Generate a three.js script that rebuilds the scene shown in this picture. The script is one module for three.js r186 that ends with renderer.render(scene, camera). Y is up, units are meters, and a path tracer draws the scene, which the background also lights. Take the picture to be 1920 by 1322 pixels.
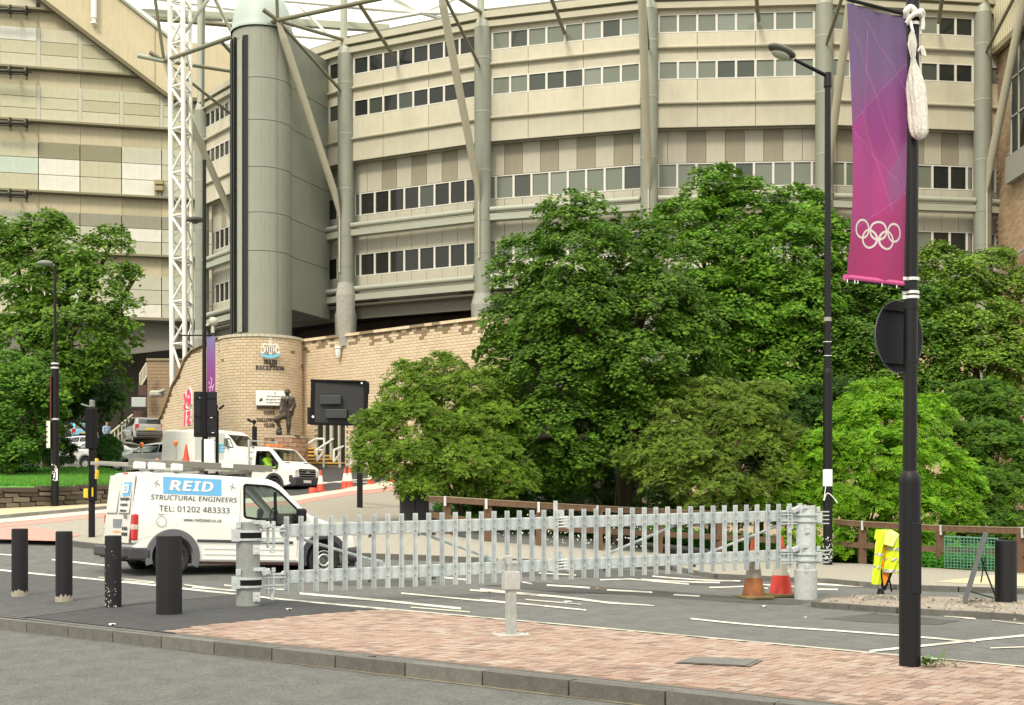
import * as THREE from 'three';
import { RoundedBoxGeometry } from 'three/addons/geometries/RoundedBoxGeometry.js';
import { mergeGeometries } from 'three/addons/utils/BufferGeometryUtils.js';
import { MarchingCubes } from 'three/addons/objects/MarchingCubes.js';
import { TessellateModifier } from 'three/addons/modifiers/TessellateModifier.js';
import { TextGeometry } from 'three/addons/geometries/TextGeometry.js';
import { FontLoader } from 'three/addons/loaders/FontLoader.js';

// ------------------------------------------------------------------ camera, sky, sun, exposure
const F = 2400, CY = 1.52, HV = 950;               // focal length in photo pixels, eye height, horizon row
const scene = new THREE.Scene();
const camera = new THREE.PerspectiveCamera(2 * Math.atan(661 / F) * 180 / Math.PI, 1920 / 1322, 0.1, 900);
camera.position.set(0, CY, 0);
camera.setViewOffset(1920, 1322, 0, -(HV - 661), 1920, 1322);   // a risen lens keeps the uprights parallel
camera.updateProjectionMatrix();

const renderer = new THREE.WebGLRenderer({ antialias: true });
renderer.toneMapping = THREE.LinearToneMapping;
renderer.toneMappingExposure = 1.85;
renderer.shadowMap.enabled = true;

{ // overcast sky: brighter overhead, very slightly warm
  const w = 256, h = 128, data = new Float32Array(w * h * 4);
  for (let j = 0; j < h; j++) {
    const el = ((j + 0.5) / h - 0.5) * Math.PI, s = Math.max(0, Math.sin(el));
    for (let i = 0; i < w; i++) {
      const a = (i / w) * Math.PI * 2;
      const cl = 1 + 0.07 * Math.sin(3 * a + 5 * s) * Math.sin(2 * a - 9 * s + 1) + 0.04 * Math.sin(9 * a + 13 * s);
      const L = (el > 0 ? 0.62 + 0.75 * s : 0.4) * cl, k = (j * w + i) * 4;
      data[k] = L * 1.0; data[k + 1] = L * 0.99; data[k + 2] = L * 0.89; data[k + 3] = 1;
    }
  }
  const sky = new THREE.DataTexture(data, w, h, THREE.RGBAFormat, THREE.FloatType);
  sky.mapping = THREE.EquirectangularReflectionMapping; sky.magFilter = THREE.LinearFilter; sky.minFilter = THREE.LinearFilter;
  sky.needsUpdate = true;
  scene.background = sky; scene.environment = sky;
}
const sun = new THREE.DirectionalLight(0xfff3dc, 1.5);
sun.position.set(-26, 60, 14); sun.target.position.set(0, 0, -40);
sun.castShadow = true; sun.shadow.radius = 24; sun.shadow.mapSize.set(2048, 2048);
Object.assign(sun.shadow.camera, { left: -70, right: 70, top: 70, bottom: -70, near: 1, far: 260 });
sun.shadow.camera.updateProjectionMatrix();
scene.add(sun, sun.target);

// ------------------------------------------------------------------ small helpers
let seed = 1;
function rng(s) { let a = s >>> 0; return () => { a = (a + 0x6d2b79f5) | 0; let t = Math.imul(a ^ (a >>> 15), 1 | a); t = (t + Math.imul(t ^ (t >>> 7), 61 | t)) ^ t; return ((t ^ (t >>> 14)) >>> 0) / 4294967296; }; }
const R0 = rng(77);
const rnd = (a, b) => a + (b - a) * R0();
const V = (x, y, d) => new THREE.Vector3(x, y, -d);        // d is the distance in front of the camera
const at = (u, v, d) => V((u - 960) / F * d, CY + (HV - v) / F * d, d);
const ss = (a, b, x) => { const t = Math.min(1, Math.max(0, (x - a) / (b - a))); return t * t * (3 - 2 * t); };
const lerp = (a, b, t) => a + (b - a) * t;
const names = {};
function numbered(n) { const k = names[n] = (names[n] ?? -1) + 1; return k ? n + '_' + String(k).padStart(3, '0') : n; }
function tag(o, label, category, group, kind) { if (label) o.userData.label = label; if (category) o.userData.category = category; if (group) o.userData.group = group; if (kind) o.userData.kind = kind; return o; }
function thing(name, label, category, pos = [0, 0, 0], turn = 0, group) {
  const o = new THREE.Group(); o.name = numbered(name); o.position.set(...(pos.isVector3 ? pos.toArray() : pos)); o.rotation.y = turn; scene.add(o);
  return tag(o, label, category, group);
}
function struct(name) { const o = new THREE.Group(); o.name = numbered(name); o.userData.kind = 'structure'; scene.add(o); return o; }
const ID = new THREE.Matrix4();
function clean(g) { // position, normal, uv only; box-projected uv in metres
  if (g.index) g = g.toNonIndexed();
  const p = g.attributes.position, n = g.attributes.normal, uv = new Float32Array(p.count * 2);
  for (let i = 0; i < p.count; i++) {
    const ax = Math.abs(n.getX(i)), ay = Math.abs(n.getY(i)), az = Math.abs(n.getZ(i));
    let a, b;
    if (ay >= ax && ay >= az) { a = p.getX(i); b = p.getZ(i); } else if (ax > az) { a = p.getZ(i); b = p.getY(i); } else { a = p.getX(i); b = p.getY(i); }
    uv[i * 2] = a; uv[i * 2 + 1] = b;
  }
  const o = new THREE.BufferGeometry();
  o.setAttribute('position', p); o.setAttribute('normal', n); o.setAttribute('uv', new THREE.BufferAttribute(uv, 2));
  return o;
}
const UP = new THREE.Vector3(0, 1, 0);
class MB { // collects shapes and merges them into one named mesh
  constructor() { this.g = []; }
  add(geo, m) { let g = geo.index ? geo.toNonIndexed() : geo.clone(); if (m) g.applyMatrix4(m); for (const k of Object.keys(g.attributes)) if (!['position', 'normal', 'uv'].includes(k)) g.deleteAttribute(k); this.g.push(clean(g)); return this; }
  box(w, h, d, x, y, z, ry = 0, rz = 0, rx = 0) { return this.add(new THREE.BoxGeometry(w, h, d), tr(x, y, z, rx, ry, rz)); }
  rbox(w, h, d, r, x, y, z, ry = 0, rz = 0, rx = 0) { return this.add(new RoundedBoxGeometry(w, h, d, 2, r), tr(x, y, z, rx, ry, rz)); }
  cyl(r0, r1, h, x, y, z, n = 16, rx = 0, ry = 0, rz = 0) { return this.add(new THREE.CylinderGeometry(r1, r0, h, n), tr(x, y, z, rx, ry, rz)); } // r0 below, r1 above
  bar(a, b, r0, r1 = r0, n = 10) { // round bar from a to b
    const d = b.clone().sub(a), q = new THREE.Quaternion().setFromUnitVectors(UP, d.clone().normalize());
    return this.add(new THREE.CylinderGeometry(r1, r0, d.length(), n), new THREE.Matrix4().compose(a.clone().add(b).multiplyScalar(0.5), q, new THREE.Vector3(1, 1, 1)));
  }
  beam(a, b, w, h, roll = 0) { // square bar, w across, h upright
    const d = b.clone().sub(a), l = d.length(); d.normalize();
    const side = new THREE.Vector3().crossVectors(UP, d); if (side.lengthSq() < 1e-6) side.set(1, 0, 0); side.normalize();
    const up = new THREE.Vector3().crossVectors(d, side);
    const m = new THREE.Matrix4().makeBasis(side, up, d); m.setPosition(a.clone().add(b).multiplyScalar(0.5));
    return this.add(new THREE.BoxGeometry(w, h, l), m);
  }
  tube(pts, r, n = 6, seg = 24, closed = false) { return this.add(new THREE.TubeGeometry(new THREE.CatmullRomCurve3(pts, closed), seg, r, n, closed)); }
  lathe(pts, x, y, z, n = 24) { return this.add(new THREE.LatheGeometry(pts.map(p => new THREE.Vector2(...p)), n), tr(x, y, z)); }
  ext(shape, depth, m, bevel = 0, cs = 8) { return this.add(new THREE.ExtrudeGeometry(shape, { depth, bevelEnabled: bevel > 0, bevelSize: bevel, bevelThickness: bevel, bevelSegments: 2, curveSegments: cs }), m); }
  geo() { return mergeGeometries(this.g); }
  build(name, mat, parent) { return put(name, this.geo(), mat, parent); }
}
const _e = new THREE.Euler(), _q = new THREE.Quaternion();
function tr(x = 0, y = 0, z = 0, rx = 0, ry = 0, rz = 0, s = 1) { return new THREE.Matrix4().compose(new THREE.Vector3(x, y, z), _q.setFromEuler(_e.set(rx, ry, rz, 'YXZ')).clone(), s.isVector3 ? s : new THREE.Vector3(s, s, s)); }
function put(name, geo, mat, parent = scene) {
  const m = new THREE.Mesh(geo, mat); m.castShadow = m.receiveShadow = true;
  m.name = parent === scene ? numbered(name) : name; parent.add(m); return m;
}
function poly(pts) { const s = new THREE.Shape(); pts.forEach(([x, y], i) => i ? s.lineTo(x, y) : s.moveTo(x, y)); s.closePath(); return s; }
function rrect(w, h, r, cx = 0, cy = 0) {
  const s = new THREE.Shape(), x = cx - w / 2, y = cy - h / 2;
  s.moveTo(x + r, y); s.lineTo(x + w - r, y); s.absarc(x + w - r, y + r, r, -Math.PI / 2, 0); s.lineTo(x + w, y + h - r); s.absarc(x + w - r, y + h - r, r, 0, Math.PI / 2);
  s.lineTo(x + r, y + h); s.absarc(x + r, y + h - r, r, Math.PI / 2, Math.PI); s.lineTo(x, y + r); s.absarc(x + r, y + r, r, Math.PI, Math.PI * 1.5); return s;
}
function setCopy(src, name, pos, turn, label, group) { const c = src.clone(); c.name = numbered(name); c.position.copy(pos); c.rotation.y = turn; scene.add(c); if (label) c.userData.label = label; if (group) c.userData.group = group; c.traverse(o => { o.castShadow = o.receiveShadow = true; }); return c; }

// ------------------------------------------------------------------ textures: tiling noise
function hash(x, y, s) { let h = Math.imul(x, 374761393) ^ Math.imul(y, 668265263) ^ Math.imul(s, 974634437); h = Math.imul(h ^ (h >>> 13), 1274126177); return ((h ^ (h >>> 16)) >>> 0) / 4294967296; }
function vn(x, y, p, s) { const xi = Math.floor(x), yi = Math.floor(y), fx = x - xi, fy = y - yi, a = fx * fx * (3 - 2 * fx), b = fy * fy * (3 - 2 * fy), m = k => ((k % p) + p) % p; return lerp(lerp(hash(m(xi), m(yi), s), hash(m(xi + 1), m(yi), s), a), lerp(hash(m(xi), m(yi + 1), s), hash(m(xi + 1), m(yi + 1), s), a), b); }
function fbm(u, v, p, s, o = 4) { let t = 0, w = 0.5, n = 0; for (let i = 0; i < o; i++) { t += w * vn(u * p, v * p, p, s + i); n += w; w *= 0.55; p *= 2; } return t / n; }
function tex(n, size, fn, srgb = false) { // fn(u, v) -> [r, g, b] linear 0..1, size = metres that one tile covers
  const d = new Uint8Array(n * n * 4), enc = x => Math.round(255 * Math.min(1, Math.max(0, srgb ? (x <= 0.0031308 ? 12.92 * x : 1.055 * Math.pow(x, 1 / 2.4) - 0.055) : x)));
  for (let j = 0; j < n; j++) for (let i = 0; i < n; i++) { const c = fn((i + 0.5) / n, (j + 0.5) / n), k = (j * n + i) * 4; d[k] = enc(c[0]); d[k + 1] = enc(c[1]); d[k + 2] = enc(c[2]); d[k + 3] = 255; }
  const t = new THREE.DataTexture(d, n, n, THREE.RGBAFormat); t.wrapS = t.wrapT = THREE.RepeatWrapping; t.magFilter = THREE.LinearFilter; t.minFilter = THREE.LinearMipmapLinearFilter; t.generateMipmaps = true;
  t.repeat.set(1 / size, 1 / size); if (srgb) t.colorSpace = THREE.SRGBColorSpace; t.needsUpdate = true; return t;
}
const gray = (f) => (u, v) => { const x = f(u, v); return [x, x, x]; };
const T = {
  asphalt: tex(512, 1.3, (u, v) => { const a = fbm(u, v, 96, 3, 2), b = fbm(u, v, 6, 9, 4), c = hash(Math.floor(u * 256), Math.floor(v * 256), 5); let x = 0.72 + 0.72 * (a - 0.5) + 0.4 * (b - 0.5) + (c > 0.97 ? 0.35 : 0) - (c < 0.05 ? 0.25 : 0); return [x, x, x * 0.99]; }, true),
  asphaltB: tex(512, 0.7, gray((u, v) => fbm(u, v, 64, 4, 3))),
  patch: tex(512, 9, (u, v) => { const b = fbm(u, v, 5, 21, 5), c = fbm(u, v, 14, 31, 4); const x = 0.78 + 0.5 * (b - 0.5) - 0.35 * ss(0.58, 0.72, c); return [x, x, x]; }, true),
  fine: tex(256, 0.5, gray((u, v) => fbm(u, v, 24, 7, 4))),
  stone: tex(256, 0.6, (u, v) => { const a = fbm(u, v, 10, 14, 5), b = fbm(u, v, 60, 15, 2); const x = 0.8 + 0.35 * (a - 0.5) + 0.25 * (b - 0.5); return [x, x, x * 0.98]; }, true),
  panel: tex(256, 3, (u, v) => { const a = fbm(u, v, 5, 44, 5), s = fbm(u * 1, v * 0.08, 40, 45, 3); const st = ss(0.6, 0.8, s) * ss(0.35, 0.7, a), x = 0.93 + 0.14 * (a - 0.5) + 0.16 * (s - 0.5) - 0.12 * st; return [x, x * 0.995, x * 0.97]; }, true),
  zinc: tex(256, 0.5, (u, v) => { const k = vn(Math.floor(u * 42) + 0.5, Math.floor(v * 42 + 3 * vn(u * 20, v * 20, 20, 1)) + 0.5, 42, 8), a = fbm(u, v, 10, 9, 4); const x = 0.82 + 0.16 * (k - 0.5) + 0.3 * (a - 0.5); return [x * 0.985, x, x * 1.01]; }, true),
  wood: tex(256, 0.8, (u, v) => { const a = fbm(u, v * 0.1, 40, 61, 4), b = fbm(u, v, 6, 62, 3); const x = 0.75 + 0.5 * (a - 0.5) + 0.3 * (b - 0.5); return [x, x * 0.97, x * 0.94]; }, true),
  grass: tex(256, 1.2, (u, v) => { const a = fbm(u, v, 40, 71, 3), b = fbm(u, v, 5, 72, 3); const x = 0.75 + 0.6 * (a - 0.5) + 0.35 * (b - 0.5); return [x * 0.9, x, x * 0.7]; }, true),
  dirty: tex(256, 2.2, (u, v) => { const a = fbm(u, v, 7, 81, 5), c = ss(0.52, 0.68, a); const x = 1 - 0.35 * c; return [x, x * 0.97, x * 0.9]; }, true),
};
const lin = (r, g, b) => new THREE.Color().setRGB(r, g, b);
function mat(r, g, b, rough = 0.8, o = {}) { return new THREE.MeshStandardMaterial({ color: lin(r, g, b), roughness: rough, side: THREE.DoubleSide, ...o }); }
function phys(r, g, b, rough, o = {}) { return new THREE.MeshPhysicalMaterial({ color: lin(r, g, b), roughness: rough, side: THREE.DoubleSide, ...o }); }
const M = {
  road: mat(0.15, 0.15, 0.146, 0.92, { map: T.asphalt, bumpMap: T.asphaltB, bumpScale: 0.006 }),
  roadNear: mat(0.138, 0.137, 0.131, 0.94, { map: T.asphalt, bumpMap: T.asphaltB, bumpScale: 0.008 }),
  roadDark: mat(0.065, 0.062, 0.066, 0.92, { map: T.asphalt, bumpMap: T.asphaltB, bumpScale: 0.005 }),
  roadWorn: mat(0.08, 0.078, 0.075, 0.92, { map: T.patch }),
  tarmac: mat(0.05, 0.05, 0.056, 0.9, { map: T.asphalt, bumpMap: T.asphaltB, bumpScale: 0.004 }),
  tarmacOld: mat(0.085, 0.085, 0.088, 0.92, { map: T.asphalt, bumpMap: T.asphaltB, bumpScale: 0.004 }),
  paint: mat(0.62, 0.61, 0.57, 0.75, { map: T.dirty }),
  paintWorn: mat(0.5, 0.49, 0.44, 0.8, { map: T.dirty }),
  paving: mat(0.36, 0.33, 0.28, 0.9, { map: T.stone, bumpMap: T.fine, bumpScale: 0.003 }),
  pavingSand: mat(0.6, 0.5, 0.33, 0.9, { map: T.stone }),
  pink: mat(0.62, 0.3, 0.26, 0.9, { map: T.stone }),
  cream: mat(0.66, 0.6, 0.5, 0.9, { map: T.stone }),
  kerb: mat(0.145, 0.14, 0.128, 0.9, { map: T.stone, bumpMap: T.fine, bumpScale: 0.003 }),
  kerbPale: mat(0.5, 0.47, 0.42, 0.9, { map: T.stone }),
  earth: mat(0.09, 0.07, 0.045, 1, { map: T.stone }),
  zinc: phys(0.6, 0.64, 0.65, 0.5, { map: T.zinc, metalness: 0.12 }),
  zincDull: phys(0.34, 0.35, 0.34, 0.6, { map: T.zinc, metalness: 0.25 }),
  steel: phys(0.7, 0.72, 0.72, 0.4, { metalness: 0.6 }),
  black: phys(0.006, 0.006, 0.0075, 0.5, { specularIntensity: 0.6 }),
  blackMatt: phys(0.007, 0.007, 0.009, 0.75, { specularIntensity: 0.4 }),
  blackPlastic: phys(0.011, 0.011, 0.014, 0.6, { specularIntensity: 0.5 }),
  rubber: mat(0.016, 0.016, 0.016, 0.85),
  white: mat(0.8, 0.8, 0.78, 0.5),
  paper: mat(0.82, 0.82, 0.8, 0.8),
  facade: mat(0.6, 0.56, 0.45, 0.62, { map: T.panel }),
  facadeLow: mat(0.5, 0.475, 0.395, 0.62, { map: T.panel }),
  facadeB: mat(0.565, 0.53, 0.425, 0.62, { map: T.panel }),
  louvre: mat(0.31, 0.28, 0.215, 0.7, { map: T.panel }),
  frame: mat(0.66, 0.64, 0.58, 0.5),
  sage: mat(0.28, 0.295, 0.25, 0.55, { map: T.panel }),
  sagePale: mat(0.4, 0.42, 0.355, 0.5, { map: T.panel }),
  mint: mat(0.4, 0.46, 0.43, 0.5),
  cornice: mat(0.5, 0.47, 0.37, 0.6, { map: T.panel }),
  steelWhite: mat(0.8, 0.8, 0.76, 0.45),
  steelGrey: mat(0.4, 0.4, 0.32, 0.5),
  steelDark: mat(0.19, 0.18, 0.12, 0.5),
  concrete: mat(0.4, 0.39, 0.35, 0.85, { map: T.stone }),
  concreteTan: mat(0.56, 0.49, 0.35, 0.85, { map: T.panel }),
  joint: mat(0.2, 0.19, 0.16, 0.9),
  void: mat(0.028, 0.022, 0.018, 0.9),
  mortar: mat(0.44, 0.33, 0.21, 0.95, { map: T.stone }),
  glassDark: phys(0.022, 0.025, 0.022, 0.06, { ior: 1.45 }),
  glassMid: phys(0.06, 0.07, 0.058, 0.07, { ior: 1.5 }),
  glassSkyTint: phys(0.17, 0.19, 0.15, 0.1, { ior: 1.5 }),  // reflected sky put into the glass colour, both tints
  glassSkyTint2: phys(0.22, 0.245, 0.21, 0.1, { ior: 1.5 }),
  carGlass: phys(0.75, 0.85, 0.8, 0.02, { transmission: 1, thickness: 0, ior: 1.5 }),
  carGlassDark: phys(0.02, 0.024, 0.024, 0.05, { ior: 1.5, clearcoat: 0.6, clearcoatRoughness: 0.03 }),
  vanWhite: phys(0.8, 0.79, 0.75, 0.35, { clearcoat: 0.7, clearcoatRoughness: 0.08 }),
  chrome: phys(0.75, 0.75, 0.74, 0.18, { metalness: 0.9 }),
  alu: phys(0.3, 0.3, 0.28, 0.5, { metalness: 0.4 }),
  redLamp: phys(0.5, 0.015, 0.02, 0.25, { clearcoat: 0.6 }),
  orangeLamp: phys(0.8, 0.2, 0.03, 0.3, { clearcoat: 0.5 }),
  blue: mat(0.13, 0.42, 0.74, 0.5),
  ink: mat(0.03, 0.03, 0.035, 0.6),
  bronze: phys(0.075, 0.058, 0.045, 0.42, { metalness: 0.45 }),
  yellow: mat(0.82, 0.52, 0.03, 0.5),
  yellowEdge: mat(0.75, 0.46, 0.1, 0.7),
  timber: mat(0.17, 0.1, 0.06, 0.85, { map: T.wood }),
  timberTop: mat(0.33, 0.26, 0.17, 0.85, { map: T.wood }),
  grass: mat(0.09, 0.34, 0.022, 0.95, { map: T.grass }),
  bark: mat(0.12, 0.095, 0.06, 0.95, { map: T.wood, bumpMap: T.fine, bumpScale: 0.02 }),
  skin: mat(0.5, 0.3, 0.21, 0.6),
};
const blockM = [[0.8, 0.64, 0.46], [0.775, 0.615, 0.435], [0.82, 0.665, 0.49], [0.74, 0.58, 0.405], [0.79, 0.64, 0.47]].map(c => mat(...c, 0.9, { map: T.stone, bumpMap: T.fine, bumpScale: 0.006 }));
const paverM = [[0.4, 0.28, 0.23], [0.38, 0.262, 0.215], [0.41, 0.3, 0.252], [0.27, 0.185, 0.155], [0.44, 0.345, 0.295], [0.37, 0.235, 0.185], [0.4, 0.288, 0.24], [0.34, 0.235, 0.195]].map(c => mat(...c, 0.9, { map: T.stone, bumpMap: T.fine, bumpScale: 0.003 }));

// ------------------------------------------------------------------ the lie of the land
const K0 = [-6.5, 16.2], KD = [0.7693, -0.6389], KN = [0.6389, 0.7693];       // near kerb line: a point, its direction, the way to the back
const RAMP = [[0, 0], [15, 0], [20.5, 0.04], [24.3, 0.15], [31, 0.8], [40, 1.35], [53, 1.95], [63, 3.3], [85, 5.6], [120, 7], [900, 9]];
function ramp0(d) { let i = 0; while (i < RAMP.length - 2 && RAMP[i + 1][0] < d) i++; const [a, p] = RAMP[i], [b, q] = RAMP[i + 1]; return lerp(p, q, Math.min(1, Math.max(0, (d - a) / (b - a)))); }
function ramp(d) { let t = 0; for (let k = -2; k <= 2; k++) t += ramp0(d + k * 0.9); return t / 5; }
function G(x, d) {
  const cross = 0.12 - 0.19 * ss(0.8, 4.4, x) * ss(13, 18.5, d);
  return cross + 0.6 * ss(-15, -18, x) * ss(62, 70, d) * (1 - ss(75.5, 79.5, d)) + 0.11 * ss(-3.4, -6.6, x) * ss(17, 22, d) + ramp(d) * (1 - ss(-7, 10, x));
}
const kb = (x, d) => (x - K0[0]) * KN[0] + (d - K0[1]) * KN[1], ka = (x, d) => (x - K0[0]) * KD[0] + (d - K0[1]) * KD[1];
const kw = (a, b) => [K0[0] + KD[0] * a + KN[0] * b, K0[1] + KD[1] * a + KN[1] * b];
const H = (x, d) => kb(x, d) < 0 ? 0 : G(x, d);
function gp(u, v, lift = 0) { // where the sight line through a photo pixel meets the ground: [x, d]
  let lo = 4, f = d => CY + (HV - v) / F * d - (H((u - 960) / F * d, d) + lift);
  for (let d = 4; d < 260; d += 0.25) if (f(d) <= 0) { let a = d - 0.25, b = d; for (let i = 0; i < 30; i++) { const m = (a + b) / 2; if (f(m) <= 0) b = m; else a = m; } return [(u - 960) / F * b, b]; }
  return [(u - 960) / F * 260, 260];
}
const gv = (u, v, lift = 0) => { const [x, d] = gp(u, v, lift); return V(x, H(x, d) + lift, d); };
function drape(name, pts, lift, m, parent, step = 0.5, height = H) { // a sheet over the ground; pts in plan [x, d]
  let g = new THREE.ShapeGeometry(poly(pts));
  g = new TessellateModifier(step, 9).modify(g.toNonIndexed());
  const p = g.attributes.position, uv = new Float32Array(p.count * 2), n = new Float32Array(p.count * 3);
  for (let i = 0; i < p.count; i++) {
    const x = p.getX(i), d = p.getY(i), e = 0.05;
    p.setXYZ(i, x, height(x, d) + lift, -d); uv[2 * i] = x; uv[2 * i + 1] = d;
    const v = new THREE.Vector3(-(height(x + e, d) - height(x - e, d)) / (2 * e), 1, (height(x, d + e) - height(x, d - e)) / (2 * e)); if (v.length() > 3) v.set(0, 1, 0); v.normalize(); n.set([v.x, v.y, v.z], 3 * i);
  }
  g.setAttribute('uv', new THREE.BufferAttribute(uv, 2)); g.setAttribute('normal', new THREE.BufferAttribute(n, 3));
  // make every triangle face up
  const a = p.array; for (let i = 0; i < p.count; i += 3) { const k = i * 3, ux = a[k + 3] - a[k], uz = a[k + 5] - a[k + 2], wx = a[k + 6] - a[k], wz = a[k + 8] - a[k + 2]; if (uz * wx - ux * wz < 0) for (const arr of [[a, 3], [n, 3], [uv, 2]]) for (let c = 0; c < arr[1]; c++) { const q = (i + 1) * arr[1] + c, w = (i + 2) * arr[1] + c, t = arr[0][q]; arr[0][q] = arr[0][w]; arr[0][w] = t; } }
  return put(name, g, m, parent);
}
const px = (list, lift = 0) => list.map(([u, v]) => gp(u, v, lift));
const font = await new FontLoader().loadAsync('fonts/droid/droid_sans_bold.typeface.json');
const fontR = await new FontLoader().loadAsync('fonts/droid/droid_sans_regular.typeface.json');
const fontS = await new FontLoader().loadAsync('fonts/droid/droid_serif_bold.typeface.json');
function text(str, size, width, f = font, shear = 0, depth = 0.004) { // centred on x, baseline at 0
  const g = new TextGeometry(str, { font: f, size, depth, curveSegments: 3 }); g.computeBoundingBox();
  const b = g.boundingBox; g.translate(-(b.min.x + b.max.x) / 2, 0, 0); if (width) g.scale(width / (b.max.x - b.min.x), 1, 1);
  if (shear) g.applyMatrix4(new THREE.Matrix4().makeShear(0, 0, shear, 0, 0, 0));
  return g;
}

// ------------------------------------------------------------------ ground sheets
function gridSheet(name, as, bs, h, m, parent) { // in kerb coordinates
  const nx = as.length, ny = bs.length, pos = new Float32Array(nx * ny * 3), uv = new Float32Array(nx * ny * 2), idx = [];
  for (let j = 0; j < ny; j++) for (let i = 0; i < nx; i++) { const [x, d] = kw(as[i], bs[j]), k = j * nx + i; pos.set([x, h(x, d), -d], k * 3); uv.set([x, d], k * 2); if (i && j) idx.push(k - nx - 1, k - nx, k, k - nx - 1, k, k - 1); }
  const g = new THREE.BufferGeometry(); g.setAttribute('position', new THREE.BufferAttribute(pos, 3)); g.setAttribute('uv', new THREE.BufferAttribute(uv, 2)); g.setIndex(idx); g.computeVertexNormals();
  return put(name, g, m, parent);
}
const steps = (a, b, s, far, grow = 1.25) => { const r = []; for (let x = a; x < b; x += s) r.push(x); let x = b, q = s; while (x < far) { r.push(x); q *= grow; x += q; } r.push(far); return r; };
const asz = [...steps(0, 26, 0.6, 420).map(x => -x).reverse().slice(0, -1), ...steps(0, 40, 0.6, 420)];
tag(gridSheet('road', asz, steps(0.02, 46, 0.45, 700, 1.12), G, M.road), null, null, null, 'structure');
tag(gridSheet('road', [-120, -60, -30, ...steps(-20, 20, 1, 120)], [-60, -30, -15, -8, -4, -2, 0.02], () => 0, M.roadNear), null, null, null, 'structure');
tag(put('ground', (() => { const g = new THREE.PlaneGeometry(1600, 1600); g.rotateX(-Math.PI / 2); return g; })(), M.earth), null, null, null, 'structure').position.set(0, -0.6, -200);

// ------------------------------------------------------------------ kerbs
function kerbGeo(len, w, h) { // stone along +x, road face at +z, top at y = 0
  const c = 0.02, s = poly([[-w, -h], [0, -h], [0, -c * 1.3], [-c, 0], [-w, 0]]);
  const g = new THREE.ExtrudeGeometry(s, { depth: len, bevelEnabled: false }); g.rotateY(Math.PI / 2); g.translate(-len / 2, 0, 0);
  return clean(g);
}
function kerbRun(parent, pts, top, len, w, mats, up = 0, flip = 1) { // pts in plan; top = lift above the height function
  const geo = kerbGeo(len - 0.018, w, 0.28);
  for (let i = 0; i + 1 < pts.length; i++) {
    const [x0, d0] = pts[i], [x1, d1] = pts[i + 1], L = Math.hypot(x1 - x0, d1 - d0), n = Math.max(1, Math.round(L / len)), k = L / n / len;
    for (let j = 0; j < n; j++) {
      const t0 = j / n, t1 = (j + 1) / n, xa = lerp(x0, x1, t0), da = lerp(d0, d1, t0), xb = lerp(x0, x1, t1), db = lerp(d0, d1, t1), ya = up || G(xa, da) + top, yb = up || G(xb, db) + top;
      const m = put('kerb_stone', geo, mats[Math.floor(rnd(0, mats.length))], parent);
      m.position.set((xa + xb) / 2, (ya + yb) / 2 + rnd(-0.003, 0.003), -(da + db) / 2 );
      m.rotation.set(0, Math.atan2(db - da, xb - xa), Math.atan2(yb - ya, Math.hypot(xb - xa, db - da)), 'YZX'); m.scale.x = k;
      if (flip < 0) m.rotation.y += Math.PI, m.rotation.z *= -1;
    }
  }
}
const kerbMs = [M.kerb, mat(0.125, 0.12, 0.11, 0.9, { map: T.stone, bumpMap: T.fine, bumpScale: 0.003 }), mat(0.17, 0.163, 0.149, 0.9, { map: T.stone, bumpMap: T.fine, bumpScale: 0.003 })];
const kerbPaleMs = [M.kerbPale, mat(0.44, 0.41, 0.36, 0.9, { map: T.stone })];
const kerbNear = struct('kerb');
kerbRun(kerbNear, [kw(-9.15, 0), kw(18.3, 0)], 0, 0.915, 0.135, kerbMs, 0.128);
{ // tar splashed on the kerb face
  const tar = mat(0.035, 0.033, 0.03, 0.9), r = rng(44);
  for (const [u, v, n] of [[690, 1258, 9], [245, 1203, 7], [1020, 1288, 4], [660, 1250, 4]]) { const [x, d] = gp(u, v), a = ka(x, d), s = new THREE.Shape(); for (let k = 0; k < 14; k++) { const q = k / 14 * Math.PI * 2, rr = n * 0.014 * (0.6 + 0.8 * r()); k ? s.lineTo(Math.cos(q) * rr * 1.7, 0.05 + Math.max(-0.045, Math.sin(q) * rr * 0.5)) : s.moveTo(Math.cos(q) * rr * 1.7, 0.05); } const m = put('tar_stain', new THREE.ShapeGeometry(s), tar, kerbNear), [wx, wd] = kw(a, -0.003); m.position.set(wx, 0.01, -wd); m.rotation.y = Math.atan2(KD[1], KD[0]); }
}
// grit gathered in the gutter under the kerb
drape('gutter_strip', [kw(-9, -0.005), kw(18, -0.005), kw(18, -0.13), kw(9, -0.19), kw(2, -0.12), kw(-9, -0.2)], 0.004, mat(0.3, 0.26, 0.17, 1, { map: T.patch }), kerbNear, 1, () => 0);

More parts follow.
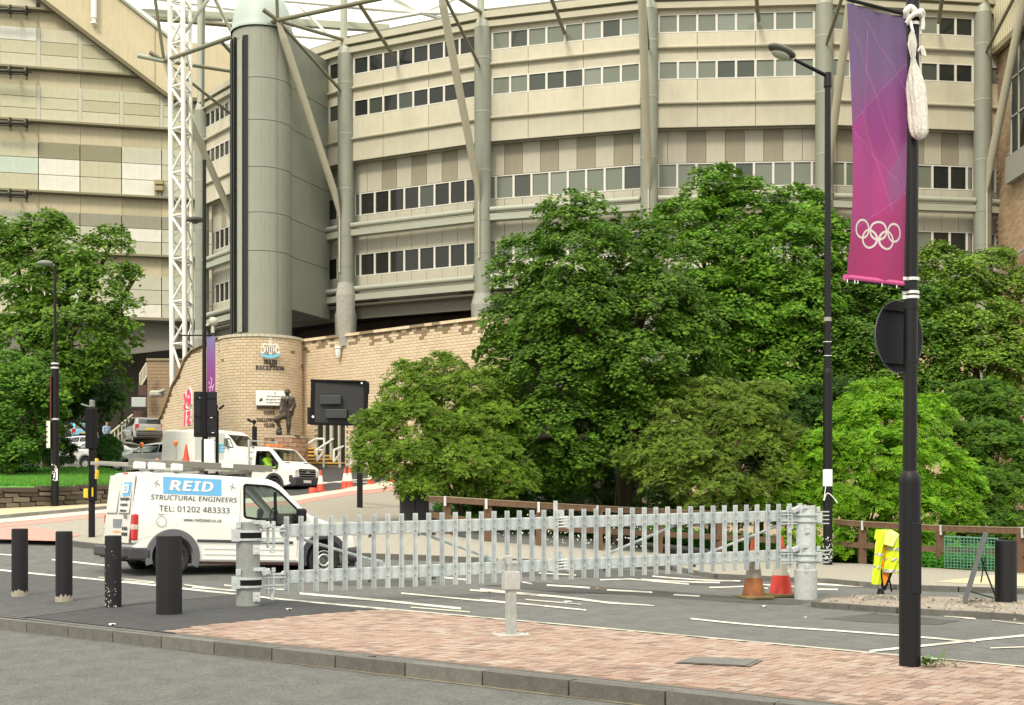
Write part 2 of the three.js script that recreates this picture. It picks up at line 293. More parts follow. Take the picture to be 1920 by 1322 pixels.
// ------------------------------------------------------------------ the near island: tarmac patch and block paving
const inPoly = (p, x, y) => { let c = false; for (let i = 0, j = p.length - 1; i < p.length; j = i++) if ((p[i][1] > y) !== (p[j][1] > y) && x < (p[j][0] - p[i][0]) * (y - p[i][1]) / (p[j][1] - p[i][1]) + p[i][0]) c = !c; return c; };
const seam = px([[283, 1190], [400, 1171], [520, 1160], [600, 1151], [721, 1143]]);
const island = [...seam, ...px([[1000, 1169], [1300, 1196], [1600, 1224], [1920, 1253], [2050, 1265]]), kw(17, 0.137), kw(ka(...seam[0]) + 0.35, 0.137)];
const tarmac = struct('tarmac');
drape('surface', [...px([[-40, 1066], [0, 1070], [220, 1092], [445, 1116]]), ...px([[45, 1159]]), kw(-8.5, 0.137), kw(-8.5, 1.4)], 0.004, M.tarmacOld, tarmac);
drape('surface', [...px([[445, 1116], [721, 1143]]), ...seam.slice(0, -1).reverse(), kw(ka(...seam[0]) + 0.3, 0.137), kw(ka(...gp(45, 1159)), 0.137), ...px([[180, 1140]])], 0.008, M.tarmac, tarmac);
drape('seam', px([[44, 1160], [180, 1141.5], [445, 1117], [445, 1115], [180, 1139], [44, 1157.5]]), 0.012, M.tarmacOld, tarmac);

const pave = struct('pavement');
drape('bed', island, 0.003, mat(0.2, 0.15, 0.115, 1, { map: T.stone }), pave, 1);
{
  const geoP = new THREE.BoxGeometry(0.192, 0.03, 0.092), cs = Math.SQRT1_2, list = [], r = rng(5);
  const ca = 7, cb = 1.5;
  for (let k = -90; k < 90; k++) for (let m = -26; m < 26; m++) for (const vert of [0, 1]) {
    const X = (k + 4 * m + (vert ? 0.5 : 1)) * 0.1, Y = (k + (vert ? 2 : 0.5)) * 0.1;
    const a = ca + X, b = cb + Y;
    if (b < 0.2 || b > 9 || a < -6 || a > 16) continue;
    const [x, d] = kw(a, b); if (!inPoly(island, x, d)) continue;
    const y = G(x, d), u = 960 + x / d * F, v = HV - (y - CY) / d * F, seen = u > -10 && u < 1930 && v < 1330;
    list.push({ x, d, y: y - 0.008 + (r() - 0.5) * 0.005, a: Math.atan2(KD[1], KD[0]) + (vert ? Math.PI / 2 : 0), seen, near: Math.hypot(x, d), rx: (r() - 0.5) * 0.02, rz: (r() - 0.5) * 0.02, t: r() });
  }
  list.sort((p, q) => (q.seen - p.seen) || (p.near - q.near));
  const place = (o, p) => { o.position.set(p.x, p.y, -p.d); o.rotation.set(p.rx, p.a, p.rz, 'YXZ'); };
  for (const p of list.slice(0, 300)) { const m = put('paver', geoP, paverM[Math.floor(p.t * paverM.length)], pave); place(m, p); }
  const rest = list.slice(300), im = new THREE.InstancedMesh(geoP, mat(1, 1, 1, 0.9, { map: T.stone }), rest.length), o = new THREE.Object3D();
  rest.forEach((p, i) => { place(o, p); o.updateMatrix(); im.setMatrixAt(i, o.matrix); im.setColorAt(i, paverM[Math.floor(p.t * paverM.length)].color); });
  im.name = 'pavers'; im.userData.kind = 'stuff'; im.castShadow = im.receiveShadow = true; pave.add(im);
}
{ // manhole cover let into the block paving
  const t = thing('manhole_cover', 'grey metal manhole cover let into the pink block paving', 'manhole cover');
  const q = px([[1262, 1246], [1300, 1235], [1432, 1240], [1405, 1253]]), c = q.reduce((s, p) => [s[0] + p[0] / 4, s[1] + p[1] / 4], [0, 0]);
  drape('frame', q, 0.016, mat(0.2, 0.17, 0.15, 0.9, { map: T.stone }), t, 2);
  drape('lid', q.map(p => [lerp(c[0], p[0], 0.9), lerp(c[1], p[1], 0.9)]), 0.021, mat(0.16, 0.15, 0.15, 0.7, { map: T.stone }), t, 2);
}

// ------------------------------------------------------------------ footways, far kerbs, far island
const foot = struct('footway');
const footFront = [[190, 1020], [640, 1036], [776, 1040], [940, 1047], [1100, 1053], [1261, 1060], [1347, 1076], [1560, 1085], [1682, 1096], [1920, 1103], [2060, 1108]];
const footPts = px([[-30, 1011], [140, 1015], ...footFront, [2060, 1086], [1920, 1074], [1764, 1065], [1617, 1057], [1480, 1051], [1350, 1044], [1235, 1037], [1122, 1031], [1013, 1023], [915, 1015], [850, 1005], [806, 985], [790, 925], [762, 900], [660, 917], [560, 932], [400, 940], [190, 958], [-30, 980]], 0.1);
drape('surface', footPts, 0.1, M.paving, foot, 0.8, G);
drape('tactile_paving', px([[-30, 992], [60, 984], [190, 970], [400, 955], [560, 946], [660, 928], [762, 911], [770, 905], [660, 921], [560, 939], [400, 948], [190, 963], [60, 976], [-30, 985]], 0.1), 0.105, M.pink, foot, 0.8, G);
drape('tactile_paving', px([[-30, 991], [60, 988], [110, 997], [150, 1004], [105, 1015], [60, 1014], [-30, 1010]], 0.1), 0.109, M.pink, foot, 0.8, G);
drape('edging', px([[-30, 984], [60, 976], [190, 963], [400, 948], [560, 939], [660, 921], [770, 904], [762, 898], [660, 914], [560, 930], [400, 939], [190, 957], [-30, 978]], 0.1), 0.112, M.cream, foot, 0.8, G);
drape('tactile_paving', px([[1752, 1091], [1864, 1078], [1960, 1078], [1960, 1102], [1900, 1099]], 0.1), 0.105, M.pavingSand, foot, 0.8, G);
const footKerb = struct('kerb');
kerbRun(footKerb, px([[140, 1014], ...footFront], 0.1), 0.105, 0.915, 0.13, kerbMs);
kerbRun(footKerb, px([[800, 891], [660, 914], [560, 930], [400, 939], [190, 957], [-30, 978]], 0.1).reverse(), 0.115, 0.915, 0.13, kerbPaleMs, 0, -1);
// strip of footway against the stone wall
drape('surface', px([[-30, 968], [190, 949], [300, 940], [300, 930], [190, 940], [-30, 951]], 0.1), 0.1, M.pavingSand, foot, 0.8, G);
kerbRun(footKerb, px([[-30, 968], [190, 949], [300, 940]], 0.1), 0.105, 0.915, 0.13, kerbPaleMs);
const farRoad = struct('road');
drape('surface', px([[-30, 977], [190, 956], [400, 938], [560, 929], [660, 913], [765, 896], [900, 876], [760, 868], [540, 866], [330, 900], [190, 951], [-30, 970]]), 0.004, M.roadDark, farRoad, 0.9, G);

const isle = struct('traffic_island');
const islePts = px([[1536, 1129], [1600, 1133], [1690, 1139], [1800, 1145], [1920, 1152], [2060, 1160], [2060, 1130], [1920, 1124], [1690, 1116], [1605, 1116], [1548, 1122]], 0.085);
drape('surface', islePts, 0.085, mat(0.34, 0.29, 0.245, 0.95, { map: T.patch, bumpMap: T.fine, bumpScale: 0.01 }), isle, 0.6, G);
const isleKerb = struct('kerb');
kerbRun(isleKerb, [islePts[10], ...islePts.slice(0, 6)], 0.09, 0.75, 0.13, kerbMs);
kerbRun(isleKerb, islePts.slice(6, 11), 0.09, 0.75, 0.13, kerbMs, 0, 1);
{ // broken mortar and grit on the island
  const r = rng(31), im = new THREE.InstancedMesh(new THREE.DodecahedronGeometry(1, 0), mat(0.32, 0.285, 0.24, 0.95), 420), o = new THREE.Object3D(); let n = 0;
  const c = new THREE.Color();
  while (n < 420) { const u = 1500 + r() * 440, v = 1112 + r() * 48, [x, d] = gp(u, v, 0.085); if (!inPoly(islePts, x, d)) { if (r() > 0.05) continue; } const on = inPoly(islePts, x, d); o.position.set(x, G(x, d) + (on ? 0.088 : 0.004), -d); o.rotation.set(r() * 3, r() * 6, r() * 3); const s = 0.008 + 0.022 * r() * r(); o.scale.set(s * (1 + r()), s * 0.6, s * (1 + r())); o.updateMatrix(); im.setMatrixAt(n, o.matrix); const k = 0.4 + 0.9 * r(); im.setColorAt(n, c.setRGB(k, k * 0.97, k * 0.92)); n++; }
  im.name = 'rubble'; im.castShadow = im.receiveShadow = true; tag(im, 'pale grit and broken mortar scattered over the far traffic island', 'rubble', null, 'stuff'); scene.add(im);
}

// ------------------------------------------------------------------ road markings and repairs
const marks = struct('road_markings');
function mark(pts, t, m = M.paint, lift = 0.008) { const a = [], b = []; pts.forEach(([u, v, w], i) => { const h = (w ?? t) * 0.42; a.push(gp(u, v - h)); b.push(gp(u, v + h)); }); drape('line', [...a, ...b.reverse()], lift, m, marks, 0.8); }
for (const [p, t, m] of [
  [[[-20, 1067], [0, 1069.5], [220, 1091], [445, 1115], [721, 1142.5]], 3.4], [[[721, 1142], [1000, 1167], [1300, 1194], [1600, 1222], [1920, 1251], [1990, 1257]], 2.2, M.paintWorn],
  [[[562, 1113.5], [720, 1127], [864, 1142]], 4.6], [[[770, 1139.5], [881, 1148.5]], 2.4, M.paintWorn], [[[752, 1113], [948, 1131]], 3], [[[881, 1107], [948, 1112], [1020, 1118]], 3.6], [[[832, 1083.5], [878, 1088]], 3.4],
  [[[-10, 1039.5], [22, 1041.5]], 2.6], [[[97, 1050], [199, 1061]], 3], [[[-10, 1009], [17, 1011.5]], 2.4], [[[75, 1016], [92, 1017]], 2.2],
  [[[185, 1083], [289, 1092]], 2, M.paintWorn], [[[230, 1090], [330, 1097]], 2, M.paintWorn], [[[345, 1097], [434, 1108]], 2.4], [[[360, 1102], [470, 1110]], 2.4], [[[420, 1098], [540, 1107]], 2.6], [[[352, 1106], [400, 1111]], 2],
  [[[900, 1106], [1040, 1119], [1140, 1131, 4], [1227, 1136.5, 1.4]], 4.4], [[[900, 1125], [1099, 1145]], 2.8], [[[985, 1125], [1090, 1134]], 2.4, M.paintWorn],
  [[[1025, 1098], [1106, 1103]], 3.2], [[[1138, 1107], [1223, 1111.5]], 3.2], [[[1263, 1116], [1312, 1118.5]], 2.6], [[[979, 1092], [998, 1095.5]], 2.4],
  [[[1125, 1088], [1183, 1086.5], [1292, 1096]], 2.6], [[[1223, 1081], [1388, 1090]], 2.6], [[[1202, 1087], [1350, 1093]], 3], [[[1330, 1102], [1398, 1100], [1440, 1104]], 2.6], [[[1400, 1095], [1500, 1101]], 2.4], [[[1519, 1095], [1634, 1100.5]], 4], [[[1529, 1105.5], [1571, 1106]], 3.2],
  [[[1295, 1161], [1560, 1183], [1690, 1193], [1829, 1205]], 3.2], [[[1630, 1222.5], [1780, 1207], [1920, 1193], [1990, 1186]], 4.6], [[[1857, 1216.5], [1960, 1213]], 2.4, M.paintWorn], [[[1770, 1156], [1829, 1161]], 2.8], [[[1728, 1151.5], [1768, 1155]], 2], [[[1860, 1164], [1920, 1171]], 2, M.paintWorn],
  [[[560, 911], [690, 898]], 2], [[[590, 905], [690, 904.5]], 1.4], [[[1010, 1075], [1080, 1079]], 2],
]) mark(p, t, m);
const worn = struct('road_patch');
for (const q of [[[930, 1072], [1060, 1066], [1240, 1074], [1420, 1092], [1440, 1100], [1320, 1098], [1120, 1083], [960, 1081]], [[905, 1098], [1000, 1092], [1130, 1101], [1290, 1112], [1440, 1122], [1520, 1128], [1500, 1134], [1330, 1126], [1200, 1117], [1060, 1112]], [[560, 1086], [700, 1082], [820, 1092], [780, 1099], [640, 1098]], [[1540, 1160], [1640, 1150], [1800, 1164], [1760, 1172], [1640, 1168]]]) drape('surface', px(q), 0.004, M.roadWorn, worn, 0.8);

// ------------------------------------------------------------------ grass bank behind a low stone wall on the left
const wallA = gp(-60, 955, 0.1), wallB = gp(330, 938, 0.1);
const wDir = [wallB[0] - wallA[0], wallB[1] - wallA[1]], wLen = Math.hypot(...wDir); wDir[0] /= wLen; wDir[1] /= wLen;
{
  const t = thing('stone_wall', 'low weathered stone retaining wall below the grass bank', 'wall', [0, 0, 0]);
  const ang = Math.atan2(wDir[1], wDir[0]), r = rng(12), geo = [0, 1, 2].map(i => { const g = new RoundedBoxGeometry(1, 1, 1, 1, 0.09); const p = g.attributes.position, rr = rng(i + 3); for (let k = 0; k < p.count; k++) p.setXYZ(k, p.getX(k) * (1 + 0.02 * Math.sin(7 * p.getY(k) + i)), p.getY(k) * (1 + 0.05 * Math.sin(5 * p.getX(k) + i * 2)), p.getZ(k)); return g; });
  const ms = [[0.13, 0.105, 0.075], [0.18, 0.145, 0.1], [0.23, 0.185, 0.13], [0.28, 0.235, 0.175], [0.12, 0.098, 0.07]].map(c => mat(...c, 0.95, { map: T.stone, bumpMap: T.fine, bumpScale: 0.015 }));
  const rows = [[0.0, 0.13, 0.3, 0.55], [0.135, 0.15, 0.35, 0.7], [0.29, 0.12, 0.4, 0.8], [0.415, 0.16, 0.9, 1.5]];
  rows.forEach(([y, h, l0, l1], row) => { let s = -r() * 0.4; while (s < wLen) { const l = l0 + (l1 - l0) * r(), c = s + l / 2, x = wallA[0] + wDir[0] * c, d = wallA[1] + wDir[1] * c; const m = put('stone', geo[Math.floor(r() * 3)], row === 3 ? ms[r() < 0.6 ? 0 : 4] : ms[Math.floor(r() * 5)], t); m.position.set(x, G(x, d) + 0.1 + y + h / 2, -d - (row === 3 ? -0.03 : r() * 0.03)); m.rotation.y = ang; m.scale.set(l - 0.014, h - 0.008, 0.4); s += l; } });
  const b = new MB(); const mid = (f) => { const x = wallA[0] + wDir[0] * f * wLen, d = wallA[1] + wDir[1] * f * wLen; return V(x, G(x, d) + 0.34, d + 0.06); }; for (let i = 0; i < 8; i++) b.beam(mid(i / 8), mid((i + 1) / 8), 0.3, 0.56); b.build('core', mat(0.05, 0.042, 0.035, 1), t);
}
const grassH = (x, d) => G(x, d) + 0.62;
const grassPts = [[wallA[0] - 2, wallA[1] + 0.15], [wallA[0], wallA[1] + 0.15], [wallB[0], wallB[1] + 0.15], [-14.2, 48], [-15.6, 53], [-18, 56], [-26, 58], [-36, 58], [-36, 42]];
tag(drape('lawn', grassPts, 0, M.grass, scene, 0.8, grassH), null, null, null, 'structure');
{
  const blade = (() => { const g = new THREE.BufferGeometry(), p = []; for (let k = 0; k < 4; k++) { const a = k * 1.7 + 0.4, c = Math.cos(a), s = Math.sin(a), w = 0.012, l = 0.03; p.push(-s * w, 0, c * w, s * w, 0, -c * w, c * l, 0.075 + 0.012 * k, s * l); } g.setAttribute('position', new THREE.BufferAttribute(new Float32Array(p), 3)); g.computeVertexNormals(); return g; })();
  const r = rng(8), N = 26000, im = new THREE.InstancedMesh(blade, phys(0.5, 0.5, 0.5, 0.9, { transmission: 0.3, thickness: 0 }), N), o = new THREE.Object3D(), c = new THREE.Color(); let n = 0;
  while (n < N) { const x = -30 + r() * 18, d = 39 + 17 * r(); if (!inPoly(grassPts, x, d)) continue; o.position.set(x, grassH(x, d) - 0.005, -d); o.rotation.set((r() - 0.5) * 0.5, r() * 6.3, (r() - 0.5) * 0.5); o.scale.setScalar(0.8 + r() * 0.9); o.updateMatrix(); im.setMatrixAt(n, o.matrix); const k = 0.7 + 0.6 * r(); im.setColorAt(n++, c.setRGB(0.2 * k * (0.8 + 0.6 * r()), 0.62 * k, 0.045 * k)); }
  im.name = 'grass'; im.castShadow = im.receiveShadow = true; tag(im, 'short mown green grass on the bank above the stone wall', 'grass', null, 'stuff'); scene.add(im);
}

// ------------------------------------------------------------------ the main stand: a faceted curved facade between round columns
const NODE = [[-19.6, 80.9], [-15.9, 76.2], [-9.2, 70.8], [-1.53, 66.9], [6.9, 64.4], [15.56, 63.8], [23.86, 64.9], [31.9, 67.7]];
const stadium = thing('stadium', 'cream curved stadium stand with bands of windows between grey round columns', 'stadium');
{
  const unit = new THREE.BoxGeometry(1, 1, 1);
  const frameGeo = h => { const b = new MB(), w = 0.955, f = 0.055; b.box(w, f, 0.1, 0, h / 2 - f / 2, 0); b.box(w, f, 0.12, 0, -h / 2 + f / 2, 0.01); for (const s of [-1, 1]) b.box(f, h - 2 * f, 0.1, s * (w / 2 - f / 2), 0, 0); return b.geo(); };
  const fg = { 0.95: frameGeo(0.95), 1.25: frameGeo(1.25) };
  const fgHalf = {}; for (const h of [0.95, 1.25]) { const b = new MB(), w = 0.4775, f = 0.055; b.box(w, f, 0.1, 0, h / 2 - f / 2, 0); b.box(w, f, 0.12, 0, -h / 2 + f / 2, 0.01); for (const s of [-1, 1]) b.box(f, h - 2 * f, 0.1, s * (w / 2 - f / 2), 0, 0); fgHalf[h] = b.geo(); }
  const r = rng(42);
  for (let i = 0; i + 1 < NODE.length; i++) {
    const [x0, d0] = NODE[i], [x1, d1] = NODE[i + 1], L = Math.hypot(x1 - x0, d1 - d0), tx = (x1 - x0) / L, td = (d1 - d0) / L, ang = Math.atan2(td, tx), p = L / 9;
    const put3 = (name, geo, m, s, y, off, sc, parent = stadium) => { const o = put(name, geo, m, parent); o.position.set(x0 + tx * s + td * off, y, -(d0 + td * s - tx * off)); o.rotation.y = ang; if (sc) o.scale.set(...sc); return o; };
    // off > 0 lies towards the camera: outward normal in plan is (td, -tx)
    const up = -0.12, low = -0.75;
    put3('backing', unit, M.joint, L / 2, 24.1, up - 0.16, [L + 0.3, 7.0, 0.2]);
    put3('backing', unit, M.joint, L / 2, 16.3, low - 0.16, [L + 0.6, 8.6, 0.2]);
    put3('soffit', unit, M.facadeLow, L / 2, 20.64, up - 0.5, [L + 0.2, 0.06, 0.95]);
    // cornice
    put3('cornice', unit, M.cornice, L / 2, 27.12, up + 0.12, [L, 0.34, 0.62]);
    put3('cornice', unit, M.steelDark, L / 2, 26.88, up + 0.06, [L, 0.12, 0.36]);
    put3('cornice', unit, M.cornice, L / 2, 26.67, up + 0.1, [L, 0.3, 0.4]);
    const row = (y0, y1, off, n, mats, th = 0.08) => { for (let k = 0; k < n; k++) { const w = L / n; put3('wall_panel', unit, mats(k), w * (k + 0.5), (y0 + y1) / 2, off, [w - 0.022, y1 - y0 - 0.014, th]); } };
    const edges3 = [0, 2.5, 5.5, 9];
    const row3 = (y0, y1, off, m) => { for (let k = 0; k < 3; k++) { const a = edges3[k] * p, b = edges3[k + 1] * p; put3('wall_panel', unit, r() < 0.5 ? m : M.facadeB, (a + b) / 2, (y0 + y1) / 2, off, [b - a - 0.025, y1 - y0 - 0.014, 0.08]); } };
    row3(26.3, 26.52, up, M.facade); row3(24.66, 25.35, up, M.facade); row3(23.95, 24.58, up - 0.03, M.facade); row3(21.86, 23.0, up, M.facade); row3(20.6, 21.74, up, M.facade);
    row(18.97, 20.6, low, 9, k => (k % 2 === (i % 2 ? 1 : 0)) && k > 0 && k < 8 ? M.louvre : M.facadeLow); row(17.02, 17.7, low, 9, () => M.facadeLow); row(15.57, 16.5, low, 9, () => M.facadeLow); row(13.62, 14.35, low, 9, () => M.facadeLow);
    // pipes and beams
    for (const [y, rad, off] of [[24.6, 0.085, 0.02], [21.8, 0.085, 0.02], [17.0, 0.15, 0.1], [13.5, 0.15, 0.1]]) { const g = new THREE.CylinderGeometry(rad, rad, L - 0.9, 12); g.rotateZ(Math.PI / 2); put3('pipe', clean(g), y > 20 ? M.cornice : M.sagePale, L / 2, y, off); }
    for (const y of [16.62, 13.04]) put3('beam', unit, M.sagePale, L / 2, y, -0.1, [L - 0.8, 0.34, 0.42]);
    put3('soffit', unit, M.facadeLow, L / 2, 12.72, low - 0.1, [L + 0.3, 0.1, 1.0]);
    // windows: half, eight whole, half
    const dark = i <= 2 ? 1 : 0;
    for (const [y, h, off] of [[25.825, 0.95, up - 0.02], [23.475, 0.95, up - 0.02], [18.335, 1.25, low - 0.02], [14.96, 1.25, low - 0.02]]) {
      for (let k = 0; k < 10; k++) {
        const half = k === 0 || k === 9, s = k === 0 ? p * 0.25 : k === 9 ? L - p * 0.25 : k * p;
        const w = put3('window', (half ? fgHalf : fg)[h], M.frame, s, y, off, [p / 0.955, 1, 1]);
        const gm = dark ? (r() < 0.75 ? M.glassDark : M.glassMid) : i === 5 && k >= 7 ? M.glassDark : k === 0 && y < 25 ? M.glassDark : r() < 0.55 ? M.glassSkyTint : r() < 0.6 ? M.glassSkyTint2 : M.glassMid;  // bays right of the dark ones get their sky reflection as pane colour
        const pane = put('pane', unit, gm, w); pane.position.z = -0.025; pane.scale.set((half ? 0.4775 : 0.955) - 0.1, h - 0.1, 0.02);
      }
    }
    // concourse behind the open ground level
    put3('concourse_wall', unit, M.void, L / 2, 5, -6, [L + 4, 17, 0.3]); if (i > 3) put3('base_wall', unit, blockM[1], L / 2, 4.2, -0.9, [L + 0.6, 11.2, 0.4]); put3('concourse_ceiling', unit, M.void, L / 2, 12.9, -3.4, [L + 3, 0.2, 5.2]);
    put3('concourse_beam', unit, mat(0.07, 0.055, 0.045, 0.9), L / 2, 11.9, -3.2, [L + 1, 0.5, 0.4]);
  }
  // columns with their masts and raking struts
  const ringN = [];
  NODE.forEach(([x, d], i) => {
    const a = NODE[Math.max(0, i - 1)], b = NODE[Math.min(NODE.length - 1, i + 1)], L = Math.hypot(b[0] - a[0], b[1] - a[1]); let nx = (b[1] - a[1]) / L, nd = -(b[0] - a[0]) / L; if (i === 6) { nx = 0.05; nd = -0.999; } // outward
    const P = (o, y, side = 0) => V(x + nx * o - nd * side, y, d + nd * o + nx * side);
    const col = new MB(), cx = x, cd = d;
    const joints = [12.6, 14.7, 16.4, 19.05, 22.1, 24.9, 26.5]; 
    for (let k = 0; k + 1 < joints.length; k++) col.cyl(0.44, 0.44, joints[k + 1] - joints[k] - 0.03, cx, (joints[k] + joints[k + 1]) / 2, -cd, 20);
    col.cyl(0.425, 0.425, 13.9, cx, 19.5, -cd, 20);
    const c = col.build('column', M.sage, stadium);
    const cap = new MB(); cap.cyl(0.44, 0.4, 0.25, cx, 26.62, -cd, 20).cyl(0.4, 0.2, 0.55, cx, 27.02, -cd, 20).cyl(0.2, 0.19, 14, cx - 0.1, 34, -cd, 14); for (const y of [24.9, 22.1, 19.05]) cap.cyl(0.452, 0.452, 0.07, cx, y, -cd, 20); cap.build('mast', M.sagePale, stadium);
    const sl = new MB(); sl.cyl(0.62, 0.46, 0.6, cx, 12.35, -cd, 8).cyl(0.58, 0.62, 1.1, cx, 11.5, -cd, 8).cyl(0.4, 0.58, 1.3, cx, 10.3, -cd, 8); if (i > 2) sl.cyl(0.4, 0.4, 5, cx, 7.2, -cd, 8); sl.build('column_base', M.concrete, stadium);
    const N = P(5.4, 26.7); if (i > 0) ringN.push(N);
    if (i === 0) return; const st = new MB(); st.bar(P(0.5, 17.4), P(0.95, 18.7), 0.07, 0.2, 10).bar(P(0.95, 18.7), P(4.95, 25.9), 0.2, 0.2, 12).bar(P(4.95, 25.9), N, 0.2, 0.09, 10); st.cyl(0.05, 0.05, 3.2, P(0.52, 16).x, 16, P(0.52, 16).z, 8);
    st.build('strut', M.cornice, stadium);
    const th = new MB(); th.bar(P(0.42, 24.4), P(0.9, 24.65), 0.05, 0.1).bar(P(0.9, 24.65), N, 0.085, 0.085).bar(P(0.1, 27.3), N, 0.1, 0.1).bar(N, P(7, 31.5, 1.2), 0.09).bar(N, P(6.1, 27.1, -0.35), 0.1, 0.13); th.build('tie_rod', M.steelDark, stadium);
  });
  for (let i = 0; i + 1 < ringN.length; i++) { const b = new MB(), q = ringN[i], w = ringN[i + 1]; b.bar(q, w, 0.12, 0.12, 10); const m = q.clone().lerp(w, 0.52); b.bar(m, m.clone().add(new THREE.Vector3(1.3, -0.9, -5.2)), 0.1); b.build('ring_rod', M.steelDark, stadium); }
  const up = new MB(); up.bar(ringN[0], at(398, -12, 73), 0.1).bar(at(398, -12, 73), at(433, 58, 74), 0.1).bar(at(382, -20, 74), at(380, 200, 78), 0.1); up.bar(ringN[0].clone(), ringN[0].clone().add(new THREE.Vector3(-1.4, 0.2, 0.3)), 0.13); up.build('tie_rod', M.sagePale, stadium);

  // stair tower: a round front with a flat cheek running back to the facade
  const C = [-13.25, 67.9], rr = 1.55, w = [[-10.25, 71.9], [-15.9, 74.2]];
  const prof = (r0, extra) => { const s = []; for (let k = 0; k <= 20; k++) { const a = Math.PI * 1.02 + (k / 20) * Math.PI * 1.02; s.push([C[0] + Math.cos(a) * r0, -(C[1] + Math.sin(a) * r0)]); } return [...s, ...extra]; };
  const levels = [10.3, 12.02, 14.82, 16.82, 19.18, 21.62, 23.82, 26.5];
  for (let k = 0; k + 1 < levels.length; k++) {
    const body = k === 0 ? [] : [[w[0][0], -w[0][1]], [w[1][0], -w[1][1]]];
    const sh = poly(prof(rr, body).map(([x, z]) => [x, -z]));     // shape in (x, d)
    const g = new THREE.ExtrudeGeometry(sh, { depth: levels[k + 1] - levels[k] - (k === 0 ? 0 : 0.035), bevelEnabled: false, curveSegments: 6 }); g.rotateX(-Math.PI / 2);
    put('tower_cladding', clean(g), M.sage, stadium).position.y = levels[k];
  }
  { const sh = poly(prof(rr - 0.03, [[w[0][0] - 0.05, -w[0][1]], [w[1][0], -w[1][1]]]).map(([x, z]) => [x, -z])); const g = new THREE.ExtrudeGeometry(sh, { depth: 14.4, bevelEnabled: false }); g.rotateX(-Math.PI / 2); put('tower_core', clean(g), M.joint, stadium).position.y = 12.05; }
  const seamB = new MB(); { const a = -0.28 * Math.PI; const x = C[0] + Math.cos(a) * (rr + 0.004), d = C[1] + Math.sin(a) * (rr + 0.004); seamB.cyl(0.02, 0.02, 16, x, 18.4, -d, 6); } seamB.build('tower_joint', M.joint, stadium);
  const strip = new MB(), strip2 = new MB(); for (const [a0, a1, b] of [[1.08, 1.27, strip], [1.345, 1.405, strip]]) for (let k = 0; k < 3; k++) { const a = Math.PI * lerp(a0, a1, (k + 0.5) / 3); b.box((a1 - a0) * Math.PI * rr / 3 + 0.03, 15.4, 0.06, C[0] + Math.cos(a) * (rr + 0.02), 18.3, -(C[1] + Math.sin(a) * (rr + 0.02)), -a - Math.PI / 2); }
  strip.build('tower_window', M.glassDark, stadium);
  for (const a of [1.285, 1.31, 1.33]) { const q = Math.PI * a; strip2.cyl(0.05, 0.05, 15.2, C[0] + Math.cos(q) * (rr + 0.05), 18.2, -(C[1] + Math.sin(q) * (rr + 0.05)), 8); } strip2.build('tower_mullion', M.sagePale, stadium);
  const dome = new MB(); dome.lathe([[rr + 0.1, 0], [rr + 0.12, 0.12], [rr + 0.05, 0.2], [rr + 0.02, 0.5], [rr - 0.1, 1.2], [rr - 0.4, 1.9], [rr - 0.9, 2.4], [0.001, 2.7]], C[0], 26.5, -C[1], 32); dome.build('tower_dome', M.mint, stadium);
}

// ------------------------------------------------------------------ split-faced block wall: round drum, straight right arm, sweeping left arm
const bwall = thing('block_wall', 'tan block wall with round drum entrance and sweeping top', 'wall');
const DC = [-12.57, 64.2], DR = 2.06, WT = 9.85;
const rightA = [-10.56, 64.4], rDir = [0.765, -0.644], leftA = [-14.6, 64.0], lDir = [-0.57, 0.8216];
function onPlane(u, v, P, t) { const k = (u - 960) / F, s = (k * P[1] - P[0]) / (t[0] - k * t[1]), d = P[1] + t[1] * s; return [s, CY + (HV - v) / F * d]; } // (distance along, height)
const sweep = [[413, 632], [385, 646], [362, 657], [350, 672], [338, 702], [326, 722], [316, 752], [306, 778], [296, 796], [283, 806], [262, 815], [235, 826]].map(([u, v]) => onPlane(u, v, leftA, lDir));
const sweepTop = s => { for (let i = 0; i + 1 < sweep.length; i++) if (s <= sweep[i + 1][0]) return lerp(sweep[i][1], sweep[i + 1][1], Math.max(0, (s - sweep[i][0]) / (sweep[i + 1][0] - sweep[i][0]))); return 0; };
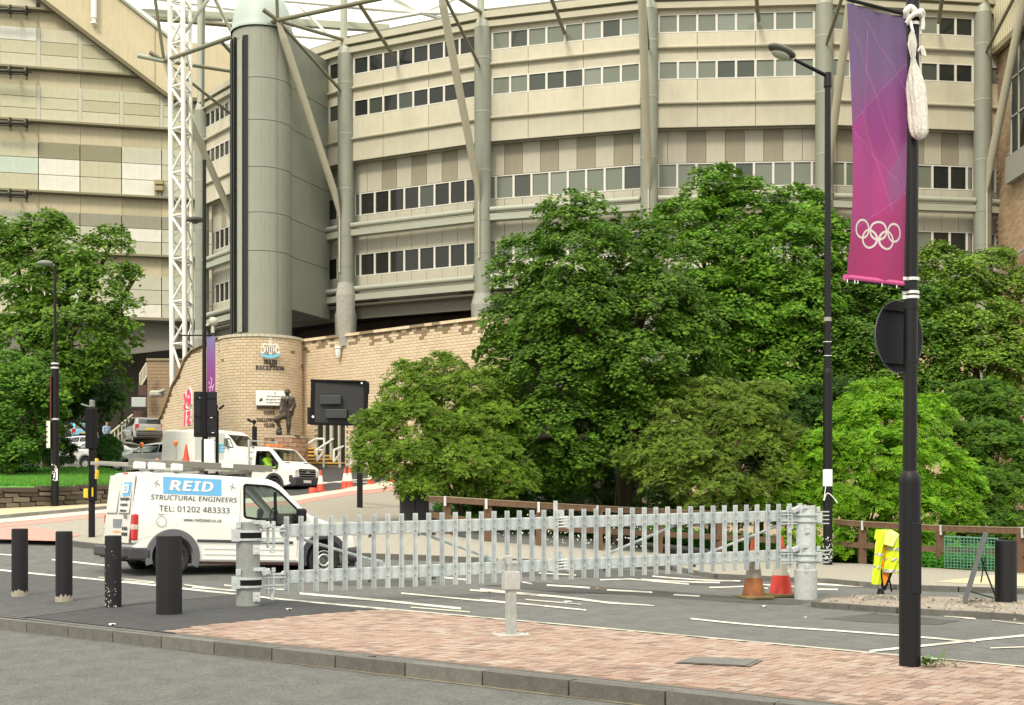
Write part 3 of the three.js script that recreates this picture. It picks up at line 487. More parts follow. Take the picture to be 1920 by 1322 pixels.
{
  const bh = 0.143, bl = 0.33, geo = new RoundedBoxGeometry(bl - 0.014, bh - 0.014, 0.1, 1, 0.012), list = [], r = rng(99);
  const doorS = [onPlane(592, 800, rightA, rDir)[0], onPlane(652, 800, rightA, rDir)[0]];
  const sweepEnd = sweep[sweep.length - 1][0];
  for (let row = 0; row < 46; row++) {
    const y = WT - 0.07 - bh * (row + 0.5), sh = (row % 2) * bl / 2;
    for (let s = -0.02 + sh; s < 13.5; s += bl) if (!(s > doorS[0] && s < doorS[1] && y < 6.6)) list.push({ x: rightA[0] + rDir[0] * s, d: rightA[1] + rDir[1] * s, y, a: Math.atan2(rDir[1], rDir[0]), top: row, arm: 1, s });
    const n = Math.round(Math.PI * 1.08 * DR / bl); for (let k = 0; k < n; k++) { const a = Math.PI * 0.97 + Math.PI * 1.06 * (k + (row % 2) * 0.5) / n; list.push({ x: DC[0] + Math.cos(a) * (DR - 0.05), d: DC[1] + Math.sin(a) * (DR - 0.05), y, a: a + Math.PI / 2, top: row, arm: 0, s: a }); }
    for (let s = 0.1 + sh; s < sweepEnd; s += bl) if (y + 0.12 < sweepTop(s)) list.push({ x: leftA[0] + lDir[0] * s, d: leftA[1] + lDir[1] * s, y, a: Math.atan2(-lDir[1], -lDir[0]), top: (sweepTop(s) - y) / bh, arm: 2, s });
  }
  for (const p of list) { p.u = 960 + p.x / p.d * F; p.v = HV - (p.y - CY) / p.d * F; p.seen = (p.u > 410 && p.u < 700 && p.v > 625 && p.v < 760) ? 1 : 0; p.q = r(); p.stain = (p.arm === 1 && p.top < 2 + 2 * p.q && r() < 0.6 - 0.1 * p.top) || (p.arm === 2 && p.top < 1.6 && r() < 0.4) || (p.arm === 0 && ((p.top > 2 && p.top < 12 && r() < 0.04))); }
  list.sort((a, b) => b.seen - a.seen || a.d - b.d);
  const stainM = mat(0.3, 0.22, 0.14, 0.95, { map: T.stone }), cc = new THREE.Color();
  const place = (o, p) => { o.position.set(p.x, p.y, -p.d); o.rotation.set(0, p.a, 0); };
  for (const p of list.slice(0, 300)) place(put('block', geo, p.stain ? stainM : blockM[Math.floor(p.q * 5)], bwall), p);
  const rest = list.slice(300), im = new THREE.InstancedMesh(geo, mat(1, 1, 1, 0.92, { map: T.stone, bumpMap: T.fine, bumpScale: 0.006 }), rest.length), o = new THREE.Object3D();
  rest.forEach((p, i) => { place(o, p); o.updateMatrix(); im.setMatrixAt(i, o.matrix); im.setColorAt(i, cc.copy(p.stain ? stainM.color : blockM[Math.floor(p.q * 5)].color)); });
  im.name = 'blocks'; im.userData.kind = 'stuff'; im.castShadow = im.receiveShadow = true; bwall.add(im);
  // mortar behind the blocks
  const core = new MB(); const rl = 13.6;
  core.add(new THREE.CylinderGeometry(DR - 0.02, DR - 0.02, 8, 64), tr(DC[0], WT - 4.05, -DC[1]));
  const seg = (s0, s1, y0, y1) => core.box(s1 - s0, y1 - y0, 0.2, rightA[0] + rDir[0] * (s0 + s1) / 2, (y0 + y1) / 2, -(rightA[1] + rDir[1] * (s0 + s1) / 2) - 0.085, Math.atan2(rDir[1], rDir[0]));
  seg(0, doorS[0] - 0.1, 1.5, WT - 0.05); seg(doorS[1] + 0.1, rl, 1.5, WT - 0.05); seg(doorS[0] - 0.1, doorS[1] + 0.1, 6.65, WT - 0.05);
  const sp = new THREE.Shape(); sweep.forEach(([s, y], i) => i ? sp.lineTo(s, y - 0.02) : sp.moveTo(s, y - 0.02)); sp.lineTo(sweepEnd, 1); sp.lineTo(0, 1); sp.closePath();
  const m = new THREE.Matrix4().makeBasis(new THREE.Vector3(lDir[0], 0, -lDir[1]), new THREE.Vector3(0, 1, 0), new THREE.Vector3(lDir[1], 0, lDir[0])); m.setPosition(leftA[0], 0, -leftA[1]);
  core.ext(sp, 0.2, m.clone().multiply(tr(0, 0, -0.03)));   // this basis looks away from the camera
  core.build('mortar', M.mortar, bwall);
  const cop = new MB(); const cp = []; for (let k = 0; k <= 24; k++) { const a = Math.PI * 0.98 + Math.PI * 1.04 * k / 24; cp.push(V(DC[0] + Math.cos(a) * (DR - 0.08), WT + 0.0, DC[1] + Math.sin(a) * (DR - 0.08))); }
  for (let k = 0; k < 24; k++) cop.beam(cp[k], cp[k + 1], 0.3, 0.13); cop.build('coping', mat(0.66, 0.6, 0.5, 0.85, { map: T.stone }), bwall);
  for (let k = 0; k < 28; k++) { const s0 = 0.05 + k * 0.48, a = V(rightA[0] + rDir[0] * s0, WT, rightA[1] + rDir[1] * s0), b = V(rightA[0] + rDir[0] * (s0 + 0.47), WT, rightA[1] + rDir[1] * (s0 + 0.47)); new MB().beam(a, b, 0.34, 0.13).build('coping_stone', r() < 0.3 ? stainM : blockM[k % 5], bwall); }
  const edge = new MB(); const ep = sweep.map(([s, y]) => V(leftA[0] + lDir[0] * s, y, leftA[1] + lDir[1] * s - 0.04)); for (let k = 0; k + 1 < ep.length; k++) edge.beam(ep[k], ep[k + 1], 0.3, 0.07); edge.build('coping', mat(0.36, 0.27, 0.18, 0.9, { map: T.stone }), bwall);
  // white pipe stub below the column sleeve
  const q = onPlane(639, 660, rightA, rDir), stub = new MB(), sx = rightA[0] + rDir[0] * q[0] - 0.1, sd = rightA[1] + rDir[1] * q[0] - 0.22; stub.cyl(0.17, 0.17, 0.12, sx, q[1] + 0.2, -sd).cyl(0.13, 0.13, 0.14, sx, q[1] + 0.06, -sd).cyl(0.11, 0.15, 0.2, sx, q[1] - 0.12, -sd).cyl(0.08, 0.1, 0.08, sx, q[1] - 0.27, -sd); stub.build('corbel', M.steelWhite, bwall);
  // separate concrete stub through the wall top, lined up in front of the first column
  const sl = new MB(), cx2 = (648 - 960) / F * (sd + 0.15); sl.cyl(0.31, 0.44, 1.5, cx2, q[1] + 1.0, -sd - 0.15, 8).cyl(0.44, 0.47, 1.0, cx2, q[1] + 2.25, -sd - 0.15, 8).cyl(0.47, 0.38, 0.6, cx2, q[1] + 3.05, -sd - 0.15, 8); sl.build('sleeve_stub', M.concrete, bwall);
  // entrance door in the right arm
  const dm = (s0, s1) => (s0 + s1) / 2, D = new MB(), Gl = new MB(), g0 = 3.2, W = doorS[1] - doorS[0];
  const toW = s => [rightA[0] + rDir[0] * s, rightA[1] + rDir[1] * s + 0.12]; const ra = Math.atan2(rDir[1], rDir[0]);
  for (const f of [0.04, 0.28, 0.5, 0.74, 0.96]) { const [x, d] = toW(doorS[0] + W * f); D.box(f === 0.5 ? 0.18 : 0.1, 3.2, 0.14, x, g0 + 1.7, -d, ra); } { const [x, d] = toW(dm(...doorS)); D.box(W, 0.14, 0.16, x, 6.5, -d, ra); Gl.box(W, 3.2, 0.03, x, g0 + 1.7, -d - 0.05, ra); }
  const dd = put('door', D.geo(), mat(0.5, 0.49, 0.4, 0.5), bwall); Gl.build('pane', M.glassDark, dd);
}
function bendText(str, size, width, y, u, m, f = fontS, name = 'lettering', parent = bwall) { // letters wrapped round the drum
  const g = text(str, size, width, f, 0, 0.03), p = g.attributes.position, k = (u - 960) / F; // angle whose sight line hits u
  let best = 0, bd = 9; for (let a = Math.PI * 1.05; a < Math.PI * 1.95; a += 0.002) { const e = Math.abs((DC[0] + Math.cos(a) * DR) / (DC[1] + Math.sin(a) * DR) - k); if (e < bd) { bd = e; best = a; } }
  for (let i = 0; i < p.count; i++) { const a = best + p.getX(i) / DR, rr = DR + 0.012 + p.getZ(i); p.setXYZ(i, DC[0] + Math.cos(a) * rr, y + p.getY(i), -(DC[1] + Math.sin(a) * rr)); }
  g.computeVertexNormals(); return put(name, clean(g), m, parent);
}
const yD = v => CY + (HV - v) / F * 62.2;
bendText('MAIN', 0.21, 0.66, yD(682), 507, M.ink); bendText('RECEPTION', 0.2, 1.42, yD(693), 507, M.ink);
bendText('MANAGEMENT', 0.17, 1.22, yD(767), 505, M.ink); bendText('SUITE', 0.17, 0.52, yD(777), 505, M.ink); bendText('GALLOWGATE', 0.17, 1.2, yD(790), 505, M.ink); bendText('CLUB', 0.17, 0.5, yD(800), 505, M.ink);
{ // club crest on the drum: two sea creatures beside a striped shield, a castle above, a blue ribbon below
  const t = thing('wall_crest', 'white crest with blue ribbon above the lettering on the block drum', 'crest'), P = at(507, 662, 62.02); t.position.copy(P); t.rotation.y = 0.1;
  const a = new MB(); a.ext(poly([[-0.16, 0.32], [0.16, 0.32], [0.16, 0.1], [0.1, -0.02], [0, -0.08], [-0.1, -0.02], [-0.16, 0.1]]), 0.03); a.build('shield', M.white, t);
  const st = new MB(); for (const x of [-0.09, 0, 0.09]) st.box(0.035, 0.3, 0.012, x, 0.15, 0.04); st.build('stripe', M.ink, t);
  const b = new MB(); for (const s of [-1, 1]) { b.tube([[0.14, 0.36], [0.28, 0.42], [0.33, 0.28], [0.24, 0.14], [0.3, 0.02], [0.42, 0.0], [0.44, 0.1]].map(([x, y]) => new THREE.Vector3(s * x, y, 0.03)), 0.05, 6, 20); b.tube([[0.25, 0.34], [0.4, 0.3], [0.42, 0.18]].map(([x, y]) => new THREE.Vector3(s * x, y, 0.03)), 0.03, 5, 10); } b.build('supporter', mat(0.74, 0.7, 0.6, 0.5), t);
  const c = new MB(); c.box(0.2, 0.12, 0.05, 0, 0.42, 0.02); for (const x of [-0.08, 0, 0.08]) c.box(0.04, 0.05, 0.05, x, 0.5, 0.02); c.box(0.08, 0.12, 0.05, 0, 0.56, 0.02); c.tube([[0, 0.6], [0, 0.72], [0.08, 0.7]].map(([x, y]) => new THREE.Vector3(x, y, 0.02)), 0.018, 4, 8); c.build('castle', mat(0.72, 0.68, 0.58, 0.5), t);
  const rb = new MB(), rp = [-0.46, -0.3, -0.12, 0.12, 0.3, 0.46].map((x, i) => [x, [0.0, -0.1, -0.15, -0.15, -0.1, 0.0][i]]); const s = new THREE.Shape(); rp.forEach(([x, y], i) => i ? s.lineTo(x, y + 0.05) : s.moveTo(x, y + 0.05)); rp.reverse().forEach(([x, y]) => s.lineTo(x, y - 0.1)); rb.ext(s, 0.03, tr(0, 0, 0.03)); rb.build('ribbon', mat(0.16, 0.5, 0.72, 0.5), t);
}
{ // white notice on the drum
  const t = thing('notice_board', 'white notice board fixed to the block drum behind the statue', 'sign'), P = at(512, 746.5, 62.05); t.position.copy(P); t.rotation.y = 0.12;
  new MB().rbox(1.64, 0.72, 0.05, 0.02, 0, 0, 0).build('panel', M.paper, t);
  const l = new MB(); for (const [s, y, w] of [['in', 0.2, 0.1], ['All Conferences', 0.04, 0.8], ['Reception Please', -0.11, 0.86], ['to Main Entrance', -0.26, 0.84]]) l.add(text(s, 0.085, w, font), tr(0.1, y, 0.028)); l.ext(poly([[-0.66, -0.02], [-0.5, -0.02], [-0.5, -0.18], [-0.55, -0.13], [-0.62, -0.2], [-0.68, -0.14], [-0.61, -0.07]]), 0.004, tr(0, 0, 0.027)); l.build('lettering', M.ink, t);
}
{ // the jagged red-pink games emblem on the left arm
  const [s, y] = onPlane(354, 765, leftA, lDir), t = thing('wall_emblem', 'red jagged 2012 emblem on the sweeping block wall', 'emblem', V(leftA[0] + lDir[0] * s, y, leftA[1] + lDir[1] * s - 0.09), Math.atan2(-lDir[1], -lDir[0]));
  t.scale.x = 1.55; const S = 0.0352, cx = 354, cy = 765, sh = pts => poly(pts.map(([u, v]) => [(u - cx) * S, (cy - v) * S]));
  const parts = [[[344, 745], [348, 741], [352, 753], [349, 764], [355, 766], [344, 768], [344, 762], [347, 757]], [[352, 741], [359, 736], [364, 745], [364, 760], [357, 764], [352, 756]], [[345, 771], [350, 769], [350, 777], [348, 793], [344, 791], [346, 778]], [[352, 771], [363, 769], [362, 778], [358, 784], [364, 785], [362, 791], [354, 790], [352, 784], [357, 777], [353, 776]]];
  const w = new MB(), f = new MB(); for (const q of parts) { w.ext(sh(q), 0.02, tr(0, 0, 0), 0.035); f.ext(sh(q), 0.02, tr(0, 0, 0.045)); } w.build('outline', M.paper, t); f.build('figures', mat(0.72, 0.03, 0.12, 0.5), t); new MB().rbox(0.2, 0.14, 0.01, 0.004, (358 - cx) * S, (cy - 749) * S, 0.07).build('badge', mat(0.85, 0.5, 0.5, 0.5), t);
}

// ------------------------------------------------------------------ the older stand on the left: panelled storeys under a raking gable
{
  const st = thing('grandstand', 'beige panelled stand with a diagonal gable edge on the far left', 'stand');
  const S0 = [-24.92, 92], t = [0.9744, 0.225], ang = Math.atan2(t[1], t[0]), unit = new THREE.BoxGeometry(1, 1, 1), r = rng(17);
  const sy = (u, v) => onPlane(u, v, S0, t);
  const put3 = (name, m, s, y, off, sc, parent = st) => { const o = put(name, unit, m, parent); o.position.set(S0[0] + t[0] * s + t[1] * off, y, -(S0[1] + t[1] * s - t[0] * off)); o.rotation.y = ang; o.scale.set(...sc); return o; };
  const s0 = sy(-110, 300)[0], s1 = sy(440, 300)[0], js = [-110, -78, -4, 72, 150, 228, 303, 376, 440].map(u => sy(u, 300)[0]);
  const P = { a: mat(0.44, 0.42, 0.28, 0.5, { map: T.panel }), b: mat(0.5, 0.48, 0.34, 0.5, { map: T.panel }), w: mat(0.7, 0.69, 0.63, 0.5, { map: T.panel }), d: mat(0.25, 0.235, 0.15, 0.6, { map: T.panel }), g: mat(0.5, 0.49, 0.4, 0.5, { map: T.panel }), m: mat(0.5, 0.58, 0.5, 0.5, { map: T.panel }), c: mat(0.54, 0.51, 0.39, 0.5, { map: T.panel }), k: mat(0.28, 0.27, 0.21, 0.6, { map: T.panel }) };
  const m = new THREE.Matrix4().makeBasis(new THREE.Vector3(t[0], 0, -t[1]), UP, new THREE.Vector3(t[1], 0, t[0])); m.setPosition(S0[0], 0, -S0[1]);
  const verge = u => u < 215 ? -60 : u < 330 ? -8 + (u - 215) * 0.75 : 90;
  new MB().ext(poly([[-110, 700], [440, 640], [440, 96], [372, 92], [330, 86], [215, 0], [150, -60], [-110, -60]].map(([u, v]) => sy(u, v))), 0.3, m.clone().multiply(tr(0, 0, -1.1))).build('backing', M.joint, st);
  const above = (s, y) => { const x = S0[0] + t[0] * s, d = S0[1] + t[1] * s, u = 960 + x / d * F, v = HV - (y - CY) / d * F; return v < verge(u) + 8; };
  const line = [40.6, 36.55, 32.4, 28.7, 23.75, 19.55, 15.0], cols = [
    ['ccccbbbb', 'bbbaabbb', 'cccccccc'], ['ccwccccc', 'bbbaabbb', 'ccccbbbb'], ['ccbbbbcc', 'aabbaabb', 'ccbccbcc'], ['bbbddggg', 'mmmwbwgg', 'ccbwcwgg'], ['bggkkkkk', 'ggcwgwgg', 'ccbgcggg'], ['ggcwgggk', 'gcgwcggk', 'ggcccwgk']];
  for (let f = 0; f < 6; f++) {
    const y1 = line[f], y0 = line[f + 1], band = Math.min(1.35, (y1 - y0) * 0.3);
    const le = f === 0 ? sy(205, 20)[0] : s1; put3('ledge', mat(0.22, 0.2, 0.12, 0.7), (s0 + le) / 2, y1 - 0.07, 0.06, [le - s0, 0.14, 0.5]);
    for (let k = 0; k + 1 < js.length; k += 1) if (!above((js[k] + js[k + 1]) / 2 + 1, y1 - 0.1)) put3('concrete_panel', r() < 0.5 ? M.concreteTan : mat(0.47, 0.42, 0.29, 0.85, { map: T.panel }), (js[k] + js[k + 1]) / 2, y1 - 0.15 - band / 2, -0.35, [js[k + 1] - js[k] - 0.02, band, 0.2]);
    const ph = (y1 - 0.15 - band - y0) / 3;
    for (let k = 0; k + 1 < js.length; k++) {
      for (let q = 0; q < 3; q++) if (!above((js[k] + js[k + 1]) / 2 + 1, y1 - 0.15 - band - ph * q)) put3('wall_panel', P[cols[f][q][k]], (js[k] + js[k + 1]) / 2, y1 - 0.15 - band - ph * (q + 0.5), 0, [js[k + 1] - js[k] - (f > 2 ? 0.06 : 0.3), ph - 0.04, 0.12]);
      if (f < 3 && !above(js[k], y1 - band)) put3('mullion', P.g, js[k], (y1 - band - 0.15 + y0) / 2, 0.02, [0.27, y1 - y0 - band - 0.15, 0.1]);
    }
  }
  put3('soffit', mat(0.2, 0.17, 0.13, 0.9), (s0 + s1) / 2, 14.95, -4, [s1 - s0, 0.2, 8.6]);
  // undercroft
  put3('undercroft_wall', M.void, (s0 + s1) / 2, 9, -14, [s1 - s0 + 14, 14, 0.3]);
  for (const u of [60, 130, 205, 232, 256]) { const [s] = sy(u, 700); put3('pier', mat(0.13, 0.115, 0.09, 0.9, { map: T.stone }), s, 9.6, -5 - (u % 3), [0.9, 11, 0.8]); }
  const dl = new MB(); for (const [u, v] of [[298, 609], [274, 626], [337, 659]]) { const p = at(u, v, 92.5 + (v - 600) * 0.12); dl.cyl(0.2, 0.2, 0.06, p.x, 14.8, p.z, 14); }
  dl.build('downlight', new THREE.MeshStandardMaterial({ color: 0x332200, emissive: lin(1, 0.75, 0.3), emissiveIntensity: 0.9 }), st);
  // raking gable wall and its edges
  const gable = [[40, -30], [75, 0], [312, 181], [330, 189], [446, 193], [446, 92], [372, 86], [330, 78], [215, -8], [170, -42]].map(([u, v]) => sy(u, v));
  new MB().ext(poly(gable), 0.3, m.clone().multiply(tr(0, 0, 0.2))).build('gable_wall', mat(0.6, 0.52, 0.36, 0.85, { map: T.panel }), st);
  const W3 = (u, v, off) => { const [s, y] = sy(u, v); return V(S0[0] + t[0] * s + t[1] * off, y, S0[1] + t[1] * s - t[0] * off); };
  const ed = new MB(); for (const [a, b] of [[[40, -28], [75, 1]], [[75, 1], [312, 182]], [[312, 182], [330, 190]], [[330, 190], [446, 194]]]) ed.beam(W3(...a, 0.42), W3(...b, 0.42), 0.5, 0.26); ed.build('gable_edge', mat(0.14, 0.12, 0.06, 0.7), st);
  const ve = new MB(); ve.beam(W3(170, -44, 0.45), W3(333, 80, 0.45), 0.5, 0.28); ve.build('verge', M.steelWhite, st); const ve2 = new MB(); ve2.beam(W3(172, -40, 0.5), W3(333, 87, 0.5), 0.4, 0.14); ve2.build('gutter', M.sagePale, st);
  const pipe = new MB(); const q0 = W3(178, -30, 0.8), q1 = W3(178, 42, 0.8); pipe.bar(q0, q1, 0.2, 0.2, 14).cyl(0.12, 0.16, 0.35, q1.x, q1.y - 0.15, q1.z, 12).rbox(0.4, 0.12, 0.4, 0.04, q1.x, q1.y - 0.36, q1.z); pipe.build('downpipe', M.steelWhite, st);
  const ju = new MB(); const j0 = W3(291, 56, 0.52), j1 = W3(291, 162, 0.52); ju.beam(j0, j1, 0.06, 0.06); ju.build('gable_joint', mat(0.4, 0.34, 0.22, 0.9), st);
  for (const v of [28, 141, 237, 369]) { const b = new MB(); const a = W3(-20, v - 1, 1.0), c = W3(53, v + 2, 1.0), mid = W3(23, v, 1.0); b.bar(a, c, 0.13, 0.13, 10); b.bar(a.clone().add(new THREE.Vector3(0, -0.2, 0)), c.clone().add(new THREE.Vector3(0, -0.2, 0)), 0.06); for (const e of [mid, c]) b.cyl(0.3, 0.3, 0.12, e.x, e.y, e.z, 14, 0, 0, Math.PI / 2).box(0.12, 0.9, 0.14, e.x, e.y - 0.1, e.z - 0.05).box(0.1, 0.1, 0.9, e.x, e.y + 0.2, e.z - 0.4); b.build('wall_fitting', mat(0.05, 0.048, 0.03, 0.5), st); }
  { const q = W3(299, 350, 0.3), b = new MB(); b.rbox(0.62, 0.36, 0.4, 0.05, q.x, q.y + 0.22, q.z).rbox(0.62, 0.36, 0.4, 0.05, q.x, q.y - 0.22, q.z).box(0.3, 1.1, 0.1, q.x - 0.25, q.y - 0.1, q.z - 0.2); b.build('floodlight', mat(0.3, 0.25, 0.13, 0.5), st); }
}
{ // stair block in front of the undercroft
  const t = thing('stair_block', 'tan block stair wall with white railings under the left stand', 'wall'), b = new MB(), D = 84, a = at(276, 676, D), c = at(372, 676, D), bot = 4.5;
  b.box(c.x - a.x, a.y - bot, 2.2, (a.x + c.x) / 2, (a.y + bot) / 2, a.z - 1.1); b.build('wall', mat(0.42, 0.3, 0.19, 0.9, { map: T.stone }), t);
  const cp = new MB(); cp.box(c.x - a.x + 0.1, 0.14, 2.4, (a.x + c.x) / 2, a.y + 0.06, a.z - 1.1); cp.build('coping', mat(0.36, 0.29, 0.18, 0.9, { map: T.stone }), t);
  const j = new MB(); for (let y = bot; y < a.y; y += 0.22) j.box(c.x - a.x, 0.02, 0.02, (a.x + c.x) / 2, y, a.z + 0.004); j.build('bed_joints', mat(0.24, 0.17, 0.11, 1), t);
  const pnl = new MB(); for (const [u0, v0, u1, v1] of [[260, 722, 275, 742], [250, 770, 274, 792]]) { const p = at(u0, v0, 83), q = at(u1, v1, 83); pnl.box(q.x - p.x, p.y - q.y, 0.15, (p.x + q.x) / 2, (p.y + q.y) / 2, p.z); } pnl.build('infill_panel', mat(0.09, 0.045, 0.04, 0.8), t);
  { const p = at(248, 741, 82), q = at(275, 768, 82); new MB().rbox(q.x - p.x, 0.62, 0.4, 0.04, (p.x + q.x) / 2, (p.y + q.y) / 2, p.z).build('sign_box', mat(0.45, 0.47, 0.46, 0.5), t); }
  const rl = new MB(); const A = at(262, 712, 83), B = at(275, 690, 83); for (let k = 0; k <= 5; k++) { const f = k / 5, p = A.clone().lerp(B, f); rl.bar(p.clone().add(new THREE.Vector3(0, -0.55, 0)), p.clone().add(new THREE.Vector3(0, 0.35, 0)), 0.035); } rl.bar(A.clone().add(new THREE.Vector3(0, 0.35, 0)), B.clone().add(new THREE.Vector3(0, 0.35, 0)), 0.05).bar(A.clone().add(new THREE.Vector3(0, -0.55, 0)), B.clone().add(new THREE.Vector3(0, -0.55, 0)), 0.05);
  rl.build('railing', mat(0.62, 0.56, 0.44, 0.5), t); const r2 = new MB(), Lw = at(208, 812, 74), Lu = at(248, 778, 80); for (let k = 0; k <= 6; k++) { const p = Lw.clone().lerp(Lu, k / 6); r2.bar(p.clone().add(new THREE.Vector3(0, -1.0, 0)), p, 0.04); } r2.bar(Lw, Lu, 0.06).bar(Lw.clone().add(new THREE.Vector3(0, -0.5, 0)), Lu.clone().add(new THREE.Vector3(0, -0.5, 0)), 0.04); r2.build('railing', mat(0.62, 0.56, 0.44, 0.5), t);
  const am = new MB(), w = at(283, 742, 82); am.bar(w, w.clone().add(new THREE.Vector3(1.2, 0.3, 1)), 0.1).rbox(0.9, 0.4, 0.5, 0.15, w.x + 0.5, w.y + 0.1, w.z + 0.4); am.build('wall_lamp', mat(0.42, 0.42, 0.36, 0.5), t);
}
{ // translucent roof over the stands on white steel trusses
  const t = thing('stadium_roof', 'translucent white roof sheets on white steel trusses above the stands', 'roof'), x0 = -48, x1 = 14, y0 = 37.2, d0 = 100, y1 = 58, d1 = 128;
  const sheet = phys(0.78, 0.82, 0.78, 0.9, { transmission: 0.5, thickness: 0 }), geo = new THREE.BoxGeometry(1, 1, 1), n = 18, rows = 4, slope = Math.atan2(y1 - y0, d1 - d0), len = Math.hypot(y1 - y0, d1 - d0);
  for (let i = 0; i < n; i++) for (let j = 0; j < rows; j++) { const o = put('roof_sheet', geo, sheet, t), f = (j + 0.5) / rows; o.position.set(lerp(x0, x1, (i + 0.5) / n), lerp(y0, y1, f), -lerp(d0, d1, f)); o.rotation.x = slope; o.scale.set((x1 - x0) / n - 0.06, 0.06, len / rows - 0.08); }
  const pr = new MB(); for (let i = 0; i <= n; i++) { const x = lerp(x0, x1, i / n); pr.beam(V(x, y0 - 0.15, d0), V(x, y1 - 0.15, d1), 0.12, 0.16); } for (let j = 0; j <= 12; j++) { const f = j / 12; pr.beam(V(x0, lerp(y0, y1, f) - 0.2, lerp(d0, d1, f)), V(x1, lerp(y0, y1, f) - 0.2, lerp(d0, d1, f)), 0.1, 0.1); } pr.build('purlin', mat(0.3, 0.32, 0.27, 0.5), t);
  const bm = new MB(); bm.beam(at(225, 24, 97), at(452, 33, 97), 0.6, 0.55).beam(at(540, 42, 96), at(730, 54, 96), 0.5, 0.5); bm.build('box_beam', mat(0.36, 0.38, 0.29, 0.5), t);
  const tb = new MB(); const c = at(790, 24, 92); for (const [u, v] of [[700, -30], [740, 0], [870, -10], [700, 40], [860, 44], [790, -40], [905, 25], [500, -2], [640, 12]]) tb.bar(c, at(u, v, u < 660 ? 95 : 93), 0.14, 0.14, 8); tb.bar(at(480, 60, 95), at(720, 82, 95), 0.14); tb.bar(at(210, -14, 96), at(460, 20, 96), 0.13); tb.bar(at(560, 10, 95), at(610, 60, 95), 0.1); tb.bar(at(385, 0, 95), at(372, 95, 95), 0.1).bar(at(410, -5, 95), at(425, 60, 95), 0.1); tb.build('truss', mat(0.82, 0.82, 0.74, 0.4), t);
  const gs = new MB(); gs.beam(at(372, 82, 97), at(640, 102, 97), 0.3, 0.25); gs.build('gutter', M.sagePale, t);
}
{ // white lattice mast
  const t = thing('lattice_mast', 'tall white steel lattice mast beside the left stand', 'mast'), y0 = 6.5, y1 = 32;
  const L = [at(323, 700, 72), at(347, 700, 71.4), at(360.5, 700, 73)], P = (k, y) => new THREE.Vector3(L[k].x - 0.11 * (y - 9) / 18, y, L[k].z);
  [0.15, 0.14, 0.11].forEach((r, k) => new MB().bar(P(k, k ? (k === 1 ? 8.2 : 9.4) : y0), P(k, y1), r, r, 12).build('leg', M.steelWhite, t));
  const hs = [645, 566, 486, 405, 325, 243, 163, 83, 3, -70].map(v => CY + (HV - v) / F * 72);
  hs.forEach((y, i) => { const h = new MB(); for (const [a, b] of [[0, 1], [1, 2], [0, 2]]) h.bar(P(a, y), P(b, y), 0.06, 0.06, 8); h.build('horizontal', M.steelWhite, t); const y2 = hs[i + 1] ?? y + 2.4, ym = (y + y2) / 2, dd = new MB(); dd.bar(P(1, ym), P(0, y2), 0.075, 0.075, 8).bar(P(0, y), P(1, ym), 0.075, 0.075, 8).bar(P(1, y), P(2, ym), 0.05, 0.05, 8).bar(P(2, ym), P(1, y2), 0.05, 0.05, 8).bar(P(2, y), P(0, ym), 0.05, 0.05, 8).bar(P(0, ym), P(2, y2), 0.05, 0.05, 8); dd.build('diagonal', M.steelWhite, t); });
  const lo = new MB(); lo.bar(P(0, hs[0]), P(1, 8.4), 0.075, 0.075, 8); lo.build('diagonal', M.steelWhite, t);
  const fl = new MB(), q = at(352, 412, 71); fl.cyl(0.5, 0.5, 0.12, q.x + 0.4, q.y, q.z, 16).cyl(0.15, 0.3, 0.15, q.x + 0.4, q.y - 0.13, q.z, 12); fl.build('flood_lamp', mat(0.1, 0.1, 0.08, 0.5), t);
}
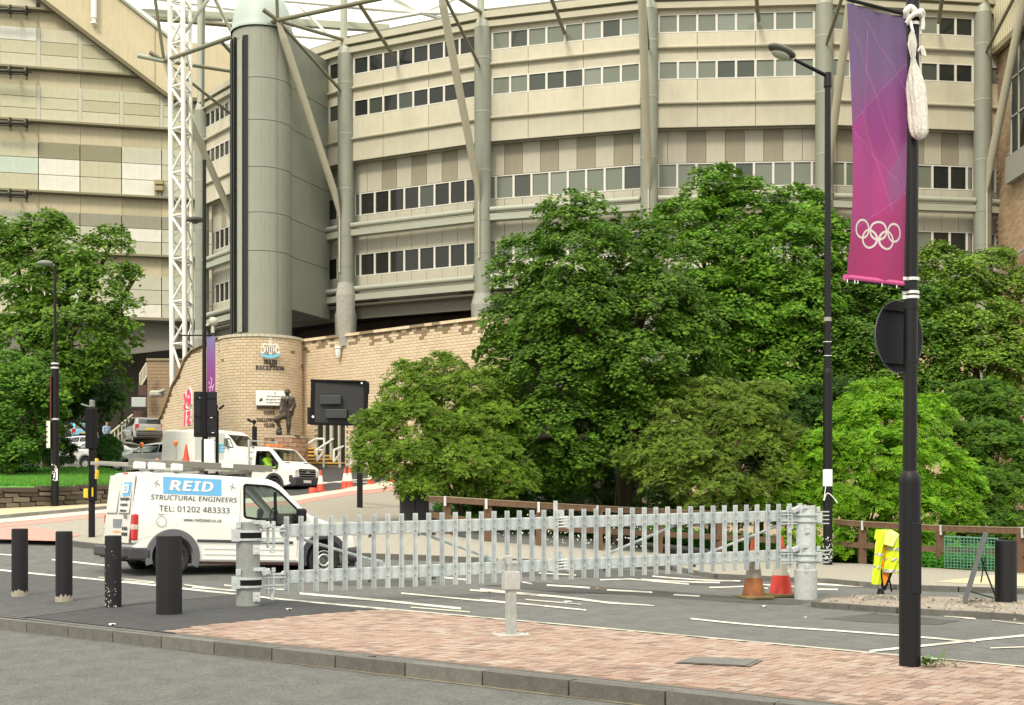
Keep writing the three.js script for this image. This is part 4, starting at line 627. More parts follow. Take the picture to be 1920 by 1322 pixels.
{ // brick building at the right edge with an oversailing clad storey
  const t = thing('brick_building', 'orange brick building with ribbed cladding and dark windows at the right edge', 'building'), X = 24.8, d0 = 44, d1 = 65.3;
  const b = new MB(); b.box(8, 26, d1 - d0, X + 4, 11.5, -(d0 + d1) / 2); b.build('wall', mat(0.42, 0.3, 0.19, 0.95), t);
  const geo = new THREE.BoxGeometry(0.03, 0.135, 0.43), list = []; for (let row = 0; row < 132; row++) for (let k = 0; k < 15; k++) { const d = d1 - 0.05 - (k + (row % 2) * 0.5) * 0.445, y = 5 + row * 0.149; if (d < 59 || y > 24.5 || (d < 63.4 && y > 17.4)) continue; list.push([d, y]); }
  const r = rng(4), col = [[0.6, 0.43, 0.28], [0.56, 0.39, 0.25], [0.63, 0.46, 0.31], [0.52, 0.36, 0.225]], ms = col.map(c => mat(...c, 0.9, { map: T.stone })), o = new THREE.Object3D(); let n = 0;
  const vis = list.filter(([d, y]) => y > 13 && d > 62.2), hid = list.filter(([d, y]) => !(y > 13 && d > 62.2)), all = [...vis, ...hid], im = new THREE.InstancedMesh(geo, mat(1, 1, 1, 0.9, { map: T.stone }), all.length - 300);
  all.forEach(([d, y], i) => { if (i < 300) { const m = put('brick', geo, ms[Math.floor(r() * 4)], t); m.position.set(X - 0.01, y, -d); } else { o.position.set(X - 0.01, y, -d); o.updateMatrix(); im.setMatrixAt(n, o.matrix); im.setColorAt(n++, ms[Math.floor(r() * 4)].color); } });
  im.name = 'bricks'; im.userData.kind = 'stuff'; im.castShadow = im.receiveShadow = true; t.add(im);
  const cl = mat(0.6, 0.55, 0.39, 0.6), g = new MB(); g.box(8, 7, 18, X + 3.68, 28.2, -57); g.build('clad_storey', cl, t); for (let d = 55; d < 66; d += 0.3) new MB().box(0.05, 6.9, 0.12, X - 0.34, 28.2, -d).build('cladding_rib', mat(0.66, 0.61, 0.45, 0.6), t); const sf = new MB(); sf.box(0.3, 0.3, 18, X - 0.22, 24.66, -57); sf.build('soffit_edge', mat(0.36, 0.32, 0.2, 0.7), t);
  const wn = new MB(); wn.box(0.4, 5.7, 12, X + 0.05, 21.6, -57.2); wn.build('window', M.glassDark, t); const wf = new MB(); for (const y of [18.85, 20.7, 22.6]) wf.box(0.06, 0.08, 12, X - 0.17, y, -57.2); for (const d of [63.15, 62.2, 61.1, 60]) wf.box(0.06, 5.7, 0.08, X - 0.17, 21.6, -d); wf.build('window_frame', mat(0.45, 0.45, 0.4, 0.5), t);
  const sl = new MB(); sl.box(1, 1.3, 12.2, X + 0.1, 18.1, -57.2); sl.build('window_sill', M.concrete, t); const hr = new MB(); hr.bar(V(X - 0.3, 13.7, 63.4), V(X - 0.3, 14.0, 58), 0.09); hr.build('handrail', M.steel, t);
}

// ------------------------------------------------------------------ bollards
{
  const mk = (pos, r, h, label, group, m, scuff) => {
    const t = thing('bollard', label, 'bollard', pos, 0, group);
    new MB().lathe([[0.001, h], [r - 0.012, h], [r, h - 0.012], [r, -0.15]], 0, 0, 0, 28).build('post', m, t);
    if (scuff === 'ring') { const p = []; const rr = rng(Math.round(pos.x * 100)); for (let k = 0; k <= 14; k++) { const a = Math.PI * (-0.05 + 1.1 * k / 14), hh = 0.05 + 0.07 * rr(); p.push([Math.cos(a), Math.sin(a), hh]); } const g = []; for (let k = 0; k < 14; k++) { const [c0, s0, h0] = p[k], [c1, s1, h1] = p[k + 1], R = r + 0.004; g.push(c0 * R, 0, s0 * R, c1 * R, 0, s1 * R, c1 * R, h1, s1 * R, c0 * R, 0, s0 * R, c1 * R, h1, s1 * R, c0 * R, h0, s0 * R); } const b = new THREE.BufferGeometry(); b.setAttribute('position', new THREE.BufferAttribute(new Float32Array(g), 3)); b.computeVertexNormals(); put('mortar_collar', clean(b), mat(0.42, 0.38, 0.31, 0.95, { map: T.stone }), t); }
    if (scuff === 'chips') { const b = new MB(), rr = rng(6); for (let k = 0; k < 60; k++) { const f = Math.pow(rr(), 2.2), a = Math.PI * (0.3 + 0.7 * rr()), y = 0.02 + f * h * 0.85, w = 0.005 + 0.013 * rr() * (1 - f * 0.7); b.box(w, w * (0.5 + rr()), 0.004, Math.cos(a) * (r + 0.001), y, Math.sin(a) * (r + 0.001), Math.PI / 2 - a, rr() * 2); } b.build('chipped_paint', mat(0.55, 0.52, 0.46, 0.9), t); }
    return t;
  };
  const B = phys(0.01, 0.01, 0.012, 0.55, { specularIntensity: 0.7 }), g = 'black bollards beside the tarmac patch';
  const p = (u, v) => gv(u, v);
  const hs = (u, v, top) => { const q = p(u, v); return (v - top) / F * -q.z; };
  mk(p(37, 1118), 0.117, hs(37, 1118, 991), 'leftmost of the black bollards, with mortar around its foot', g, B, 'ring');
  mk(p(120, 1128), 0.117, hs(120, 1128, 996), 'black bollard with a pale mortar ring, second from the left', g, B, 'ring');
  mk(p(212, 1139), 0.112, hs(212, 1139, 1004), 'black bollard with chipped paint behind the thick plain one', g, B, 'chips');
  mk(p(317, 1152), 0.164, hs(317, 1152, 1004), 'thick smooth black bollard in front of the white van', g, B);
  const q = gv(1886, 1128, 0.088); mk(q, 0.165, (1128 - 1013) / F * -q.z, 'black bollard on the far traffic island next to the leaning board', undefined, B);
}

// ------------------------------------------------------------------ the double barrier gate
{
  const PL = [-3.67, 17.8], dir = [0.908, 0.419], ang = Math.atan2(dir[1], dir[0]);
  const sAt = u => { const k = (u - 960) / F; return (k * PL[1] - PL[0]) / (dir[0] - k * dir[1]); };
  const yTop = s => lerp(1.18, 1.37, (s - 0.64) / 8.74), yBot = s => lerp(0.526, 0.705, (s - 0.64) / 8.74);
  const pos = s => V(PL[0] + dir[0] * s, 0, PL[1] + dir[1] * s);
  const paleGeo = (() => { const s = new THREE.Shape(), w = 0.036, d = 0.02; s.moveTo(-w, -d); s.lineTo(-w + 0.006, -d); s.lineTo(-w + 0.012, d - 0.006); s.lineTo(w - 0.012, d - 0.006); s.lineTo(w - 0.006, -d); s.lineTo(w, -d); s.lineTo(w - 0.008, d); s.lineTo(-w + 0.008, d); s.closePath(); const g = new THREE.ExtrudeGeometry(s, { depth: 1.08, bevelEnabled: false }); g.rotateX(-Math.PI / 2); return clean(g); })();
  const boltGeo = clean(new THREE.CylinderGeometry(0.011, 0.011, 0.012, 6).rotateX(Math.PI / 2));
  const zincs = [M.zinc, phys(0.54, 0.58, 0.6, 0.5, { map: T.zinc, metalness: 0.12 }), phys(0.66, 0.69, 0.69, 0.5, { map: T.zinc, metalness: 0.12 })];
  const boltM = mat(0.12, 0.12, 0.12, 0.6);
  const leaf = (u0, u1, pales, label, braces, hingeAt) => {
    const s0 = sAt(u0), s1 = sAt(u1), t = thing('gate_leaf', label, 'gate', pos(s0), ang, 'leaves of the galvanised barrier gate'), L = s1 - s0;
    const pitch = Math.atan2(yTop(s1) - yTop(s0), L);
    for (const y of [yTop, yBot]) { const b = new MB(); b.rbox(L - 0.06, 0.185, 0.09, 0.012, L / 2, (y(s0) + y(s1)) / 2, -0.07, 0, pitch); for (const e of [0.05, L - 0.05]) b.cyl(0.1, 0.1, 0.1, e, y(s0 + e), -0.07, 20, Math.PI / 2); b.build('rail', M.zinc, t); }
    const r = rng(Math.round(u0));
    pales.forEach((u, i) => { const s = sAt(u) - s0, y = yBot(s0 + s) - 0.22; const m = put('pale', paleGeo, zincs[Math.floor(r() * 3)], t); m.position.set(s, y, 0.0); m.scale.y = (yTop(s0 + s) + 0.205 - y) / 1.08; const bb = new MB(); for (const yy of [yTop(s0 + s), yBot(s0 + s)]) for (const d of [-0.055, 0.055]) bb.add(boltGeo, tr(0, (yy + d - y) / m.scale.y, 0.026)); const b = bb.build('bolt', boltM, m); });
    for (const [ua, va, ub, vb] of braces) { const sa = sAt(ua) - s0, sb = sAt(ub) - s0, dd = s => PL[1] + dir[1] * (s0 + s) + 0.12, Y = (v, s) => CY + (HV - v) / F * dd(s); const A = new THREE.Vector3(sa, Y(va, sa), -0.14), B = new THREE.Vector3(sb, Y(vb, sb), -0.14), b = new MB(); b.bar(A, B, 0.022, 0.022, 8); const e = B.clone().lerp(A, 0.07); b.bar(B, e, 0.036, 0.036, 8).box(0.1, 0.05, 0.06, B.x, B.y - 0.02, -0.14).box(0.1, 0.06, 0.06, A.x, A.y + 0.01, -0.14); b.build('brace_rod', M.zinc, t); }
    const f = new MB(); for (const k of [0.16, 0.3, 0.47, 0.53, 0.8]) for (const y of [yTop, yBot]) f.cyl(0.035, 0.025, 0.05, L * k, y(s0 + L * k) - 0.11, -0.07, 10); f.build('drain_plug', boltM, t);
    return t;
  };
  const z5 = a => 400 + a * 0.29167, z6 = a => 900 + a * 0.34375;
  leaf(534, 1044, [...[468, 562, 658, 753, 845, 937, 1030, 1120, 1208, 1297, 1383, 1469, 1554, 1639, 1722, 1803, 1887].map(z5), ...[213, 282, 347, 413].map(z6)], 'galvanised steel gate leaf hinged on the post beside the white van', [[568, 1010, 722, 1056], [800, 1001, 925, 1046]]);
  leaf(1063, 1503, [497, 565, 632, 697, 765, 830, 895, 958, 1022, 1086, 1148, 1210, 1270, 1332, 1392, 1452, 1510, 1570, 1628, 1687, 1745].map(z6), 'galvanised steel gate leaf hinged on the post beside the traffic cones', [[1275, 985, 1146, 1039], [1478, 982, 1342, 1035]]);
  // meeting posts and bolts in the middle
  { const s = sAt(1047), t = thing('gate_latch', 'galvanised latch posts and bolts where the two gate leaves meet', 'latch', pos(s), ang); const y = yTop(s), b = new MB(); b.box(0.05, 0.34, 0.05, 0, y + 0.17, -0.1).box(0.05, 0.42, 0.05, 0.02, yBot(s) + 0.2, -0.12).box(0.09, 0.14, 0.07, 0.07, y + 0.13, -0.06).box(0.08, 0.14, 0.07, 0.06, yBot(s) + 0.14, -0.08); b.build('post', M.zinc, t); const c = new MB(); for (const yy of [y, yBot(s)]) for (const d of [-0.07, -0.02, 0.03, 0.07]) c.bar(new THREE.Vector3(-0.03, yy + d, -0.03), new THREE.Vector3(0.2, yy + d + 0.01, -0.03), 0.014, 0.014, 8); c.build('bolt', M.steel, t); }
  // hinge posts
  const post = (u, v, vt, r, label, collar, side) => {
    const D = u < 900 ? 17.8 : 21.8, base = gv(u, v), p = V((u - 960) / F * D, 0, D), y0 = CY + (HV - v) / F * D, y1 = CY + (HV - vt) / F * D, s = u < 900 ? 0 : sAt(1510), t = thing('gate_post', label, 'gate post', V(p.x, 0, D), ang, 'galvanised posts carrying the gate');
    new MB().lathe([[0.001, y1], [r - 0.008, y1], [r, y1 - 0.01], [r, y0 - 0.2]], 0, 0, 0, 28).build('tube', u < 900 ? phys(0.33, 0.345, 0.335, 0.55, { map: T.zinc, metalness: 0.25 }) : M.zinc, t);
    if (collar) { const b = new MB(); b.lathe([[r + 0.028, y0 - 0.05], [r + 0.03, y0 + 0.5], [r + 0.02, y0 + 0.52], [r, y0 + 0.525]], 0, 0, 0, 28); b.build('sleeve', phys(0.5, 0.52, 0.51, 0.6, { map: T.zinc }), t); }
    else { const b = new MB(); b.cyl(0.29, 0.29, 0.03, 0, y0 + 0.008, 0, 28); b.build('base_ring', mat(0.4, 0.36, 0.3, 0.9, { map: T.stone }), t); }
    for (const y of [yTop(s) - 0.04, yBot(s) - 0.04]) {
      const c = new MB(); c.cyl(r + 0.035, r + 0.035, 0.03, 0, y + 0.05, 0, 28).cyl(r + 0.035, r + 0.035, 0.03, 0, y - 0.06, 0, 28); c.build('hinge_band', M.zinc, t);
      if (!collar) new MB().cyl(r + 0.024, r + 0.024, 0.075, 0, y - 0.005, 0, 28).build('hinge_gap', M.blackMatt, t);
      const k = new MB(), sx = side; k.box(0.13, 0.17, 0.05, -sx * (r + 0.02), y, 0.1).rbox(0.07, 0.09, 0.02, 0.008, -sx * (r + 0.0), y + 0.14, 0.13); for (const d of [-0.1, -0.055, 0.055, 0.1]) k.box(0.42, 0.022, 0.09, sx * (r + 0.16), y + d, -0.03); if (side < 0) for (const d of [-0.1, -0.035, 0.035, 0.1]) k.box(0.3, 0.02, 0.12, r + 0.12, y + d, 0.02); for (const x of [0.12, 0.2]) k.cyl(0.02, 0.02, 0.34, sx * (r + x), y - 0.02, -0.01, 8); k.cyl(0.03, 0.03, 0.06, sx * (r + 0.2), y + 0.16, -0.01, 6).cyl(0.032, 0.02, 0.08, sx * (r + 0.18), y - 0.22, -0.01, 6).rbox(0.14, 0.09, 0.07, 0.02, sx * (r + 0.08), y + 0.13, 0.02, 0, 0.3); k.box(0.2, 0.05, 0.03, sx * (r - 0.05), y + 0.18, r - 0.02); k.build('hinge', M.zinc, t);
      const pl = new MB(); pl.box(0.1, 0.13, 0.03, sx * 0.08, y - 0.2, r - 0.01).cyl(0.014, 0.014, 0.02, sx * 0.08, y - 0.17, r + 0.01, 8, Math.PI / 2).cyl(0.014, 0.014, 0.02, sx * 0.08, y - 0.23, r + 0.01, 8, Math.PI / 2); pl.build('cleat', M.steel, t);
    }
    return t;
  };
  post(465, 1146, 978, 0.163, 'thick galvanised gate post standing on the dark tarmac patch', false, 1);
  post(1511, 1125, 948, 0.163, 'galvanised gate post with a pale sleeve round its foot', true, -1);
  // lone catch post on the block paving
  { const p = gv(958, 1192), s = F / -p.z, t = thing('catch_post', 'short square galvanised catch post bolted to the block paving', 'post', p, 0.35), b = new MB(); b.rbox(0.1, 0.78, 0.1, 0.008, 0, 0.4, 0); b.build('post', phys(0.45, 0.46, 0.44, 0.55, { map: T.zinc, metalness: 0.25 }), t); new MB().rbox(0.36, 0.016, 0.3, 0.006, 0, 0.012, 0).build('base_plate', phys(0.5, 0.48, 0.43, 0.6, { map: T.zinc }), t); const c = new MB(); c.rbox(0.17, 0.2, 0.14, 0.01, 0, 0.6, 0).rbox(0.06, 0.1, 0.1, 0.008, -0.03, 0.82, 0).box(0.07, 0.02, 0.12, 0.03, 0.79, 0).rbox(0.05, 0.13, 0.06, 0.006, -0.11, 0.78, -0.03); c.build('catch', phys(0.55, 0.56, 0.54, 0.5, { map: T.zinc, metalness: 0.3 }), t); const bo = new MB(); for (const x of [-0.15, 0.15]) for (const z of [-0.11, 0.11]) bo.cyl(0.012, 0.012, 0.02, x, 0.03, z, 6); bo.build('bolt', M.steel, t); }
}

// ------------------------------------------------------------------ near lamp column with its banner, bag and sign
const poleP = gv(1706, 1250), poleD = -poleP.z;
{
  const t = thing('banner_pole', 'tall black pole carrying the magenta banner on the block paving', 'pole', poleP), y = v => CY + (HV - v) / F * poleD - poleP.y, lean = 0.0046;
  const lo = new MB(); lo.lathe([[0.092, -0.2], [0.092, y(905)], [0.09, y(895)], [0.072, y(886)], [0.06, y(883)]], 0, 0, 0, 32); lo.build('base', M.black, t); const up = new MB(); up.bar(new THREE.Vector3(0, y(884), 0), new THREE.Vector3(lean * y(-260), y(-260), 0), 0.06, 0.056, 28); up.build('shaft', M.black, t);
  const dr = new MB(); dr.rbox(0.1, 0.62, 0.02, 0.008, 0.03, 0.95, 0.082, 0.3); dr.build('door', M.blackPlastic, t);
  for (const v of [524, 549, 558, 47]) new MB().cyl(0.066, 0.066, 0.026, lean * y(v), y(v), 0, 28).box(0.03, 0.035, 0.03, lean * y(v) - 0.07, y(v), 0.02).build('strap', M.steel, t);
  const dir = [-0.866, -0.5]; const A = (s, v, dz = 0) => new THREE.Vector3(lean * y(v) + dir[0] * s, y(v) - 0.0 * s, -(dir[1] * s) + dz); // arm direction in plan
  const arm = new MB(); for (const [v0, v1] of [[30, -3], [537, 523]]) { const a = A(0, v0), Y1 = CY + (HV - v1) / F * 10.79 - poleP.y; arm.bar(a, new THREE.Vector3(A(0.78, v0).x, Y1, A(0.78, v0).z), 0.017, 0.015, 10); arm.rbox(0.1, 0.09, 0.07, 0.015, A(0.06, v0).x, y(v0), A(0.06, v0).z, 0.5); } arm.build('banner_arm', M.blackPlastic, t);
  { // banner: cloth with gentle folds, magenta to violet print, white rings
    const n = 512, W = 0.64, Hh = 2.34;
    const cv = document.createElement('canvas'); cv.width = 512; cv.height = 1872; const c = cv.getContext('2d'), w = 512, h = 1872;
    const g = c.createLinearGradient(0, 0, 0, h); g.addColorStop(0, '#6f6090'); g.addColorStop(0.22, '#80609a'); g.addColorStop(0.4, '#9a4c9a'); g.addColorStop(0.62, '#b44594'); g.addColorStop(1, '#b5317c'); c.fillStyle = g; c.fillRect(0, 0, w, h);
    const tri = (p, col) => { c.fillStyle = col; c.beginPath(); p.forEach(([x, y], i) => i ? c.lineTo(x * w, y * h) : c.moveTo(x * w, y * h)); c.fill(); };
    tri([[0.05, 0.41], [1, 0.17], [1, 0.33], [0.35, 0.62], [0.05, 0.45]], 'rgba(150,40,140,0.28)'); tri([[0, 0.45], [0.2, 0.37], [0.75, 0.73], [0, 0.82]], 'rgba(205,70,165,0.32)'); tri([[0, 0], [0.3, 0], [0.16, 0.4], [0, 0.44]], 'rgba(120,110,150,0.35)'); tri([[0.62, 0.6], [1, 0.45], [1, 0.65], [0.68, 0.74]], 'rgba(140,120,170,0.4)'); tri([[0, 0.84], [1, 0.64], [1, 1], [0, 1]], 'rgba(190,40,120,0.35)');
    c.strokeStyle = 'rgba(226,150,215,0.75)'; c.lineWidth = 3; for (const q of [[0.08, 0.1, 0.98, 0.64], [0.3, 0.04, 1, 0.28], [0.05, 0.42, 1, 0.17], [0.05, 0.47, 1, 0.66], [0.02, 0.83, 1, 0.65], [0.15, 0.38, 0.72, 0.73], [0.33, 0.08, 0.24, 0.4]]) { c.beginPath(); c.moveTo(q[0] * w, q[1] * h); c.lineTo(q[2] * w, q[3] * h); c.stroke(); }
    c.lineWidth = 14; const ring = (x, y, o) => { c.strokeStyle = o; c.beginPath(); c.ellipse(x * w, y * h, 0.118 * w, 0.118 * w, 0, 0, 7); c.stroke(); };
    const rs = [[0.235, 0.81], [0.5, 0.81], [0.765, 0.81], [0.368, 0.842], [0.632, 0.842]]; c.lineWidth = 20; rs.forEach(([x, y]) => ring(x, y, 'rgba(90,20,80,0.5)')); c.lineWidth = 15; rs.forEach(([x, y]) => ring(x, y, '#f6f2f4'));
    const tx = new THREE.CanvasTexture(cv); tx.colorSpace = THREE.SRGBColorSpace; tx.magFilter = THREE.LinearFilter;
    const b = thing('banner', 'magenta and violet banner with white interlocking rings hanging from the near pole', 'banner', poleP);
    const geo = new THREE.PlaneGeometry(1, 1, 28, 70), p = geo.attributes.position;
    for (let i = 0; i < p.count; i++) { const fx = p.getX(i) + 0.5, fy = 0.5 - p.getY(i); // fx 0 = outer edge
      const s = lerp(0.775 - 0.022 * Math.sin(fy * Math.PI) * 1.4 + 0.02 * ss(0.75, 1, fy), 0.085, fx), Yt = CY + (HV - lerp(4, 31, fx)) / F * lerp(10.79, 11.1, fx) - poleP.y, Yb = CY + (HV - lerp(523, 534, fx)) / F * lerp(10.79, 11.1, fx) - poleP.y, fold = 0.012 * Math.sin(fx * 9 + fy * 2.2) * (0.4 + fy) + 0.01 * Math.sin(fx * 21 - fy * 5) * (1 - 0.6 * fy) + 0.03 * Math.sin(fy * Math.PI);
      p.setXYZ(i, dir[0] * s + lean * 4 + 0.5 * fold, lerp(Yt, Yb, fy), -dir[1] * s + 0.85 * fold); }
    geo.computeVertexNormals(); put('cloth', geo, phys(0.72, 0.66, 0.64, 0.75, { map: tx, transmission: 0.18, thickness: 0 }), b);
    const hm = new MB(); const q0 = new THREE.Vector3(dir[0] * 0.785 + lean * 2, CY + (HV - 519) / F * 10.78 - poleP.y, -dir[1] * 0.785), q1 = new THREE.Vector3(dir[0] * 0.075 + lean * 2, CY + (HV - 531) / F * 11.1 - poleP.y, -dir[1] * 0.075); hm.bar(q0, q1, 0.027, 0.027, 12); hm.build('hem', mat(0.5, 0.075, 0.23, 0.6), b);
    const tk = new MB(); for (const f of [0.03, 0.15, 0.2, 0.6, 0.85]) { const q = q0.clone().lerp(q1, f); tk.cyl(0.005, 0.005, 0.03, q.x, q.y - 0.03, q.z + 0.02, 6); } tk.build('cable_tie', M.white, b);
  }
  { // white carrier bag tied to the pole
    const b = thing('plastic_bag', 'crumpled white plastic bag tied high on the banner pole', 'bag', poleP), Y = v => CY + (HV - v) / F * 11.0 - poleP.y, r = rng(3);
    const prof = [[52, 0.012], [62, 0.03], [78, 0.042], [92, 0.03], [104, 0.02], [116, 0.032], [135, 0.06], [160, 0.079], [190, 0.083], [215, 0.088], [240, 0.085], [250, 0.066], [256, 0.03], [258, 0.002]];
    const g = new THREE.LatheGeometry(prof.map(([v, x]) => new THREE.Vector2(x * 0.9, Y(v))).reverse(), 40), p = g.attributes.position;
    const sway = y => lerp(0.06, 0.0, ss(Y(250), Y(60), y));
    for (let i = 0; i < p.count; i++) { const a = Math.atan2(p.getZ(i), p.getX(i)), y = p.getY(i), k = 1 + 0.13 * Math.sin(5 * a + 2.1 * y) + 0.09 * Math.sin(9 * a - 7 * y) + 0.06 * Math.sin(17 * a + 23 * y); p.setXYZ(i, p.getX(i) * k - 0.018 + sway(y), y, p.getZ(i) * k * 0.8 + 0.125); }
    g.computeVertexNormals(); put('bag', g, phys(0.82, 0.79, 0.72, 0.45, { transmission: 0.25, thickness: 0, bumpMap: T.fine, bumpScale: 0.012 }), b);
    const kn = new MB(); const q = (u, v, z) => new THREE.Vector3((u - 1710) / F * 11.0 + 0.02, Y(v), z); kn.tube([q(1696, 22, 0.06), q(1693, 12, 0.09), q(1702, 4, 0.08), q(1712, 14, 0.08), q(1724, 10, 0.05), q(1727, 18, 0.0), q(1715, 14, -0.08), q(1698, 16, 0.0), q(1696, 26, 0.07)], 0.03, 7, 50); kn.tube([q(1694, 34, 0.08), q(1702, 22, 0.1), q(1716, 16, 0.09), q(1726, 20, 0.04)], 0.024, 6, 24); kn.tube([q(1725, 20, 0.05), q(1727, 34, 0.05), q(1726, 44, 0.05)], 0.02, 6, 12); kn.tube([q(1701, 30, 0.09), q(1702, 45, 0.11), q(1704, 55, 0.12)], 0.014, 6, 12); kn.tube([q(1714, 88, 0.1), q(1721, 80, 0.1), q(1726, 88, 0.1), q(1728, 98, 0.1)], 0.01, 5, 14); kn.tube([q(1720, 78, 0.1), q(1722, 90, 0.1), q(1724, 96, 0.1)], 0.01, 5, 10); const m = kn.build('knot', phys(0.82, 0.79, 0.73, 0.5, { transmission: 0.2, thickness: 0 }), b);
  }
  { // round sign seen from behind
    const s = thing('round_sign', 'back of a round black road sign strapped to the banner pole', 'sign', poleP), yc = y(628); const R = 0.318, q = new THREE.Group();
    const d = new MB(); d.cyl(R, R, 0.006, -0.055, yc, -0.13, 40, Math.PI / 2, 0.6); d.build('disc', phys(0.006, 0.007, 0.012, 0.6, { specularIntensity: 0.5 }), s);
    const rim = new MB(); rim.add(new THREE.TorusGeometry(R, 0.006, 8, 48), tr(-0.055, yc, -0.13, 0, 0.6)); rim.build('rim', mat(0.07, 0.07, 0.072, 0.5), s);
    const ch = new MB(); for (const v of [577, 677]) ch.box(0.4, 0.035, 0.02, -0.06, y(v), -0.1, 0.6).cyl(0.064, 0.064, 0.03, 0.01, y(v), 0, 20); ch.build('clip', M.blackPlastic, s);
  }
}

// ------------------------------------------------------------------ street lamps
function lampPost(label, base, hTop, r0, r1, split, arm, group) {
  const t = thing('street_lamp', label, 'street lamp', base, 0, group);
  new MB().lathe([[r0, -0.15], [r0, split], [r0 * 0.9, split + 0.05], [r1, split + 0.12]], 0, 0, 0, 20).build('base', M.black, t);
  new MB().cyl(r1, r1 * 0.85, hTop - split, 0, (hTop + split) / 2, 0, 16).build('column', M.black, t);
  return t;
}
{
  const b = gv(1552, 1059, 0.1), D = -b.z, y = v => CY + (HV - v) / F * D - b.y;
  const t = lampPost('tall black street lamp with posters in front of the bright green bush', b, y(140), 0.115, 0.085, y(700), 0);
  const d = u => (u - 1556) / F * D; const arm = new MB(); arm.bar(new THREE.Vector3(0, y(143), 0), new THREE.Vector3(d(1488), y(121), 0.35), 0.05, 0.04, 10).cyl(0.1, 0.09, 0.35, 0, y(150), 0, 16); arm.build('arm', M.black, t);
  const hd = new MB(); const g = new THREE.SphereGeometry(1, 24, 14); g.scale(0.44, 0.13, 0.19); hd.add(g, tr(d(1462), y(109), 0.5, 0, 0.55, -0.16)); hd.build('lantern', mat(0.06, 0.058, 0.045, 0.4), t); const gl = new THREE.SphereGeometry(1, 20, 8, 0, 7, Math.PI / 2, Math.PI / 2); gl.scale(0.3, 0.14, 0.16); new MB().add(gl, tr(d(1460), y(113), 0.5, 0, 0.55, -0.16)).build('lens', phys(0.45, 0.45, 0.38, 0.2, { clearcoat: 0.6 }), t);
  const bd = new MB(); for (const [v, h, r] of [[599, 0.1, 0.094]]) bd.cyl(r, r, h, 0, y(v), 0, 18); bd.build('tape', mat(0.28, 0.28, 0.26, 0.6), t); const wr = new MB(); for (const v of [641, 667]) wr.add(new THREE.TorusGeometry(0.092, 0.012, 6, 24), tr(0, y(v), 0, Math.PI / 2 + 0.1)); wr.build('wire', M.steel, t);
  const pp = new MB(); pp.add(new THREE.CylinderGeometry(0.123, 0.123, 0.42, 24, 1, true, -1.5, 2.5), tr(0, y(896), 0.0)); pp.build('poster', M.paper, t); const lk = new MB(); lk.tube([new THREE.Vector3(-0.08, y(912), 0.13), new THREE.Vector3(-0.12, y(940), 0.1), new THREE.Vector3(-0.05, y(925), 0.14), new THREE.Vector3(0.1, y(932), 0.12), new THREE.Vector3(0.2, y(943), 0.15)], 0.012, 5, 24); lk.build('torn_tape', M.paper, t);
  const rr = rng(14), ch = new MB(); for (let k = 0; k < 70; k++) { const a = Math.PI * rr(), yy = y(1008) + (y(1052) - y(1008)) * Math.pow(rr(), 0.8), w = 0.015 + 0.03 * rr(); ch.box(w, w * (0.4 + rr()), 0.006, Math.cos(a) * 0.115, yy, Math.sin(a) * 0.115, Math.PI / 2 - a, rr() * 2); } ch.build('paint_flakes', mat(0.5, 0.5, 0.5, 0.9), t);
}
{
  const b = gv(103, 949, 0.1), D = -b.z, y = v => CY + (HV - v) / F * D - b.y;
  const t = lampPost('slim black street lamp standing before the grass bank', b, y(498), 0.11, 0.045, y(690), 0);
  const hd = new MB(), g = new THREE.SphereGeometry(1, 20, 10); g.scale(0.24, 0.09, 0.14); hd.add(g, tr(-0.26, y(495), 0.1)).bar(new THREE.Vector3(0, y(500), 0), new THREE.Vector3(-0.1, y(496), 0.04), 0.035); hd.build('lantern', mat(0.16, 0.17, 0.15, 0.5), t);
  const bd = new MB(); for (const v of [682, 690, 786]) bd.cyl(0.116, 0.116, 0.05, 0, y(v), 0, 18); bd.build('collar', M.steel, t);
  const bn = thing('lamp_sign', 'narrow red and white sign boards edge-on beside the slim black lamp', 'sign', b); new MB().box(0.03, y(706) - y(786), 0.36, -0.125, (y(706) + y(786)) / 2, 0, 0.33).build('red_board', mat(0.16, 0.02, 0.03, 0.6), bn); new MB().box(0.1, y(790) - y(840), 0.36, -0.19, (y(790) + y(840)) / 2, 0.02, 0.35).build('white_board', mat(0.72, 0.71, 0.6, 0.6), bn);
  const tk = new MB(), rr = rng(25); for (let k = 0; k < 9; k++) tk.box(0.05, 0.05, 0.012, -0.19 + 0.02 * (k % 2), y(796 + k * 4.8), 0.2, 0.35); tk.build('lettering', M.ink, bn);
  const st = new MB(); for (let k = 0; k < 12; k++) st.box(0.02 + 0.03 * rr(), 0.02 + 0.06 * rr(), 0.008, (rr() - 0.5) * 0.17, y(870 + 32 * rr()), 0.112); st.box(0.05, 0.36, 0.01, 0.085, y(890), 0.09); st.build('sticker', M.paper, t);
}
